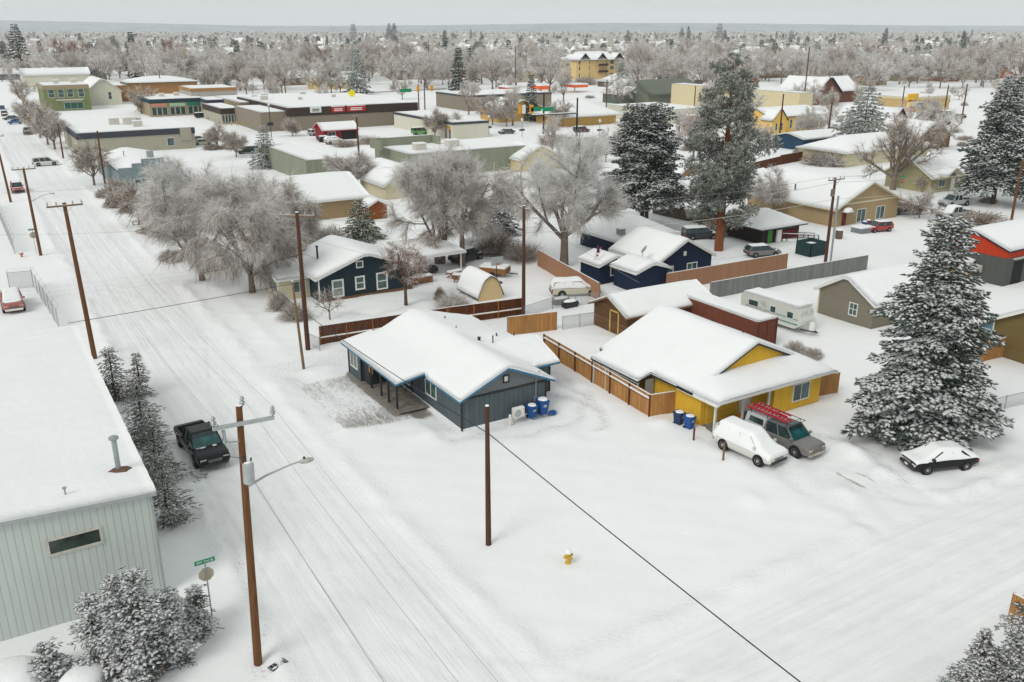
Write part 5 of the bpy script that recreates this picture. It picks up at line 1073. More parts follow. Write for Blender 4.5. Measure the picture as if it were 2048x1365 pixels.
# blue grey building with the stepped front
fx0,fy=at(244,385); fy=at(342,376)[1]; fx0=pY(245,400,fy)[0]; fx1=pY(366,372,fy)[0]
sg=thing('stepped_facade_building','blue grey building with a stepped parapet front seen above the small trees','shop',(fx0,fy,0)); W_=fx1-fx0; occ(fx0,fy,fx1,fy+26)
pz=[pY(x,y,fy) for x,y in ((246,337),(263,328),(282,319),(305,317),(328,317),(348,322),(366,328))]
mb=MB(); xs_=[0,(pz[1][0]-fx0),(pz[2][0]-fx0),pz[4][0]-fx0,pz[5][0]-fx0,W_]; hs_=[pz[0][1],pz[1][1],pz[3][1],pz[5][1],pz[6][1]]
for i in range(5): mb.box(xs_[i],0,-.1,xs_[i+1],.3,hs_[i]); 
MB.build(mb,'stepped_front',BLUEG,sg)
for i in range(5): MB().box(xs_[i],-.03,hs_[i],xs_[i+1],.33,hs_[i]+.1).build('parapet_snow',SNOW,sg)
Hs=hs_[0]-.5
walls(sg,[(0,.3),(W_,.3),(W_,26),(0,26)],lambda x,y:Hs,BLUEG,drop=0,n=4)
roof(sg,[(0,.3,W_,26)],lambda x,y:Hs+1.1-.22*abs(x-W_/2),T=.22,res=1.2,fascia=BLUEG)
wf(sg,'f',fy,333,366,2.0,2.2,mull=0,gm=flatm('olive_blind',(.07,.075,.04))); wf(sg,'f',fy,283,364,2.2,1.0,mull=1); MB().mound(W_*.55,-.4,hs_[2]-2.7,.5,.4,.3).build('wall_lamp',STEEL,sg); MB().box(W_*.62,8,Hs+1,W_*.72,9.4,Hs+2.1).build('roof_unit',STEEL,sg)
MB().bar((W_*.3,13,Hs+1),(W_*.3,13,Hs+1.9),.1).build('roof_vent',STEEL,sg)
# sage flats
flatb('commercial_block','sage green flat roofed workshop left of the pole in the middle distance',(612,322),(668,312),(545,288),4.2,OLIVE,hvac=(),depth=None,wins=())
flatb('commercial_block','wide sage green flat roofed building with two rooftop units behind the willows',(817,310),(1020,285),(763,291),4.6,OLIVE,hvac=((.12,.2,2.2,1.3),(.42,.3,2.4,1.3)))
x,y=at(868,288,4.6); t=thing('roof_parapet_block','low sage parapet block standing on the wide flat roof','parapet',(x-14,y,4.7)); MB().box(0,0,0,14,.4,1.7).box(0,-5,0,.4,0,1.7).box(13.6,-3,0,14,0,1.7).build('wall',OLIVE,t)
# brown store
t,w_,d_=flatb('store','long taupe store with a dark brown fascia and three signs',(575,217),(833,205),(800,182),6.2,TAUPE,DBROWN,2.3,hvac=((.3,.5,1.2,.9),(.62,.6,1.2,.9),(.05,.6,2.,1.2)))
S0=y0_=t.location.y
for (px_,py_,ww,hh,mt,txt) in ((631,220,3.2,1.5,SIGNW,''),(676,219,3.9,1.5,SRED,''),(712,217,5.6,1.5,SRED,'')):
    a,z=pY(px_,py_,S0-.14); s=MB().box(a-t.location.x-ww/2,-.42,z-hh/2,a-t.location.x+ww/2,-.14,z+hh/2).build('sign_panel',mt,t); MB().box(a-t.location.x-ww/2,-.5,z+hh/2,a-t.location.x+ww/2,-.12,z+hh/2+.18).build('sign_snow',SNOW,s)
    m2=MB()
    for k in range(2): m2.box(a-t.location.x-ww*.32,-.45,z-.42+k*.45,a-t.location.x+ww*.32,-.42,z-.18+k*.45)
    m2.build('lettering_bars',SIGNW if mt is SRED else DARK,s)
for u in (.80,.90): MB().box(w_*u,-.03,0,w_*u+.08,-.0,3.9).build('panel_joint',DBROWN,t)
flatb('store_wing','taupe left wing of the brown fascia store with a glazed corner entrance',(520,226),(575,220),(515,205),5.2,TAUPE,None,parapet=.2,depth=26,cat='shop')
t,w_,d_=flatb('store_entrance','dark brown glazed entrance corner of the store with yellow bollards',(441,218),(495,228),(441,205),4.6,BEIGE,DBROWN,1.6,depth=22,gm=GLASS)
for k in range(6): window(t,(w_*(.1+.15*k),0,1.6),(1,0,0),(0,-1,0),w_*.12,2.3,mull=0,fm=TRIMG)
for k in range(5): x,y=at(463+k*10.5,251-k*.6+k*1.2); tag(MB().bar((0,0,0),(0,0,1.2),.15,n=8).build('bollard',HYD,loc=(x,y,0)),'yellow bollard in the row before the store entrance','bollard','yellow bollards at the store entrance')
t,w_,d_=flatb('commercial_block','small cream building with a dark roof edge beside the brown store',(905,246),(966,240),(800,224),4.3,CREAMB,CHAR,.55,wins=())
door(t,(0,d_*.78,0),(0,-1,0),(-1,0,0),3.4,3.0,CREAMB); MB().box(-.06,1,2.6,-.02,4.2,3.3).build('sign_panel',flatm('ochre_sign',(.45,.28,.05)),t); 
for k in range(2): window(t,(0,1.6+2*k,1.3),(0,-1,0),(-1,0,0),1.2,2.2,fm=SRED,mull=0)
# downtown left
GRN=siding('olive_green_brick',C3(120,130,90),'h',.6,.03,.85,var=.06); TANB=brick('tan_brick',C3(160,145,118)); ORB=brick('orange_brick',C3(166,122,74),.8); 
t,w_,d_=flatb('two_storey_shop','olive green two storey shop with four white framed upper windows',(84,172),(178,170),(45,167),8.6,GRN,TANB,1.4,wins=tuple(('f',u,5.9,1.9,2.6,0,1) for u in (.17,.38,.58,.82)),fm=WHITE,hvac=((.3,.4,1.8,1.2),(.7,.5,2.,1.3)))
MB().box(w_*.25,-.5,3.5,w_*.85,-.03,3.9).build('cornice',TRIMG,t); window(t,(w_*.62,0,1.7),(1,0,0),(0,-1,0),w_*.42,2.2,mull=2,gm=flatm('green_display',(.02,.09,.06),.3)); MB().box(w_*.35,-.06,2.9,w_*.8,-.03,3.45).build('awning_band',flatm('cream_board',(.35,.31,.22)),t)
house('church_hall','white gabled hall with a steep snowy roof right of the green shop',at(176,212)[0],at(182,212)[1],12,26,5.2,10.,'y',CREAMB,ov=.6,res=2.,wins=(('f',8,3.4,1.1,2.6,0,1),),cat='hall'); occ(at(176,212)[0],at(182,212)[1],at(176,212)[0]+12,at(182,212)[1]+26)
house('long_hall','long hall with a low snowy roof and small roof windows behind the green shop',*at(48,176),30,12,6,9.5,'x',CREAMB,ov=.5,res=3.,cat='hall')
house('brick_hall','orange brick hall with a hipped snowy roof behind the frosted street tree',*at(262,204),26,20,7.2,9.2,'hip',ORB,fas=DBROWN,ov=.8,res=2.5,cat='hall')
flatb('brick_hall','low orange brick annex left of the hipped brick hall',(228,172),(262,171),(222,162),6.0,ORB,depth=14,cat='hall')
MULTI=[C3(40,64,74),C3(176,120,92),C3(150,165,130),C3(30,90,80)]
t,w_,d_=flatb('shop_row','row of small shops with teal and red awning signs and display windows',(298,200),(412,197),(300,190),5.4,TANB,flatm('teal_dark',C3(36,60,70)),1.2,hvac=((.3,.4,1.6,1.),(.6,.5,1.6,1.)))
for k in range(3):
    a=w_*(.02+.33*k); b_=w_*(.31+.33*k); MB().box(a,-.3,3.1,b_,-.13,4.1).build('shop_sign',flatm('shop_sign_%s'%('abc'[k]),[C3(190,130,110),C3(150,185,150),C3(20,115,100)][k]),t)
    for j in range(3): window(t,(a+(b_-a)*(.17+.33*j),0,1.6),(1,0,0),(0,-1,0),(b_-a)*.28,2.4,mull=0,fm=TRIMG,gm=flatm('shop_glass',(.02,.06,.055),.25))
flatb('commercial_block','tan flat building with a stepped cornice right of the shop row',(413,201),(470,203),(413,192),5.2,TANB,flatm('navy_band',C3(52,60,84)),.9,depth=16)
flatb('commercial_block','grey and orange brick building with a chimney above the shop row',(381,178),(478,176),(385,170),8.,brick('pale_grey_block',C3(176,172,166)),ORB,1.,depth=18)
flatb('commercial_block','low tan building with rooftop units behind the dark brown store',(478,206),(650,190),(470,180),5.4,TANB,None,depth=34,hvac=((.2,.3,1.8,1.2),(.35,.5,2.,1.),(.7,.4,1.6,1.5)))
# houses of the middle distance, front-left corner on the ground
TAN=siding('tan_lap_siding',C3(160,138,106),'h',.2,.1,.8,var=.06); TAN2=siding('tan_stucco_siding',C3(168,146,112),'v',1.2,.02,.85,var=.05); TGREY=siding('taupe_lap_siding',C3(128,122,108),'h',.16,.12,.75,var=.05); NAVY=siding('navy_siding',C3(32,45,68),'v',.3,.06,.7,var=.1); DTEAL=siding('dark_teal_siding',C3(40,56,64),'v',.25,.06,.7,var=.12); REDB=siding('red_metal',C3(182,62,36),'v',.3,.08,.75,var=.06); DGREY=siding('dark_grey_metal',C3(86,88,84),'v',.3,.08,.75,var=.08); BURG=siding('burgundy_boards',C3(108,44,44),'h',.2,.1,.7); KHAKI=siding('khaki_siding',C3(158,152,116),'h',.2,.1,.85,var=.05); CRS=siding('cream_siding',C3(206,198,168),'h',.2,.08,.88,var=.05)
OWOOD=siding('old_timber_boards',C3(112,84,60),'h',.22,.14,.5,var=.4,dirt=.5)
x,y=at(640,606); nh=house('navy_house','dark teal house with white trimmed windows and a wide snowy gable behind the alley','navy' and x,y,10.6,9.6,2.75,4.65,'y',DTEAL,ov=.5,wins=(),T=.25,res=.7); occ(x-4,y,x+14,y+12)
L=nh.location; wf(nh,'f',y,676,577,1.15,1.75,mull=0,rails=1,fw=.16,gm=GLASSG); wf(nh,'f',y,720,566,.95,1.35,mull=0,rails=1,fw=.16); wf(nh,'f',y,764,562,1.15,1.75,mull=0,rails=1,fw=.16); wf(nh,'f',y,719,529,.7,.65,mull=0,fw=.12)
MB().bar((1.6,4.4,3.4),(1.6,4.4,4.9),.11,n=8).bar((1.6,4.4,4.9),(1.6,4.4,5.0),.16,n=8).build('stove_pipe',DARK,nh); MB().box(-.1,-.12,0,10.6,-.02,.25).build('foundation_bed',woodm('bark_edging',(.16,.09,.05)),nh)
MB().box(-.05,-.05,0,.08,.05,2.6).build('corner_trim',WHITE,nh)
house('sun_porch','small beige walled porch room with windows left of the dark teal house',x-3.4,y+2.6,3.3,5.2,2.3,2.7,'shed',CRS,ov=.25,T=.2,res=.6,cat='porch',wins=(('f',2.2,1.3,1.3,1.2),('l',1.2,1.3,1.2,1.2),('l',3.2,1.3,1.2,1.2)))
x2,y2=at(832,560); t=thing('carport','pale carport with a flat snowy roof beside the dark teal house','carport',(x2,y2,0)); occ(x2,y2,x2+7,y2+8)
for a,b_ in ((.1,.1),(5.9,.1),(.1,6.5),(5.9,6.5)): MB().box(a-.07,b_-.07,0,a+.07,b_+.07,2.5).build('post',WHITE,t)
roof(t,[(-.4,-.4,6.4,7.)],lambda x,y:2.6+.05*y,T=.18,res=.8,fascia=WHITE); 
tag(MB().mound(0,0,.2,1.3,.8,.7).build('covered_machine',DARK,loc=(x2+2.5,y2+2,0)),'black covered machine parked under the carport','machine')
sx_,sy_=at(963,607); sh=thing('garden_shed','cream gambrel roofed garden shed behind the dark brown fence','shed',(sx_-.2,sy_+.3,0))
def gam(x,y): u=abs(x-1.5)/1.5; return 2.75-.55*u/.6 if u<.6 else 2.2-1.5*(u-.6)/.4
mb=MB(); n=20
for k in range(n):
    a=3*k/n;b_=3*(k+1)/n; mb.quad((a,0,0),(b_,0,0),(b_,0,gam(b_,0)-.05),(a,0,gam(a,0)-.05))
mb.build('front_wall',flatm('cream_board_wall',C3(205,180,135),.8,var=.06),sh); roof(sh,[(-.1,-.12,3.1,4.6)],gam,T=.2,res=.3,fascia=DBROWN,th=.1)
# timber garage
gx_,gy_=at(1197,655)[0],60.6; tg=house('timber_garage','old brown timber garage with a half buried roof behind the yellow house',49.4,60.4,10.2,5.0,2.35,3.5,'x',OWOOD,fas=woodm('old_fascia',(.2,.13,.08)),ov=.45,T=.28,res=.6,cat='garage'); 
MB().box(-.06,1.1,0,.02,1.25,2.2).box(-.06,2.35,0,.02,2.5,2.2).box(-.06,1.1,2.1,.02,2.5,2.25).build('yellow_door_frame',flatm('yellow_frame_wood',(.55,.38,.10)),tg)
ct=thing('shipping_container','rust brown corrugated shipping container topped with snow behind the yellow house','container',(57.0,51.7,0)); RUST=siding('rust_corrugated',C3(112,66,52),'v',.28,.25,.7,var=.12,rough=.6)
MB().box(0,0,.1,2.44,12.2,2.7).build('container_body',RUST,ct); 
for a,b_ in ((0,0),(2.44,0),(0,12.2)): MB().box(a-.06,b_-.06,.05,a+.06,b_+.06,2.75).build('corner_post',RUST,ct)
roof(ct,[(.02,.02,2.42,12.18)],lambda x,y:2.71,T=.26,res=.4,fascia=RUST,th=.02,smooth_it=0); occ(57,51,60,64)
MB().box(.15,-.05,.3,1.18,-.01,2.5).box(1.26,-.05,.3,2.3,-.01,2.5).build('container_door',RUST,ct)
# camper trailer
rv=thing('camper_trailer','white camper trailer with snow on its roof parked beside the container','camper',(64.6,56.3,0),.05); rv.scale=(.92,.92,.92)
mb=MB(); prof=[(-3.9,.75),(-3.4,.55),(3.2,.55),(3.9,1.0),(3.9,1.4),(3.3,2.75),(-3.6,2.85),(-3.95,2.5)]
mb.prism([(a,b_) for a,b_ in prof],'x',-1.2,1.2); bd=mb.build('camper_body',flatm('camper_white',C3(205,208,200),.5,var=.04),rv)
bd.rotation_euler=(0,0,PI)
MB().box(-1.225,-3.6,1.5,-1.2,3.2,1.58).box(-1.225,-3.6,.95,-1.2,3.3,1.1).build('stripe',flatm('teal_stripe',C3(110,150,150)),rv)
for (y_,w2,z_,hh) in ((2.2,1.3,1.95,.65),(-.4,.7,1.9,.7),(-2.6,.8,1.85,.7)): window(rv,(-1.2,y_,z_),(0,-1,0),(-1,0,0),w2,hh,mull=0,fw=.06)
dr=MB().box(-1.24,.55,.7,-1.2,1.25,2.5).build('door',flatm('camper_white2',C3(190,195,190)),rv)
MB().box(-.9,-3.72,1.5,.9,-3.5,2.5).build('front_panel',flatm('camper_front',C3(196,200,194)),rv); MB().mound(0,-4.5,.55,.35,.35,.85).build('propane_cover',WHITE,rv,smooth=True)
MB().beam((-.7,-3.6,.5),(0,-5.2,.45),.1,.1).beam((.7,-3.6,.5),(0,-5.2,.45),.1,.1).build('tow_hitch',DARK,rv)
for y_ in (.5,1.35):
    for s in (-1,1): MB().lathe([(.36,s*.95),(.36,s*1.18)],(0,y_,.36),12,ax='x').build('wheel',BLACK,rv)
roof(rv,[(-1.2,-3.4,1.2,3.7)],lambda x,y:2.82,T=.22,res=.4,fascia=WHITE,th=.03)
# grey lapped garage behind the big spruce
x,y=at(1633,626); lg=house('lap_sided_garage','taupe lap sided garage with a white corner and small window left of the big spruce',at(1633,626)[0],50.2,8.4,at(1633,626)[1]-50.2,2.7,4.6,'x',TGREY,ov=.4,T=.25,res=.6,cat='garage',wins=(('l',2.2,1.5,.9,1.2,1,1),)); occ(69,48,82,60)
MB().box(-.03,at(1633,626)[1]-50.2-.15,0,.0,at(1633,626)[1]-50.2,2.6).build('corner_trim',CRS,lg)
ox,oy=78.5,38.5
x,y=at(1958,700); oh=house('olive_brown_house','olive brown house with a broad snowy roof at the right edge behind the spruce',x,y-9.,14,9.,2.7,5.2,'x',siding('olive_brown_lap',C3(112,96,62),'h',.2,.1,.75,var=.05),ov=.6,T=.28,res=.8,wins=(),chim=()); occ(x,y-9,x+14,y)
wf(oh,'l',x,1972,657,1.3,1.6,mull=0,rails=1,gm=glassm('blue_glass',(.03,.09,.12))); vents(oh,[(3,3,3.8,.06,.5),(3,4.4,4.5,.06,.5)])
# red and grey workshop
x,y=at(2012,560,0); wx,wy=at(2018,500,4.2); rs=thing('red_workshop','grey metal workshop with a red upper band and low snowy gable at the right edge','workshop',(wx,wy,0)); occ(wx,wy,wx+16,wy+14)
lx=12.; wfn=lambda x,y:4.2+1.5*(1-abs(y-4.3)/4.3)
walls(rs,[(0,0),(16,0),(16,8.6),(0,8.6)],wfn,DGREY,drop=.1,n=14); 
mb=MB()
for k in range(14):
    a=8.6*k/14;b_=8.6*(k+1)/14; mb.quad((-.04,b_,3.2),(-.04,a,3.2),(-.04,a,wfn(0,a)-.1),(-.04,b_,wfn(0,b_)-.1))
mb.quad((-.04,-.04,3.2),(16,-.04,3.2),(16,-.04,4.1),(-.04,-.04,4.1)); mb.build('red_band',REDB,rs)
roof(rs,[(-.3,-.3,16,8.9)],wfn,T=.2,res=.9,fascia=NAVY); MB().box(1.5,-.05,0,3.4,-.0,2.6).build('dark_doorway_panel',BLACK,rs); MB().box(1.0,-.4,3.0,6,-.02,3.1).build('door_track',TRIMG,rs)  # doorway is a black panel on the closed wall, its inner shade put into colour
MB().box(-.6,2.5,1.1,-.1,3.5,1.9).build('air_conditioner',TRIMG,rs)
house('small_ochre_dormer_house','low snowy roof with a small ochre gable in front of the red workshop',*at(1930,560),6,4,1.9,3.2,'y',flatm('ochre_wall',C3(190,150,80)),fas=DBROWN,ov=.4,res=.8,cat='shed') 
# brown gable house right of middle
bx_,by_=at(1667,455); bw=at(1790,434)[0]-bx_
bh_=house('brown_gable_house','tan brown house with a tall front gable and two white windows behind the cabin',bx_,by_,bw,17,2.9,6.0,'y',TAN2,fas=CRS,ov=.7,T=.25,res=.9,wins=()); occ(bx_,by_,bx_+bw,by_+17)
wf(bh_,'f',by_,1722,431,1.9,1.9); wf(bh_,'f',by_,1760,425,1.9,1.9); MB().box(-.05,-.06,3.0,bw+.05,-.01,3.25).build('gable_band',CRS,bh_); 
a,z=pY(1687,440,by_); dd=door(bh_,(a-bx_,0,0),(1,0,0),(0,-1,0),1.,2.1,flatm('dark_red_door',C3(100,40,40)),TAN2); MB().mound(a-bx_,-.55,2.2,.85,.6,.55).build('awning_snow',SNOW,bh_,smooth=True); MB().box(a-bx_-.85,-1.1,2.12,a-bx_+.85,0,2.22).build('awning',WHITE,bh_)
vents(bh_,[(1.5,9,4.2,.1,.6),(.8,12,3.6,.1,.5)])
# dark cabin with the maroon wall
cx,cy=at(1545,478); cb=house('dark_cabin','black timber cabin with a broad hipped snowy roof and a maroon side wall',at(1512,492)[0]+1.,at(1590,478)[1],7.2,6.5,2.5,4.0,'hip',flatm('black_boards',C3(44,36,34),.8),fas=DARK,ov=.8,T=.18,res=.6,cat='cabin'); occ(cx-3,cy-2,cx+10,cy+8)
t=cb; MB().box(3.6,-.08,0,6.9,-.02,1.5).build('maroon_panel',BURG,t); MB().box(1.2,-.08,0,2.0,-.03,2.1).build('green_door',flatm('green_door_paint',C3(70,130,60)),t)
window(t,(5.1,0,2.0),(1,0,0),(0,-1,0),2.9,.75,mull=5,fm=DARK,gm=GLASSG); MB().box(2.7,-.35,0,3.5,-.1,1.7).build('leaning_board',WHITE,t)
house('snowy_longhouse','long snowy roofed building with dark walls behind the dark cabin',at(1310,430)[0]+12,at(1310,430)[1]+6,20,6,2.4,3.5,'x',flatm('dark_barn',C3(58,50,46)),ov=.5,T=.22,res=1.2,cat='shed')
# green dumpster enclosure
x,y=at(1620,515); ge=thing('bin_enclosure','dark green metal bin enclosure beside the transformer pole','enclosure',(x,y,0)); GRM=siding('dark_green_metal',C3(44,66,68),'v',.3,.08,.7)
MB().box(0,0,0,2.8,.08,1.7).box(0,0,0,.08,2.4,1.7).box(2.72,0,0,2.8,2.4,1.7).box(0,2.32,0,2.8,2.4,1.7).build('enclosure_wall',GRM,ge); MB().box(.1,.1,1.0,2.7,2.3,1.25).build('snow_fill',SNOW,ge)
# navy sheds group
n1=house('navy_shed','small navy shed with a white window at the corner of the tan fence',58.3,76.4,4.1,3.6,2.3,3.0,'y',NAVY,ov=.35,T=.25,res=.5,cat='shed',wins=(('f',2.1,1.5,1.1,1.3),)); occ(57,70,74,86)
n2=house('navy_shed','navy shed with a lopsided snowy roof standing behind the timber garage',59.6,71.6,4.4,3.9,2.4,3.1,'y',NAVY,ov=.35,T=.3,res=.5,cat='shed')
n3=house('navy_cottage','navy cottage with a long snowy roof and two front windows among the navy sheds',64.3,73.8,8.3,8.,2.3,4.5,'y',NAVY,ov=.4,T=.3,res=.6,cat='house',wins=(('f',1.6,1.2,1.7,.8),('f',5.3,1.2,1.5,.8)))
MB().box(3.9,-.06,2.6,4.3,-.01,3.1).build('gable_vent',WHITE,n3)
n4=house('hipped_cottage','snow covered hipped cottage with a chimney behind the navy cottage',*at(1235,515),9.5,8,2.2,4.1,'hip',NAVY,ov=.4,T=.3,res=.7,chim=((1.,.8,.8,.7,flatm('pale_chimney',C3(160,160,155))),))
d=thing('satellite_dish','round satellite dish on a pole over the navy shed roofs','dish',(63.2,75.,0)); MB().bar((0,0,0),(0,0,3.6),.04).build('mast',STEEL,d); mb=MB().lathe([(.5,0),(.46,.1),(.2,.19),(.02,.2)],(0,0,0),16); dd=mb.build('reflector',GREYM,d,smooth=True); dd.location=(0,-.1,3.8); dd.rotation_euler=(rad(120),0,.5)
fl=thing('flag','stars and stripes flag on a slanted staff above the first navy shed','flag',(58.4,77.5,0)); MB().bar((0,0,2.6),(.1,-.4,4.3),.03).build('flagstaff',STEEL,fl)
mb=MB(); 
for k in range(6): mb.quad((.02-.12*k/6*6*.16,-.4,4.1-k*.2),(.62-.1*k,-.45,4.25-k*.2-.15),(.62-.1*(k+1),-.45,4.05-k*.2-.15),(.02-.12*(k+1)/6*6*.16,-.4,3.9-k*.2),0 if k%2 else 1)
mb.quad((.0,-.42,4.12),(.3,-.46,4.15),(.22,-.46,3.6),(-.05,-.42,3.6),2); mb.build('cloth',[WHITE,SRED,flatm('flag_blue',(.01,.02,.12))],fl)
# tan house in the trees, big snowy roof
x,y=at(640,455); hh_=zat(*at(735,428),392)
th_=house('tan_house','tan lap sided house with a very broad snowy roof behind the willow trees',at(575,440)[0]-2,at(735,430)[1],at(735,430)[0]-at(575,440)[0]+2,16,3.0,5.6,'x',TAN,ov=.5,T=.28,res=1.,cat='house'); occ(30,120,62,150)
house('pale_cottage','pale cottage with a steep snowy roof and brick chimney behind the willows',*at(772,400),8,11,2.6,5.6,'y',CRS,ov=.5,T=.28,res=1.,chim=((6.2,6,.8,.9,flatm('brick_chimney',C3(120,70,50))),))
house('brown_shed','brown orange shed at the right end of the tan house',*at(738,440),3.,4,2.1,2.9,'y',flatm('orange_brown_wall',C3(130,75,40)),ov=.3,T=.2,res=1.,cat='shed')
house('cream_cottage','cream cottage with a rounded snowy roof seen through the bare willows',*at(1040,345),10,9,2.6,5.,'y',flatm('ochre_cream_wall',C3(196,180,138)),ov=.4,T=.25,res=1.2)
house('ochre_shed','small ochre shed with a snowy roof between the pines',*at(1352,380),6,6,2.2,4.4,'y',flatm('ochre_shed_wall',C3(178,135,84)),ov=.4,T=.25,res=1.2,cat='shed')
# red grocery stand and drive-in
rdk=house('red_kiosk','small red kiosk with a snowy roof in the parking lot','' or at(648,282)[0],at(648,282)[1],9.,6,2.8,4.3,'x',flatm('kiosk_red',C3(130,30,36)),fas=SRED,ov=.6,T=.2,res=1.,cat='kiosk',wins=(('f',2.2,1.5,2.,1.2),)); occ(at(648,282)[0],at(648,282)[1]-12,at(648,282)[0]+20,at(648,282)[1]+8)
MB().box(4.8,-.1,.1,8.8,-.02,2.3).build('kiosk_hatch',BLACK,rdk)
# bank like building by the crossroads
t=house('ochre_bank','ochre walled office with a big hipped snowy roof at the crossroads',*at(1128,254),19,15,3.6,7.,'hip',flatm('ochre_bank_wall',C3(196,158,92)),fas=TRIMG,ov=1.8,T=.25,res=1.5,cat='office',wins=(('f',12,2.8,7,.9,3),)); occ(at(1128,254)[0]-4,at(1128,254)[1]-4,at(1128,254)[0]+26,at(1128,254)[1]+17)
t=house('ochre_bank_wing','ochre arched porch wing under bare trees left of the bank',*at(1000,246),16,12,4.,6.5,'y',flatm('ochre_bank_wall',C3(196,158,92)),ov=.8,T=.25,res=1.5,cat='office')
flatb('commercial_block','taupe flat building with a thin dark roof line behind the crossroads trees',(935,192),(1085,183),(935,184),5.2,TAUPE,CHAR,.5,depth=24)
# bright things at the right
t=house('yellow_cottage','bright yellow cottage with dark narrow windows and a snowy roof',*at(1536,268),20,11,4.4,6.6,'x',flatm('bright_yellow_wall',C3(228,188,98)),fas=DARK,ov=.4,T=.25,res=1.4,wins=tuple(('f',u,2.2,.9,2.3,0,1) for u in (2,4.6,8.6,11))); occ(at(1536,268)[0]-2,at(1536,268)[1]-3,at(1536,268)[0]+22,at(1536,268)[1]+12)
house('yellow_cottage_wing','bright yellow front gable wing of the yellow cottage',at(1536,268)[0]-1,at(1536,268)[1]-2.2,5.5,4,4.0,7.,'y',flatm('bright_yellow_wall',C3(228,188,98)),fas=DARK,ov=.35,T=.25,res=1.,wins=(('f',1.5,2.0,.8,2.,0,1),('f',3.6,2.,.8,2.,0,1)),cat='house wing')
house('teal_cottage','deep teal low building with a snowy roof below the yellow cottage',*at(1604,302),15,9,2.8,3.8,'x',flatm('teal_wall',C3(36,66,88)),fas=TRIMG,ov=.5,T=.25,res=1.2,wins=(('f',9,1.6,1.2,1.2,0),))
house('cream_bungalow','cream bungalow with a wide hipped snowy roof behind the large bare tree',*at(1690,335),28,12,3.2,5.6,'hip',CRS,fas=TRIMG,ov=.8,T=.25,res=1.4,wins=(('f',6,1.7,1.6,1.5,1,1),('f',22,1.7,2,1.6))); occ(at(1690,335)[0]-1,at(1690,335)[1]-1,at(1690,335)[0]+30,at(1690,335)[1]+13)
house('brown_steep_house','steep roofed grey brown house behind the large bare tree',*at(1765,285),11,16,3.,8.2,'y',flatm('grey_brown_wall',C3(140,122,104)),fas=DBROWN,ov=.6,T=.25,res=1.6)
house('brown_hip_house','snowy gabled house with a dark shingled side right of the bare tree',*at(1830,302),13,12,3.,6.8,'y',flatm('shingle_brown',C3(110,88,66)),ov=.6,T=.25,res=1.6)
kb=house('khaki_house','pale khaki house with a porch gable and a railed ramp behind the silver pickup',*at(1858,387),24,9,2.9,5.6,'x',KHAKI,fas=CRS,ov=.6,T=.25,res=1.,wins=(('f',3.2,1.5,1.9,1.3),('f',11,1.6,1.6,1.1,1),('f',15.,1.4,2.2,1.7,2)),doors=(('f',6.4,1.,2.1,WHITE),),cat='house'); occ(at(1858,387)[0],at(1858,387)[1]-4,at(1858,387)[0]+26,at(1858,387)[1]+10)
roof(kb,[(1.6,-2.,6.4,.5)],lambda x,y:4.4-.6*abs(x-4.),T=.22,res=.7,fascia=CRS,name='porch_roof')
mb=MB()
for k in range(9): mb.bar((6+k*1.6,-2.6,0),(6+k*1.6,-2.6,1.6-k*.11),.06)
mb.beam((6,-2.6,1.6),(19,-2.6,.8),.1,.1).beam((6,-2.6,1.1),(19,-2.6,.35),.08,.08); mb.build('ramp_rail',GRM,kb); MB().beam((6,-2.6,1.68),(19,-2.6,.88),.14,.08).build('rail_snow',SNOW,kb)
# big box store and lodge
flatb('store','very long cream big box store with a snowy roof in the right distance',(1600,187),(1825,200),(1640,160),8.,flatm('cream_stucco',C3(208,196,160)),None,depth=60,hvac=((.3,.4,2,1.5),))
flatb('store','tan low shop row to the right of the cream box store',(1826,196),(1925,193),(1826,188),4.8,flatm('sand_wall',C3(190,160,112)),CRS,.8,depth=14,wins=(('f',.2,2,4,2,1),('f',.6,2,5,2,2)))
house('timber_lodge','red brown timber lodge with a steep front gable and dormers',*at(1630,211),13,18,5.,10.5,'y',flatm('red_timber',C3(106,68,54)),fas=DBROWN,ov=1.,T=.3,res=1.8,cat='lodge',wins=(('f',6.5,2.5,4,2.5,2),))
house('timber_lodge','red brown cross wing of the timber lodge with a dark dormer',at(1630,211)[0]+12,at(1630,211)[1]+4,16,12,5.,9.5,'x',flatm('red_timber',C3(106,68,54)),fas=DBROWN,ov=1.,T=.3,res=1.8,cat='lodge')
flatb('commercial_block','white canopy building with glass doors left of the timber lodge',(1545,183),(1632,180),(1545,168),6.,CREAMB,None,depth=20,wins=(('f',.7,2.4,4,3,1),))
for i,(px_,py_,w2,d2,he,hr,kd,lab) in enumerate(((1795,163,16,22,5,10.5,'y','dark timber gable of the far lodge with cream walls'),(1842,150,30,20,6.5,12,'hip','large hipped grey lodge with a roof cupola in the far right'),(1835,163,10,14,4.5,8.5,'y','small middle gable of the far right lodge'))):
    house('far_lodge',lab,*at(px_,py_),w2,d2,he,hr,kd,flatm('lodge_wall',C3(150,140,120)),fas=DBROWN,ov=1.2,T=.3,res=3.,cat='lodge',wins=(('f',w2/2,3,5,2,2),))
ap=house('apartment_building','three storey yellow apartment building with balconies and snowy roof in the distance',*at(1152,160),34,18,11.,15.5,'hip',flatm('apartment_yellow',C3(214,184,128)),fas=DBROWN,ov=1.2,T=.3,res=3.,cat='apartments',wins=tuple(('f',u,z,2.6,2.,1) for u in (3,8,20,25,31) for z in (2.2,6.,9.))); occ(at(1152,160)[0],at(1152,160)[1],at(1152,160)[0]+34,at(1152,160)[1]+18)
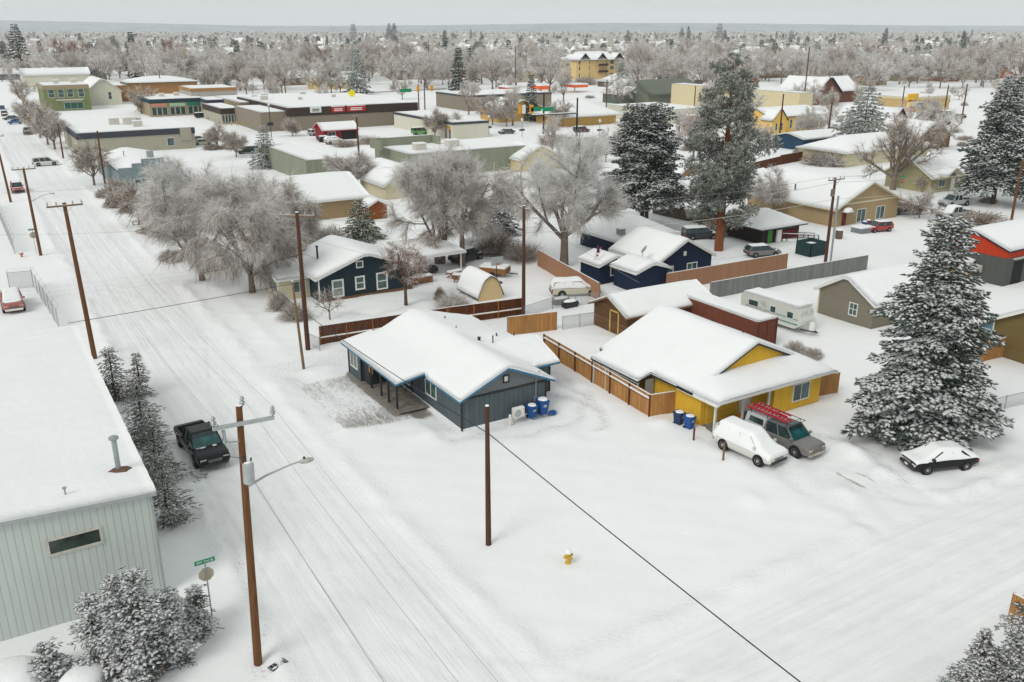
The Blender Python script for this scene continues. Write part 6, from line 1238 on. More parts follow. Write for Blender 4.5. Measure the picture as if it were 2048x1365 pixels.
for u in (2,14,26):
    roof(ap,[(u,-1.,u+7,6)],lambda x,y,u=u:14.2-1.0*abs(x-u-3.5),T=.3,res=2.,fascia=DBROWN,name='gable_roof'); MB().box(u+.6,-.6,0,u+6.4,0,10.9).build('bay',flatm('apartment_yellow',C3(214,184,128)),ap)
for z in (3.6,7.2): MB().box(14.2,-2.2,z,20.8,-.6,z+.25).box(14.2,-2.2,z+.25,20.8,-2.1,z+1.2).build('balcony',DBROWN,ap)
house('olive_roof_hall','dark sage shingled hall with skylights and patchy snow in the far middle',*at(1296,212),25,18,4.5,9.5,'x',flatm('sage_shingle',C3(110,116,104)),fas=flatm('sage_shingle',C3(110,116,104)),ov=1.,T=.05,res=3,snow=flatm('sage_shingle2',C3(104,110,98)),cat='hall',wins=(('f',20,2,6,2,3),))
house('sage_gable_house','sage green gabled house with half snowy roof left of the shingled hall',*at(1250,210),18,14,4.,8.5,'y',flatm('sage_wall',C3(92,100,90)),ov=.8,T=.25,res=2)
flatb('store','white snowy flat roof in front of the shingled hall',(1320,222),(1420,216),(1320,200),4.,CREAMB,None,depth=26)
def sign_pylon(label,base,top,hz,parts):
    x,y=at(*base); t=thing('pylon_sign',label,'sign',(x,y,0)); h=zat(x,y,top)
    for (u0,z0,u1,z1,mt,nm) in parts: MB().box(u0,-.3,z0*h,u1,.3,z1*h).build(nm,mt,t)
    return t
sign_pylon('tall red and yellow drive-in sign in the right distance',(1818,246),188,0,((-.3,0,.3,.5,SRED,'sign_post'),(-1.8,.55,1.8,.75,flatm('sign_cream',C3(225,205,150)),'panel'),(-2.4,.78,2.4,1.,flatm('sign_yellow',C3(230,180,50)),'panel'),(-1.9,.74,1.9,.79,SRED,'trim'),(-.9,.5,.9,.56,SRED,'trim')))
sign_pylon('low red store sign left of the red kiosk trailer',(1362,245),234,0,((-2.6,.45,2.6,1,SRED,'panel'),(-.15,0,.15,.45,DARK,'sign_post')))
t=thing('red_trailer','bright red food trailer beside the big pine','trailer',(*at(1380,266),0)); MB().box(0,0,.6,7.5,3,4.4).build('trailer_body',flatm('trailer_red',C3(160,36,42),.4),t); MB().box(.5,-.1,.8,2.8,-.02,3.).box(3.4,-.1,.8,3.9,-.02,4.).build('white_panel',WHITE,t); MB().box(0,-.1,.2,7.5,3,.6).build('chassis',DARK,t); MB().box(-.1,-.1,4.4,7.6,3.1,4.7).build('roof_snow',SNOW,t)
for (a,b_,lab) in (((1080,168),(1106,180),'orange gas station canopy left end behind the dark conifer'),((1149,168),(1188,176),'orange and white gas station canopy behind the bare shrubs'),((1017,173),(1046,182),'red edged canopy left of the dark conifer')):
    x,y=at(a[0],b_[1]+10); z=zat(x,y,b_[1]); z2=zat(x,y,a[1]); x2=at(b_[0],b_[1]+10)[0]; t=thing('canopy',lab,'canopy',(x,y,0)); MB().box(0,0,z,x2-x,8,(z+z2)/2+.3).build('canopy_edge',SRED if 'red' in lab else flatm('canopy_orange',C3(236,100,40),.5),t); MB().box(0,-.05,(z+z2)/2+.3,x2-x,8,z2).build('canopy_snow',SNOW,t); MB().bar(((x2-x)*.3,3,0),((x2-x)*.3,3,z),.3).build('column',WHITE,t)
house('brick_school','long orange brick building with a low snowy roof beyond the brown store',*at(800,160),44,16,5.,8.,'x',ORB,fas=DBROWN,ov=1.,T=.3,res=4,cat='school',wins=tuple(('f',u,2.6,3,1.8,1) for u in (6,16,26,36)))
house('brick_school','shorter brick building with a hipped snowy roof right of the long brick one',*at(905,155),30,18,5.,8.5,'hip',ORB,fas=DBROWN,ov=1.,T=.3,res=4,cat='school',wins=(('f',8,2.6,3,1.8,1),('f',20,2.6,3,1.8,1)))
house('pale_yellow_house','pale yellow house with a wide snowy roof behind the double poles',*at(632,180),22,12,4.6,8.5,'x',flatm('pale_yellow_wall',C3(214,186,120)),fas=TRIMG,ov=.8,T=.3,res=3,wins=(('f',5,2.4,1.8,1.6,1),('f',14,2.4,1.8,1.6,1)))
house('brown_gabled_house','brown gabled house with a snowy roof left of the pale yellow house',*at(560,172),20,12,4.,8.,'x',flatm('dusky_brown_wall',C3(120,96,80)),fas=DBROWN,ov=.8,T=.3,res=3,wins=(('f',5,2.2,1.8,1.6,1),))
house('dormered_lodge','broad olive brown lodge with snowy dormers right of the tall pine top',*at(1515,158),36,16,5.5,14,'x',flatm('olive_lodge_wall',C3(110,100,70)),fas=DBROWN,ov=1.2,T=.35,res=4,cat='lodge',wins=(('f',10,3,4,2.5,2),('f',26,3,4,2.5,2)))
house('white_roofed_hall','long white roofed hall between the yellow apartments and the pine top',*at(1372,136),44,18,5.,8.5,'x',CREAMB,fas=TRIMG,ov=1.,T=.35,res=4,cat='hall')
house('pale_long_house','pale ochre house with a long snowy roof in the upper left trees',*at(478,150),26,14,4.5,8.,'x',flatm('pale_ochre_wall',C3(180,150,100)),fas=TRIMG,ov=.8,T=.3,res=4)
for a_,b_,w2,d2 in ((800,160,44,16),(905,155,30,18),(632,180,22,12),(560,172,20,12),(1515,158,36,16),(1372,136,44,18),(478,150,26,14),(1296,212,25,18),(1795,163,16,22),(1842,150,30,20),(1630,211,28,20),(262,204,26,20),(48,176,30,12)):
    x,y=at(a_,b_); occ(x,y-12,x+w2,y+d2)
# traffic signal at the crossroads
x,y=at(1153,280); h=zat(x,y,196); t=thing('traffic_signal','black traffic signal mast with green street name signs at the crossroads','traffic light',(x,y,0)); MB().bar((0,0,0),(0,0,h),.28,.2,n=8).build('mast',BLACK,t); za=zat(x,y,227)
xl=pY(1064,226,y)[0]-x; MB().bar((0,0,za),(xl,0,za+.1),.16,.1).build('mast_arm',BLACK,t); MB().bar((0,0,za+.22),(xl,0,za+.3),.12).build('arm_snow',SNOW,t)
x3,y3=at(1087,268); h3=zat(x3,y3,186); t3=thing('traffic_signal','second dark traffic signal mast with two green signs and amber lamps','traffic light',(x3,y3,0)); MB().bar((0,0,0),(0,0,h3),.28,.2,n=8).build('mast',BLACK,t3)
for px_,ww,mt,nm in ((1072,3.4,GREEN,'street_name_sign'),(1096,3.6,GREEN,'street_name_sign'),(1040,1.2,flatm('signal_amber',C3(215,150,40)),'signal_head'),(1063,1.2,flatm('signal_amber',C3(215,150,40)),'signal_head'),(1047,1.2,SIGNW,'small_sign')):
    a,z=pY(px_,219,y3-.3); MB().box(a-x3-ww/2,-.4,z-.55 if ww>2 else z-1.1,a-x3+ww/2,-.25,z+.55 if ww>2 else z+1.1).build(nm,mt,t3)
MB().bar((0,0,zat(x3,y3,218)),(pY(1030,218,y3)[0]-x3,0,zat(x3,y3,217)),.1).build('mast_arm',BLACK,t3)
x4,y4=at(706,235); t=thing('traffic_signal','far signal wire with a yellow diamond sign and green street sign above the brown store','traffic light',(x4,y4,0)); h4=zat(x4,y4,187); MB().bar((0,0,0),(0,0,h4+.5),.2).build('mast',BLACK,t); MB().prism([(0,h4-1.4),(1.4,h4),(0,h4+1.4),(-1.4,h4)],'y',-.3,-.2).build('diamond_sign',flatm('sign_diamond',C3(235,215,30)),t)
MB().bar((0,0,h4),(34,0,h4+.3),.1).build('mast_arm',BLACK,t); MB().box(17,-.3,h4-.3,21,-.2,h4+.8).build('street_name_sign',GREEN,t)
for u in (23.5,28.5): MB().box(u-.5,-.3,h4-.3,u+.5,-.1,h4+1.6).build('signal_head',flatm('signal_amber',C3(215,150,40)),t)
for i,(px_,py_,tp) in enumerate(((978,270,232),(1044,275,238),(543,275,208),(1199,274,240))):
    x,y=at(px_,py_); h=zat(x,y,tp); t=thing('street_lamp',['slim lamp post before the bare trees left of the crossroads','slim lamp post with a hanging banner near the crossroads','tall dark lamp post beside the store wing wall','slim post with a small sign right of the signal mast'][i],'street lamp',(x,y,0)); MB().bar((0,0,0),(0,0,h-.5),.1).build('lamp_post',DARK if i==2 else STEEL,t); MB().lathe([(.15,h-.6),(.32,h-.3),(.3,h),(.1,h+.15)],(0,0,0),8).build('lamp_globe',WHITE,t); MB().box(-.8,-.1,h*.35,.8,.1,h*.45).build('banner',DARK,t)
# ---------------------------------------------------------------- other vehicles
def car(label,px,py,h,kind,col,snow=.7,off=(0,0),**k):
    x,y=at(px,py); return vehicle(label,(x+off[0],y+off[1]),h,kind,col,snow,**k)
BLUC=paint('blue_car_paint',(.02,.13,.32),.3); DGR=paint('dark_green_paint',(.015,.03,.025),.35); MAR=paint('maroon_paint',(.12,.02,.02),.35); GREYC=paint('grey_car_paint',(.10,.11,.12),.35)
car('blue hatchback crossing the far left street',31,248,PI,'hatch',BLUC,.0); car('dark and white pickup facing the camera on the left street',56,268,-PI/2,'pickup',GREYC,.8); car('tan suv parked at the upper left street edge',10,232,-PI/2,'suv',MAR,.6); car('snowy sedan behind the blue hatchback',22,240,PI,'sedan',GREYC,1.)
car('small dark blue car at the very top of the left street',4,219,PI/2,'hatch',BLUC,.3)
car('dark red suv parked at the left edge beside the poles',37,386,-PI/2,'suv',REDP,.2,off=(0,1.5)); car('dark suv parked in front of the shop row',405,236,0,'suv',BKP,.6); car('pale sedan at the right end of the shop row',432,240,0,'sedan',SILV,1.)
car('bright blue car half hidden behind the beige block corner',397,284,0,'hatch',BLUC,.3); car('cream sedan with snowy roof right of the beige block',405,290,0,'sedan',CREAM,1.)
car('dark green off-roader driving on the cross street behind the hedge',496,307,PI,'suv',DGR,.5,L=4.9)
car('white police style wagon left of the red kiosk',634,271,.2,'suv',WHP,.7); car('snow covered suv in front of the red kiosk',668,288,.1,'suv',WHP,1.2); car('dark car beside the snow covered suv at the kiosk',652,284,.1,'hatch',BKP,.8)
gv=car('green van with red painted spots beside the cream building',840,269,-.1,'van',paint('green_van_paint',C3(70,165,90),.4),1.)
for k in range(5): MB().mound(-1.6+.6*k,-.94,.9+.25*(k%2),.22,.02,.2).build('painted_spot',SRED,gv)
car('dark sedan driving on the cross street near the lamp posts',1013,268,PI,'sedan',GREYC,.3); car('maroon suv beside the signal mast',1163,265,0,'suv',MAR,.5); car('red brown sedan parked behind a frosted shrub near the signal',1176,286,PI,'sedan',MAR,.5)
car('cream wagon deep in snow beside the tan fence',1150,590,-.42,'wagon',CREAM,1.2,L=5.3); car('black suv with snowy bonnet beside the big pine trunk',1400,478,-.35,'suv',DBL,.9,L=4.9)
car('dark grey sedan with frosty roof beside the tan fence end',1524,512,-.35,'hatch',GRP,.3,L=4.4); car('red hatchback with open frosted bonnet beside the brown gable house',1755,463,PI-.2,'hatch',REDP,.25)
car('black pickup behind the brown gable house corner',1808,428,2.7,'pickup',BKP,.7); car('silver grey pickup in front of the khaki ramp',1908,412,PI-.1,'pickup',SILV,.0,L=5.8)
car('silver sedan under the frosted shrubs below the pickup',1907,437,PI-.15,'pickup',SILV,1.); car('dark green suv with snowy roof behind the khaki house',1868,321,.1,'suv',DGR,1.2)
car('black car under small trees left of the tall thin pole',1562,221,0,'sedan',BKP,.6); car('dark green car beside the tall thin pole',1585,222,PI,'hatch',DGR,.4); car('dark jeep in the right parking lot',1886,232,1.5,'suv',GREYC,.4); car('black car near the far right pole',1921,237,0,'hatch',BKP,.4); car('dark blue pickup in the street right of the bare shrubs',1884,249,1.2,'pickup',DBL,.4)
for (px_,py_,lab) in ((1868,200,'grey car in the upper row of the far right lot'),(1890,205,'second grey car of the far right lot row'),(1858,196,'silver car at the left end of the far right lot row')): car(lab,px_,py_,0,'sedan',SILV,.8)
car('dark car under the carport trees beside the willow trunks',933,522,.3,'suv',DBL,.7); car('boat like trailer wrapped in snow behind the willow trunks',960,505,.2,'van',CREAM,1.3,name='covered_trailer',cat='trailer')
# yard clutter
t=thing('utility_trailer','brown box trailer full of snow beside the basketball hoop','trailer',(*at(990,552),0),-.9); MB().box(-1.6,-.9,.5,1.6,.9,1.1).build('trailer_box',woodm('orange_ply',(.25,.12,.05)),t); MB().box(-1.55,-.85,1.05,1.55,.85,1.3).build('snow_load',SNOW,t); MB().beam((1.6,0,.5),(2.8,0,.45),.1,.1).build('tow_bar',DARK,t)
for s in(-1,1): MB().lathe([(.33,s*.95),(.33,s*1.1)],(0,0,.33),12,ax='y').build('wheel',BLACK,t)
t=thing('basketball_hoop','basketball hoop with a clear backboard standing in the snowy yard','hoop',(*at(993,568),0)); h=zat(*at(993,568),520); MB().bar((0,0,0),(0,0,h),.05).build('hoop_post',DARK,t); MB().box(-.75,-.15,h-.6,.75,-.1,h+.35).build('backboard',GREYM,t); MB().lathe([(.22,h-.42),(.22,h-.40)],(0,-.4,0),12).build('rim',SRED,t); MB().box(-.6,-.3,0,.6,.6,.2).build('hoop_base',DARK,t)
def picnic(label,px,py,rz,mt):
    t=thing('picnic_table',label,'table',(*at(px,py),0),rz); MB().box(-.9,-.38,.7,.9,.38,.76).build('table_top',mt,t); MB().box(-.88,-.36,.76,.88,.36,.9).build('snow_cap',SNOW,t)
    for s in(-1,1): MB().box(-.9,s*.62-.13,.42,.9,s*.62+.13,.47).build('bench',mt,t); MB().beam((s*.6,-.7,0),(s*.6,.3,.7),.06,.1).beam((s*.6,.7,0),(s*.6,-.3,.7),.06,.1).build('leg',mt,t)
    return t
RW=woodm('red_brown_wood',(.22,.07,.03)); picnic('red brown picnic table in the yard left of the trailer',910,556,.2,RW); picnic('small red wooden bench table in front of the picnic table',922,563,-.8,RW)
t=thing('wood_crate_bench','orange brown crate bench with snow in the yard of the dark teal house','bench',(*at(842,566),0)); MB().box(-1.3,-.4,0,1.3,.4,.75).build('crate_body',woodm('crate_wood',(.24,.12,.06)),t); MB().box(-1.25,-.38,.75,1.25,.38,.9).build('snow_cap',SNOW,t)
for i,(px_,py_,lab,rx) in enumerate(((948,548,'black covered grill left of the box trailer',.45),(1122,608,'low stack of snowy timber beside the cream wagon',1.4),(1140,614,'second snowy timber pile under the cream wagon bonnet',1.3))):
    t=thing('covered_grill' if i==0 else 'timber_pile',lab,'grill' if i==0 else 'timber pile',(*at(px_,py_),0)); MB().box(-rx*.6,-.35,0,rx*.6,.35,.6).box(-rx*.75,-.2,.2,rx*.75,.2,.45).build('pile_body',DARK if i!=1 else GREYBARK,t); MB().mound(0,0,.6,rx*.6,.38,.2).build('snow_cap',SNOW,t,smooth=True)
wheelie('navy wheelie bin beside the red hatchback',(*at(1735,455),0),NAVYB,0,snowh=.15); wheelie('blue wheelie bin left of the red hatchback',(*at(1728,458),0),BLUEB,0,snowh=.15)
t=thing('hot_tub','grey square hot tub with snow on top beside the red hatchback','hot tub',(*at(1722,466),0)); MB().box(-1.1,-.9,0,1.1,.9,.8).build('tub_shell',flatm('tub_grey',C3(120,124,130)),t); MB().box(-1.1,-.9,.8,1.1,.9,.98).build('snow_cap',SNOW,t)
t=thing('barrel','rusty brown barrel capped with snow right of the transformer pole','barrel',(*at(1677,478),0)); MB().lathe([(.45,0),(.5,.4),(.5,.8),(.45,1.2)],(0,0,0),12).build('barrel_body',woodm('rusty_barrel',(.14,.10,.08)),t); MB().mound(0,0,1.2,.45,.45,.2).build('snow_cap',SNOW,t,smooth=True)
t=thing('wheelchair_ramp','dark railed wooden ramp with snowy boards before the dark cabin','ramp',(*at(1502,480),0),-.42)
for s in(0,1.3):
    for k in range(7): MB().box(k*1.5-.05,-s-.05,0,k*1.5+.05,-s+.05,1.2-.1*k).build('ramp_post',DBROWN,t)
    MB().beam((0,-s,1.25),(9,-s,.65),.08,.08).beam((0,-s,.8),(9,-s,.25),.06,.06).build('handrail',DBROWN,t)
    MB().beam((0,-s,1.33),(9,-s,.73),.1,.07).build('rail_snow',SNOW,t)
MB().add([(0,-1.3,.0),(9,-1.3,0),(9,0,0),(0,0,0),(0,-1.3,.5),(9,-1.3,.03),(9,0,.03),(0,0,.5)],[(4,5,6,7),(0,1,5,4),(3,7,6,2)]).build('ramp_deck',SNOW,t)
t=thing('bench','snow covered bench beside the small street tree','bench',(*at(275,449),0)); MB().box(-.8,-.25,.4,.8,.25,.48).build('seat',DARK,t); MB().box(-.78,-.24,.48,.78,.24,.6).build('snow_cap',SNOW,t)
for s in(-.6,.6): MB().box(s-.04,-.2,0,s+.04,.2,.4).build('leg',DARK,t)
t=thing('hedge_mower_snow_pile','round snow heap at the foot of the metal building','snow heap',(*at(20,1362),0)); t.name='snow_heap'; MB().mound(0,0,-.1,1.5,1.2,.9,seed=3).build('heap',SNOW,t,smooth=True)
t=thing('snow_heap','smaller snow heap between the low juniper and the big junipers','snow heap',(*at(172,1362),0)); MB().mound(0,0,-.1,1.1,.9,.8,seed=4).build('heap',SNOW,t,smooth=True)
# ---------------------------------------------------------------- trees one can tell apart
def tp(px,py,top): x,y=at(px,py); return (x,y,0),zat(x,y,top)
BM=[TWIG,TWIGF]
# the big spruce at the right
(l,h)=tp(1833,872,428); conifer('spruce','huge snow laden spruce standing right of the yellow house',l,h,4.3,111,nb=13,cl=.46,cw=.22,den=1.25,snowy=.86,droop=.40,step=.40,base=.05,shape=.66,plump=1.35,irregular=.34,top=.6,side=.5,lenvar=.42,frosty=.2,brown=.06,trunks=[((3.0,-.9,-.1),(2.3,-.4,2.6),.2,.12),((3.5,-.6,-.1),(2.8,-.2,2.6),.12,.08)])
(l,h)=tp(1283,455,203); conifer('spruce','broad dark snow flecked evergreen with two bare trunks beside the old board fence',l,h,5.6,102,nb=14,cl=.55,cw=.28,den=1.,snowy=.85,plump=1.25,droop=.25,step=.5,base=.24,shape=.42,irregular=.35,top=1.2,side=.55,frosty=.25,brown=.12,trunks=[((2.2,1.6,-.1),(2.0,1.4,5.),.3,.25)])
(l,h)=tp(1437,502,108); pine('pine','very tall frosted grey green pine with a red trunk in the middle right',l,h,6.6,103,ntuft=4600,base=.16,ts=.55,nsp=9,blobs=64,tw=.09,snow=.62)
(l,h)=tp(1985,408,150); conifer('spruce','tall snowy spruce at the right edge above the silver pickup',l,h,6.8,104,nb=14,cl=.7,cw=.34,den=.9,snowy=.82,plump=1.25,droop=.38,step=.55,base=.2,shape=.62,irregular=.3,top=.4,frosty=.2,brown=.08)
(l,h)=tp(722,478,396); conifer('spruce','small yellowish green snowy conifer below the tan house',l,h,3.3,105,nb=10,cl=.42,cw=.2,den=1.,snowy=.5,droop=.2,step=.4,base=.03,shape=.8,mats=[NEEDLEY,NEEDLE,CSNOW,FROST])
(l,h)=tp(940,465,420); 
conifer('spruce','dark green conifer half hidden behind the forked willow trunks',(*at(1000,470),0),6.5,3.2,106,nb=10,cl=.5,cw=.24,snowy=.5,step=.5,shape=.6)
conifer('spruce','frosted grey conifer left of the tan house roof',(*at(532,335),0),8.5,3.6,107,nb=10,cl=.6,cw=.26,snowy=.6,step=.55,shape=.8,mats=[FROST,NEEDLEB,CSNOW,FROST])
# drooping evergreens along the metal building
for i,(px_,py_,tp_,R_,lab) in enumerate(((232,800,693,2.2,'tallest slender snowy evergreen at the far end of the metal building'),(283,790,706,1.3,'slim pointed snowy evergreen next to the tallest one by the metal building'),(290,885,752,1.9,'drooping snowy evergreen in the middle of the metal building wall'),(318,960,812,2.2,'frosted weeping evergreen reaching towards the black pickup'),(338,1045,905,2.0,'nearest weeping evergreen at the corner of the metal building'))):
    l,h=tp(px_,py_,tp_); l=(max(l[0],6.6),l[1],0); h=zat(l[0],l[1],tp_)
    conifer('weeping_evergreen',lab,l,h,R_,110+i,group='snowy evergreens along the metal building',nb=9,cl=.36,cw=.075,den=.95,snowy=.95,plump=1.2,droop=.75,step=.26,base=.03,shape=.55,irregular=.5,lenvar=.5,side=.42,frosty=.5,brown=.3,mats=[flatm('dull_needles',(.20,.205,.18)),NEEDLEB,CSNOW,FROST])
# junipers bottom left
JM=[NEEDLEB,NEEDLE,CSNOW,FROST]
for i,(px_,py_,tp_,R_,lab) in enumerate(((200,1330,1188,1.0,'narrow snow tufted juniper leaning on the ribbed metal wall'),(252,1345,1152,1.3,'tall pointed snow tufted juniper before the metal wall'),(298,1350,1140,1.5,'thickest snow tufted juniper at the corner of the metal wall'),(355,1320,1180,1.2,'rounded snow tufted juniper right of the thickest one'),(400,1265,1172,1.0,'low spreading juniper at the foot of the stop sign post'),(100,1350,1288,1.0,'low juniper mound at the left between the snow heaps'))):
    l,h=tp(px_,py_,tp_); conifer('juniper',lab,l,h,R_,130+i,cat='shrub',group='snowy junipers at the metal building',nb=9,cl=.30,cw=.085,den=.95,snowy=1.3,droop=.1 if i!=5 else .0,step=.17,base=.02,shape=.38,irregular=.6,lenvar=.55,plump=1.9,side=.55,brown=.3,limbs=False,mats=[NEEDLE,NEEDLEB,CSNOW,FROST])
for i,(px_,py_,h_,R_,lab) in enumerate(((2040,1450,0,2.6,'large snowy conifer rising at the bottom right corner'),(1935,1440,0,1.3,'smaller conifer leader at the bottom right edge'),(1905,1420,2.0,1.0,'low conifer tip at the lower right edge'))):
    x,y=at(px_,py_); h=[zat(x,y,1140),zat(x,y,1262),zat(x,y,1335)][i]; conifer('spruce',lab,(x,y,0),h,R_,150+i,nb=12,cl=.26,cw=.09,den=1.1,snowy=1.,droop=.2,step=.2,base=.02,shape=.75,irregular=.3,plump=1.6,brown=.35,frosty=.1)
# willows and other leafless trees close by
def btree(lab,px,py,top,R,seed,**k):
    l,h=tp(px,py,top); return bare(k.pop('name','bare_tree'),lab,l,h,R,seed,mats=k.pop('mats',BM),**k)
W=dict(ntw=27000,tl=1.5,tw=.032,droop=.75,fork=.16,k=4,frost=.72,limbs=7,low=.14,name='willow')
btree('great frosted willow nearest the main street with drooping brown twigs',405,560,322,6.6,201,**W)
btree('frosted willow between the street and the sun porch',505,585,335,6.2,202,**W)
btree('smaller willow crown behind the two street side willows',560,520,345,4.6,203,**{**W,'ntw':16000,'frost':.6})
btree('wide willow with two leaning trunks left of the thick forked trunk',880,528,312,6.6,204,trunk=2,**{**W,'droop':.5,'ntw':26000,'fork':.22,'frost':.76})
btree('twin trunked willow behind the covered trailer',925,532,300,5.2,205,**{**W,'droop':.4,'ntw':20000,'fork':.3,'low':.3,'frost':.7})
btree('pale frosted tree with thick forked trunk behind the cream wagon',1128,535,266,6.6,206,**{**W,'droop':.4,'ntw':28000,'fork':.25,'frost':.88,'low':.28,'thick':1.25})
btree('crooked little leafless tree in front of the dark teal house',812,610,478,2.4,207,ntw=2600,tl=.6,tw=.04,droop=.5,fork=.35,frost=.4,limbs=7,low=.3,mats=[TWIGR,TWIGF],bark=BARK)
btree('large bare tree with ascending limbs beside the stop sign on the right',1785,380,232,7.4,208,ntw=5200,tl=1.2,tw=.05,droop=-.15,fork=.2,frost=.35,limbs=8,low=.22,thick=1.5,up=1.05,mats=[TWIG,TWIGF2])
btree('bare bush of pale limbs in front of the black pickup on the right',1838,436,380,3.2,209,ntw=1500,tl=1.,tw=.05,droop=-.1,fork=.12,frost=.5,limbs=8,low=.1)
btree('frosted bare tree hanging behind the dark cabin and the tall pine',1545,430,340,5.,210,ntw=5000,tl=1.1,tw=.05,droop=.3,frost=.6)
btree('grey shrubby tree crown behind the sage workshop',705,385,302,6.,211,ntw=7000,tl=1.2,tw=.05,droop=.1,frost=.55,fork=.12,low=.1)
btree('bare shrubby tree beside the khaki house steps',1850,385,352,2.,212,ntw=700,tl=.8,tw=.05,droop=-.1,frost=.4)
btree('young bare tree in the yard left of the dark brown fence',660,640,575,1.2,213,ntw=500,tl=.5,tw=.03,droop=-.1,frost=.5,limbs=5)
for i,(px_,py_,tp_,R_,lab) in enumerate(((70,266,195,5.,'frosted street tree farthest up the left street'),(81,276,200,5.,'second frosted street tree of the left row'),(96,289,215,5.,'third frosted street tree of the left row'),(110,299,222,4.6,'nearest frosted street tree of the left row'),(189,371,283,3.2,'slim frosted tree in front of the stepped grey building'),(241,416,362,2.6,'small bare street tree left of the bench'),(279,451,365,3.4,'bare street tree beside the bench'),(48,215,150,6.,'frosted street tree in front of the green shop'),(435,298,248,3.,'bare young tree behind the hedge at the parking lot'),(473,315,262,2.8,'bare young tree on the cross street beside the green car'),(585,273,240,3.,'bare young tree before the store wing'),(270,262,235,6.,'bare tree rising in front of the beige block roof'),(283,228,168,7.5,'pale frosted tree in front of the orange hall'),(870,278,222,2.6,'slim bare tree at the corner of the cream building'),(900,274,225,3.2,'bare young tree before the cream wall'),(985,250,190,7,'leafless tree left of the ochre bank'),(1013,254,200,6,'leafless tree in front of the bank porch'),(1118,255,200,6.,'weeping frosted tree before the bank'),(1305,480,400,2.5,'') )):
    if lab: btree(lab,px_,py_,tp_,R_,230+i,ntw=2600,tl=1.2,tw=.07,droop=.1,frost=.45,mats=[TWIG,TWIGF2],fork=.22)
conifer('spruce','frosted conifer behind the yellow cottage and the big bare tree',(*at(1722,305),0),zat(*at(1722,305),172),9.,260,nb=11,cl=1.0,cw=.42,den=.8,snowy=.6,step=.9,shape=.7,frosty=.6,mats=[FROST,NEEDLE,CSNOW,FROST],droop=.4)
# shrubs
for i,(px_,py_,h_,R_,lab,fr) in enumerate(((905,618,1.9,2.6,'wide frosted shrub beside the garden shed',.65),(655,490,2.6,3.4,'frosted bushes behind the dark teal house',.7),(600,480,2.6,3.2,'second frosted bush behind the stove pipe',.7),(985,505,3.2,3.6,'brown grey thicket behind the basketball hoop',.35),(1045,520,2.6,3.2,'brown frosted thicket at the end of the tan fence',.4),(590,640,2.0,2.0,'frosted bush hedge left of the tall dark pole',.5),(560,620,2.2,1.6,'bare bush under the street side willow',.45),(1470,655,2.1,2.0,'frosted shrub in front of the rust container',.8),(1500,672,2.3,1.6,'second frosted shrub at the container',.8),(1590,705,1.1,1.2,'small frosted shrub behind the yellow house roof',.7),(1625,715,.9,1.1,'smallest frosted shrub behind the yellow house corner',.7),(2035,712,1.3,1.5,'red brown frosted shrub beside the right orange fence',.45),(1965,450,2.2,4.2,'wide frosted shrubs behind the silver sedan',.5),(1905,455,1.4,3.2,'low frosted hedge below the silver sedan',.6),(425,300,1.5,2.6,'clipped brown hedge beside the parking lot',.3),(458,298,1.5,2.6,'second clipped hedge beside the parking lot',.35),(690,293,1.6,4.,'left part of the frosted hedge in the parking lot',.5),(745,287,1.6,5.5,'right part of the frosted hedge in the parking lot',.5),(1635,330,3.,4.5,'round dark shrub with snow before the cream bungalow',.3),(1662,332,3.4,4.6,'round frosted shrub before the cream bungalow',.75),(320,465,1.2,3.,'low brown hedge beyond the bench',.3),(350,520,1.2,2.,'brown brush strip along the street under the willow',.25),(210,395,1.6,2.,'snowy evergreen bushes along the stepped building wall',.5),(225,415,1.5,1.8,'second snowy bush along the stepped building wall',.5),(1560,470,1.5,2.,'brown bush behind the maroon wall',.4),(880,600,1.4,.8,'thin bronze leaved bush left of the wide frosted shrub',.3),(1975,405,1.,1.6,'round shrub at the foot of the right edge spruce',.6),(1060,648,.9,1.1,'tangle of bare vines on the wire fence',.3),(1270,268,5,7,'frosted shrub mass by the crossroads pole',.6),(1215,300,2.6,5.,'frosted bushes below the signal mast',.65),(1120,290,3.,7.,'frosted thicket behind the pale forked tree',.6),(1170,170,5,10,'bare thicket before the apartment building',.4),(1840,215,5,9,'frosted shrub mass right of the drive-in sign',.6),(1860,245,6,5,'dark snowy bush right of the drive-in sign',.3),(1430,470,2.2,2.2,'grey leafless bush beside the tall pine trunk',.5))):
    x,y=at(px_,py_); d_=math.hypot(x,y); shrub('frosted_shrub',lab,(x,y,0),h_,R_,300+i,n=int(1500 if d_<140 else 900),tw=.03 if d_<110 else .09,frost=fr,mats=[TWIG,TWIGF if fr>.5 else TWIGF2])
for i,(px_,py_) in enumerate(((1165,1000),)): pass
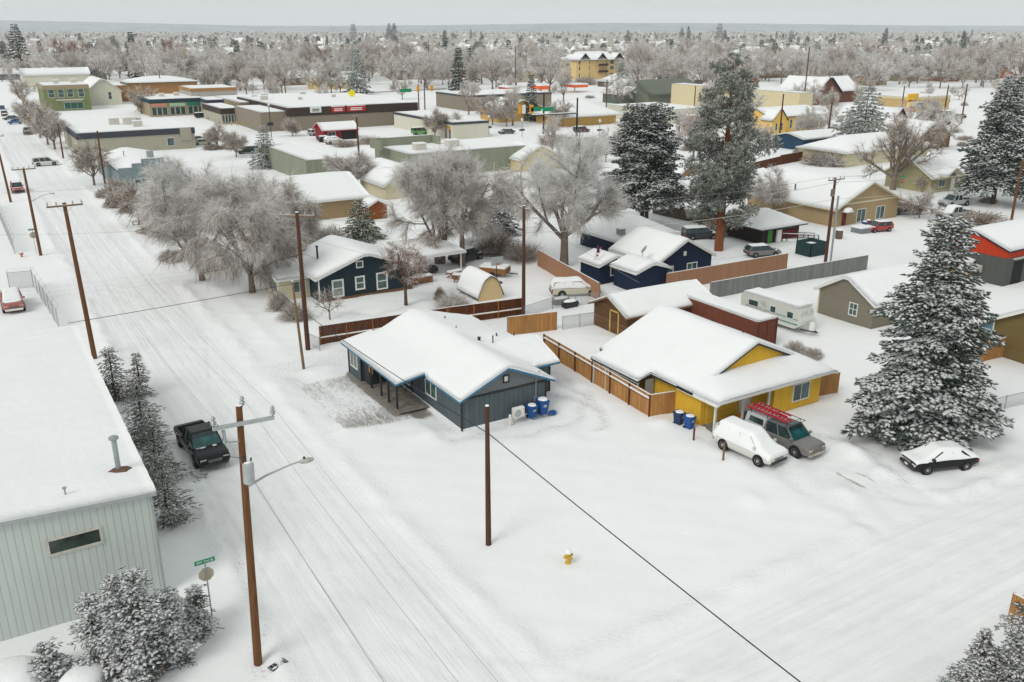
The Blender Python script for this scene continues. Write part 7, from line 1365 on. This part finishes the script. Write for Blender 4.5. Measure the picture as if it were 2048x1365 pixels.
# ---------------------------------------------------------------- town trees further off: shared meshes, each tree its own object
for q in list(OCC): pass
for a,b_,c_,d_ in ((-60,100,26,112),(-90,178,300,194),(-100,240,420,262),(6,60,24,330),(40,196,150,222),(150,60,200,118),(100,175,190,215)): OCC.append((a,b_,c_,d_))
def free(x,y,R=3): return not any(a-R<x<c+R and b-R<y<d+R for a,b,c,d in OCC)
def inview(px,py): return -60<px<2110 and py<1400
def proj(x,y,z=0.):
    c=RM.T@np.array([x,y,z-HC]); return 1024+FPX*c[0]/-c[2],682.5-FPX*c[1]/-c[2]
HIDE=(0,-6000,-300)
PB=[]
for i,(h,R,kw) in enumerate(((13,6.5,dict(droop=.05)),(15,7.5,dict(droop=.3)),(11,5.5,dict(droop=-.15)),(17,6,dict(droop=-.1,up=1.2)),(14,8,dict(droop=.15)))):
    a=bare('bare_tree','x',HIDE,h,R,400+i,ntw=2900,tl=1.8,tw=.085,k=3,frost=.74,sub=(4,3),mats=[[TWIG,TWIGF2],[TWIG,TWIGF],[TWIG,TWIGF2],[TWIGR,TWIGF2],[TWIG,TWIGF]][i],low=.16,fork=.2,thick=.9,**kw); PB.append(a)
PR=bare('bare_tree','x',HIDE,16,8.5,420,ntw=2300,tl=2.0,tw=.10,k=3,frost=.0,sub=(4,3),mats=[TWIGR,TWIGR],low=.1,fork=.14,droop=-.05)
PC=[]
for i,(h,R,sn,m_) in enumerate(((17,4.6,.5,[NEEDLE,NEEDLEB,CSNOW,FROST]),(20,4.2,.35,[NEEDLE,NEEDLE,CSNOW,FROST]),(13,4.6,.5,[FROST,NEEDLE,CSNOW,FROST]),(15,3.0,.3,[NEEDLE,NEEDLEB,FROST,FROST]))):
    PC.append(conifer('conifer','x',HIDE,h,R,430+i,nb=9,cl=1.25,cw=.50,den=.85,snowy=sn,step=1.0,base=.06,shape=.75,irregular=.25,limbs=False,mats=m_,droop=.35))
r=np.random.default_rng(77); fw=np.array([-RM[0,2],-RM[1,2]]); fw/=np.linalg.norm(fw); az0=math.atan2(fw[1],fw[0])
used_p=set()
def plant(protos,i,x,y,label,group,sc):
    k=i%len(protos); p=protos[k]
    if id(p) not in used_p:
        used_p.add(id(p)); p.location=(x,y,0); p.scale=(sc,)*3; p.rotation_euler=(0,0,r.uniform(0,6.28)); p['label']=label; p['group']=group; return p
    return dup(p,(x,y,0),r.uniform(0,6.28),label,group,(sc*r.uniform(.9,1.1),sc*r.uniform(.9,1.1),sc))
ZONES=((0,'left'),(300,'left'),(700,'left middle'),(1000,'middle'),(1400,'right middle'),(1750,'right'))
def zone(x,y):
    px,py=proj(x,y); z='left edge' if px<150 else 'left' if px<450 else 'left of centre' if px<850 else 'centre' if px<1150 else 'right of centre' if px<1550 else 'right' if px<1880 else 'right edge'
    d='behind the downtown roofs' if py>150 else 'in the treetops beyond town' if py>105 else 'in the distant trees'
    return z,d
# marked conifers: base pixel, top pixel
CON=[(45,150,45),(272,158,62),(715,190,95),(918,187,94),(945,165,90),(1062,243,148),(1240,182,124),(890,103,60),(780,92,46),(790,96,46),(708,90,47),(655,112,78),(1362,90,54),(1375,92,52),(1437,88,46),(1448,92,60),(1255,102,60),(1768,100,55),(1800,102,72),(1830,104,70),(2022,115,74),(1552,85,62),(1580,90,60),(1595,98,74),(1926,80,60),(1942,78,58),(1630,125,82),(1922,110,62),(1085,110,72),(1040,120,75),(800,160,108),(610,100,88),(535,140,88),(618,150,72),(430,145,75),(478,135,80),(500,128,70),(455,178,130),(550,165,110),(163,100,66),(230,112,70),(15,150,80),(372,108,72),(1082,145,95),(1330,195,150),(1135,170,120),(1710,140,95),(570,120,86),(548,120,82),(1010,90,74),(585,110,80),(655,98,70),(1310,90,70)]
CS=['dark','snow flecked','slender','frosted','tall','pointed','broad']
for _ in range(34): q=r.uniform(78,150); CON.append((r.uniform(0,2040),q,q-(q-60)*.28-14))
for i,(px_,py_,tp_) in enumerate(CON):
    x,y=at(px_,py_); h=zat(x,y,tp_); k=i%4 if i not in(4,) else 3; z,d=zone(x,y); H0=[17,20,13,15][k]
    o=plant(PC,k,x,y,'conifer standing out %s, %s of the view'%(d,z),'conifers standing among the leafless town trees',h/H0); OCC.append((x-3,y-3,x+3,y+3))
RED=[(130,152,80),(170,145,88),(640,158,98),(615,162,110),(1757,132,92),(1770,130,94),(790,150,105),(345,150,80),(1160,128,96)]
for i,(px_,py_,tp_) in enumerate(RED):
    x,y=at(px_,py_); h=zat(x,y,tp_); z,d=zone(x,y); plant([PR],0,x,y,'reddish brown leafless tree %s, %s of the view'%(d,z),'reddish leafless trees',h/16.)
# leafless trees
n=0; tries=0; cells_={}
while n<262 and tries<90000:
    tries+=1; u=r.random(); d_=330+ (640-330)*u**.8; a=az0+r.uniform(-.56,.56); x,y=d_*math.cos(a),d_*math.sin(a)
    if not free(x,y,2.5): continue
    qx,qy=proj(x,y)
    if qy>(190 if qx<1250 else 186) or (1105<qx<1250 and qy>148) or (qx<260 and qy>165): continue
    ck=(int(x//9),int(y//9))
    if ck in cells_: continue
    dens=1
    if r.random()>dens: continue
    cells_[ck]=1; z,dd=zone(x,y); sc=r.uniform(.85,1.35)
    plant(PB,int(r.integers(0,5)),x,y,'frosted leafless tree %s, %s of the view'%(dd,z),'frosted leafless town trees',sc); n+=1
# small trees and bushes dotted between the middle buildings
n=0; tries=0; mid=[]
while n<84 and tries<9000:
    tries+=1; px_=r.uniform(300,2040); py_=r.uniform(182,330); x,y=at(px_,py_)
    if not free(x,y,2.) or any(math.hypot(x-a,y-b)<9 for a,b in mid) or (px_<700 and py_>250) or (n>46 and px_<1200): continue
    mid.append((x,y)); n+=1
    if n%3: plant(PB,int(r.integers(0,5)),x,y,'small frosted tree between the middle buildings, %s of the view'%zone(x,y)[0],'small frosted trees between the middle buildings',r.uniform(.4,.75))
    else: shrub('frosted_shrub','frosted bush between the middle buildings, %s of the view'%zone(x,y)[0],(x,y,0),r.uniform(1.2,2.6),r.uniform(1.5,3.2),600+n,n=500,tw=.09,frost=.6,group='frosted bushes between the middle buildings',mats=[TWIG,TWIGF2])
# ---------------------------------------------------------------- town houses further off
HP=[]
HC_=[C3(150,132,105),C3(120,118,112),C3(96,84,74),C3(176,168,150),C3(110,120,128),C3(150,96,70)]
for i,(w2,d2,he,hr,kd) in enumerate(((14,10,3.,5.8,'x'),(10,13,3.,6.2,'y'),(18,11,3.,6.4,'hip'),(12,9,5.4,8.4,'x'),(24,13,3.4,6.2,'x'),(11,11,3.,6.6,'y'))):
    wl=flatm('town_wall_%s'%'abcdef'[i],HC_[i],.8); hh=house('town_house','x',0,0,w2,d2,he,hr,kd,wl,fas=DBROWN if i%2 else TRIMG,ov=.6,T=.35,res=4.,wins=(('f',w2*.3,1.6,1.5,1.4,0),('f',w2*.7,1.6,1.7,1.4,0),('l',d2*.5,1.6,1.4,1.3,0)),cat='house'); hh.location=HIDE; HP.append(hh)
hn=0; tries=0; hc=set()
WN=['tan','grey','brown','cream','blue','brick']
while hn<215 and tries<40000:
    tries+=1; d_=330+950*r.random()**.95; a=az0+r.uniform(-.56,.56); x,y=d_*math.cos(a),d_*math.sin(a)
    # houses line up along the street grid
    x=round(x/22)*22+r.uniform(-3,3); y=round(y/48)*48+r.choice([-13,13])+r.uniform(-2,2)
    ck=(int(x//20),int(y//20))
    if ck in hc or not free(x+7,y+5,8) or proj(x,y)[1]>(178 if proj(x,y)[0]>1250 else 165): continue
    hc.add(ck); k=int(r.integers(0,6)); p=HP[k]; z,dd=zone(x,y); lab='%s walled snow roofed house %s, %s of the view'%(WN[k],dd,z); g='snow roofed houses among the town trees'
    if id(p) not in used_p: used_p.add(id(p)); p.location=(x,y,0); p['label']=lab; p['group']=g
    else: dup(p,(x,y,0),0 if r.random()<.6 else PI/2,lab,g)
    hn+=1
# ---------------------------------------------------------------- beyond that: wood and roofs as masses
def scatter(name,label,proto,pts,sc,kindlab='stuff'):
    me=bpy.data.meshes.new(name); me.from_pydata([tuple(p) for p in pts],[],[]); A=me.attributes.new('sc','FLOAT','POINT'); A.data.foreach_set('value',np.asarray(sc,np.float32)); B_=me.attributes.new('rz','FLOAT','POINT'); B_.data.foreach_set('value',r.uniform(0,6.28,len(pts)).astype(np.float32))
    o=bpy.data.objects.new(name,me); COL.objects.link(o); tag(o,label,kind='stuff')
    ng=bpy.data.node_groups.new(name,'GeometryNodeTree'); ng.interface.new_socket('Geometry',in_out='INPUT',socket_type='NodeSocketGeometry'); ng.interface.new_socket('Geometry',in_out='OUTPUT',socket_type='NodeSocketGeometry')
    gi=ng.nodes.new('NodeGroupInput'); go_=ng.nodes.new('NodeGroupOutput'); ip=ng.nodes.new('GeometryNodeInstanceOnPoints'); oi=ng.nodes.new('GeometryNodeObjectInfo'); oi.inputs['Object'].default_value=proto; oi.transform_space='ORIGINAL'
    na=ng.nodes.new('GeometryNodeInputNamedAttribute'); na.data_type='FLOAT'; na.inputs[0].default_value='sc'; nb_=ng.nodes.new('GeometryNodeInputNamedAttribute'); nb_.data_type='FLOAT'; nb_.inputs[0].default_value='rz'; cx=ng.nodes.new('ShaderNodeCombineXYZ')
    ng.links.new(gi.outputs[0],ip.inputs['Points']); ng.links.new(oi.outputs['Geometry'],ip.inputs['Instance']); ng.links.new(na.outputs[0],ip.inputs['Scale']); ng.links.new(nb_.outputs[0],cx.inputs[2]); ng.links.new(cx.outputs[0],ip.inputs['Rotation']); ng.links.new(ip.outputs[0],go_.inputs[0])
    m_=o.modifiers.new('scatter','NODES'); m_.node_group=ng; return o
def far_pts(n,d0,d1,pw=.8,clus=None):
    d_=d0+(d1-d0)*r.random(n)**pw; a=az0+r.uniform(-.57,.57,n); P=np.stack([d_*np.cos(a),d_*np.sin(a),np.zeros(n)],1)
    if clus: k=wob(P[:,0],P[:,1],clus,5)>-.35; P=P[k]
    return P
(V,Q,mi),tr=bare_mesh(13,8,501,ntw=560,tl=2.8,tw=.24,droop=.05,k=3,frost=.75,sub=(3,2),low=.1,fork=.15); 
def hidden(name,V,F,mi,mats):
    me=npmesh(name,V,F,mi,mats); m=me.data; bpy.data.objects.remove(me); return m
def joined(name,label,me,pts,sc,mats=None):
    o=bpy.data.objects.new(name,me); return o
# the mass objects carry their own instance mesh through a child-free source object kept inside the first point
def mass(name,label,V,F,mi,mats,pts,sc):
    src=npmesh(name,V,F,mi,mats); o=scatter(name,label,src,pts,sc); src.location=tuple(pts[0]); tag(src,label,kind='stuff'); return o
P_=far_pts(14500,580,6500,.58); P_=P_[[free(p_[0],p_[1],2) for p_ in P_]]; mass('far_woodland','grey mass of frosted leafless trees towards the horizon',V,Q,mi,[TWIG,TWIGF2],P_,r.uniform(.6,1.15,len(P_)))
(V,T_,mi),tr=conifer_mesh(15,4,502,nb=7,cl=2.4,cw=1.1,den=.8,snowy=.3,step=1.8,base=.05,limbs=False)
P_=far_pts(3800,650,7000,.75); mass('far_conifers','dark conifers scattered through the woods towards the horizon',V,T_,mi,[NEEDLE,NEEDLE,FROST,FROST],P_,r.uniform(.5,1.1,len(P_)))
V=[(0,0,0),(14,0,0),(14,10,0),(0,10,0),(0,0,3),(14,0,3),(14,10,3),(0,10,3),(-.6,-.8,2.9),(14.6,-.8,2.9),(14.6,10.8,2.9),(-.6,10.8,2.9),(-.6,5,6.4),(14.6,5,6.4)]
P_=far_pts(3000,1000,7000,1.); mb=MB().add(V[:8],[(0,1,5,4),(1,2,6,5),(2,3,7,6),(3,0,4,7)],0).add(V[8:],[(0,1,5,4),(2,3,4,5)],1).add(V[8:],[(0,4,3),(1,2,5)],0)
src=mb.build('far_roofs',[flatm('town_wall_a',HC_[0]),SNOW]); o=scatter('far_roofs','rows of tiny snowy roofs between the woods near the horizon',src,P_,r.uniform(.9,1.5,len(P_))); src.location=tuple(P_[0]); tag(src,'rows of tiny snowy roofs between the woods near the horizon',kind='stuff')
for o in list(bpy.data.objects):
    if tuple(round(v_) for v_ in o.location)==HIDE and o.parent is None:
        for c in list(o.children): 
            for g in list(c.children):
                for k in list(g.children): bpy.data.objects.remove(k)
                bpy.data.objects.remove(g)
            bpy.data.objects.remove(c)
        bpy.data.objects.remove(o)
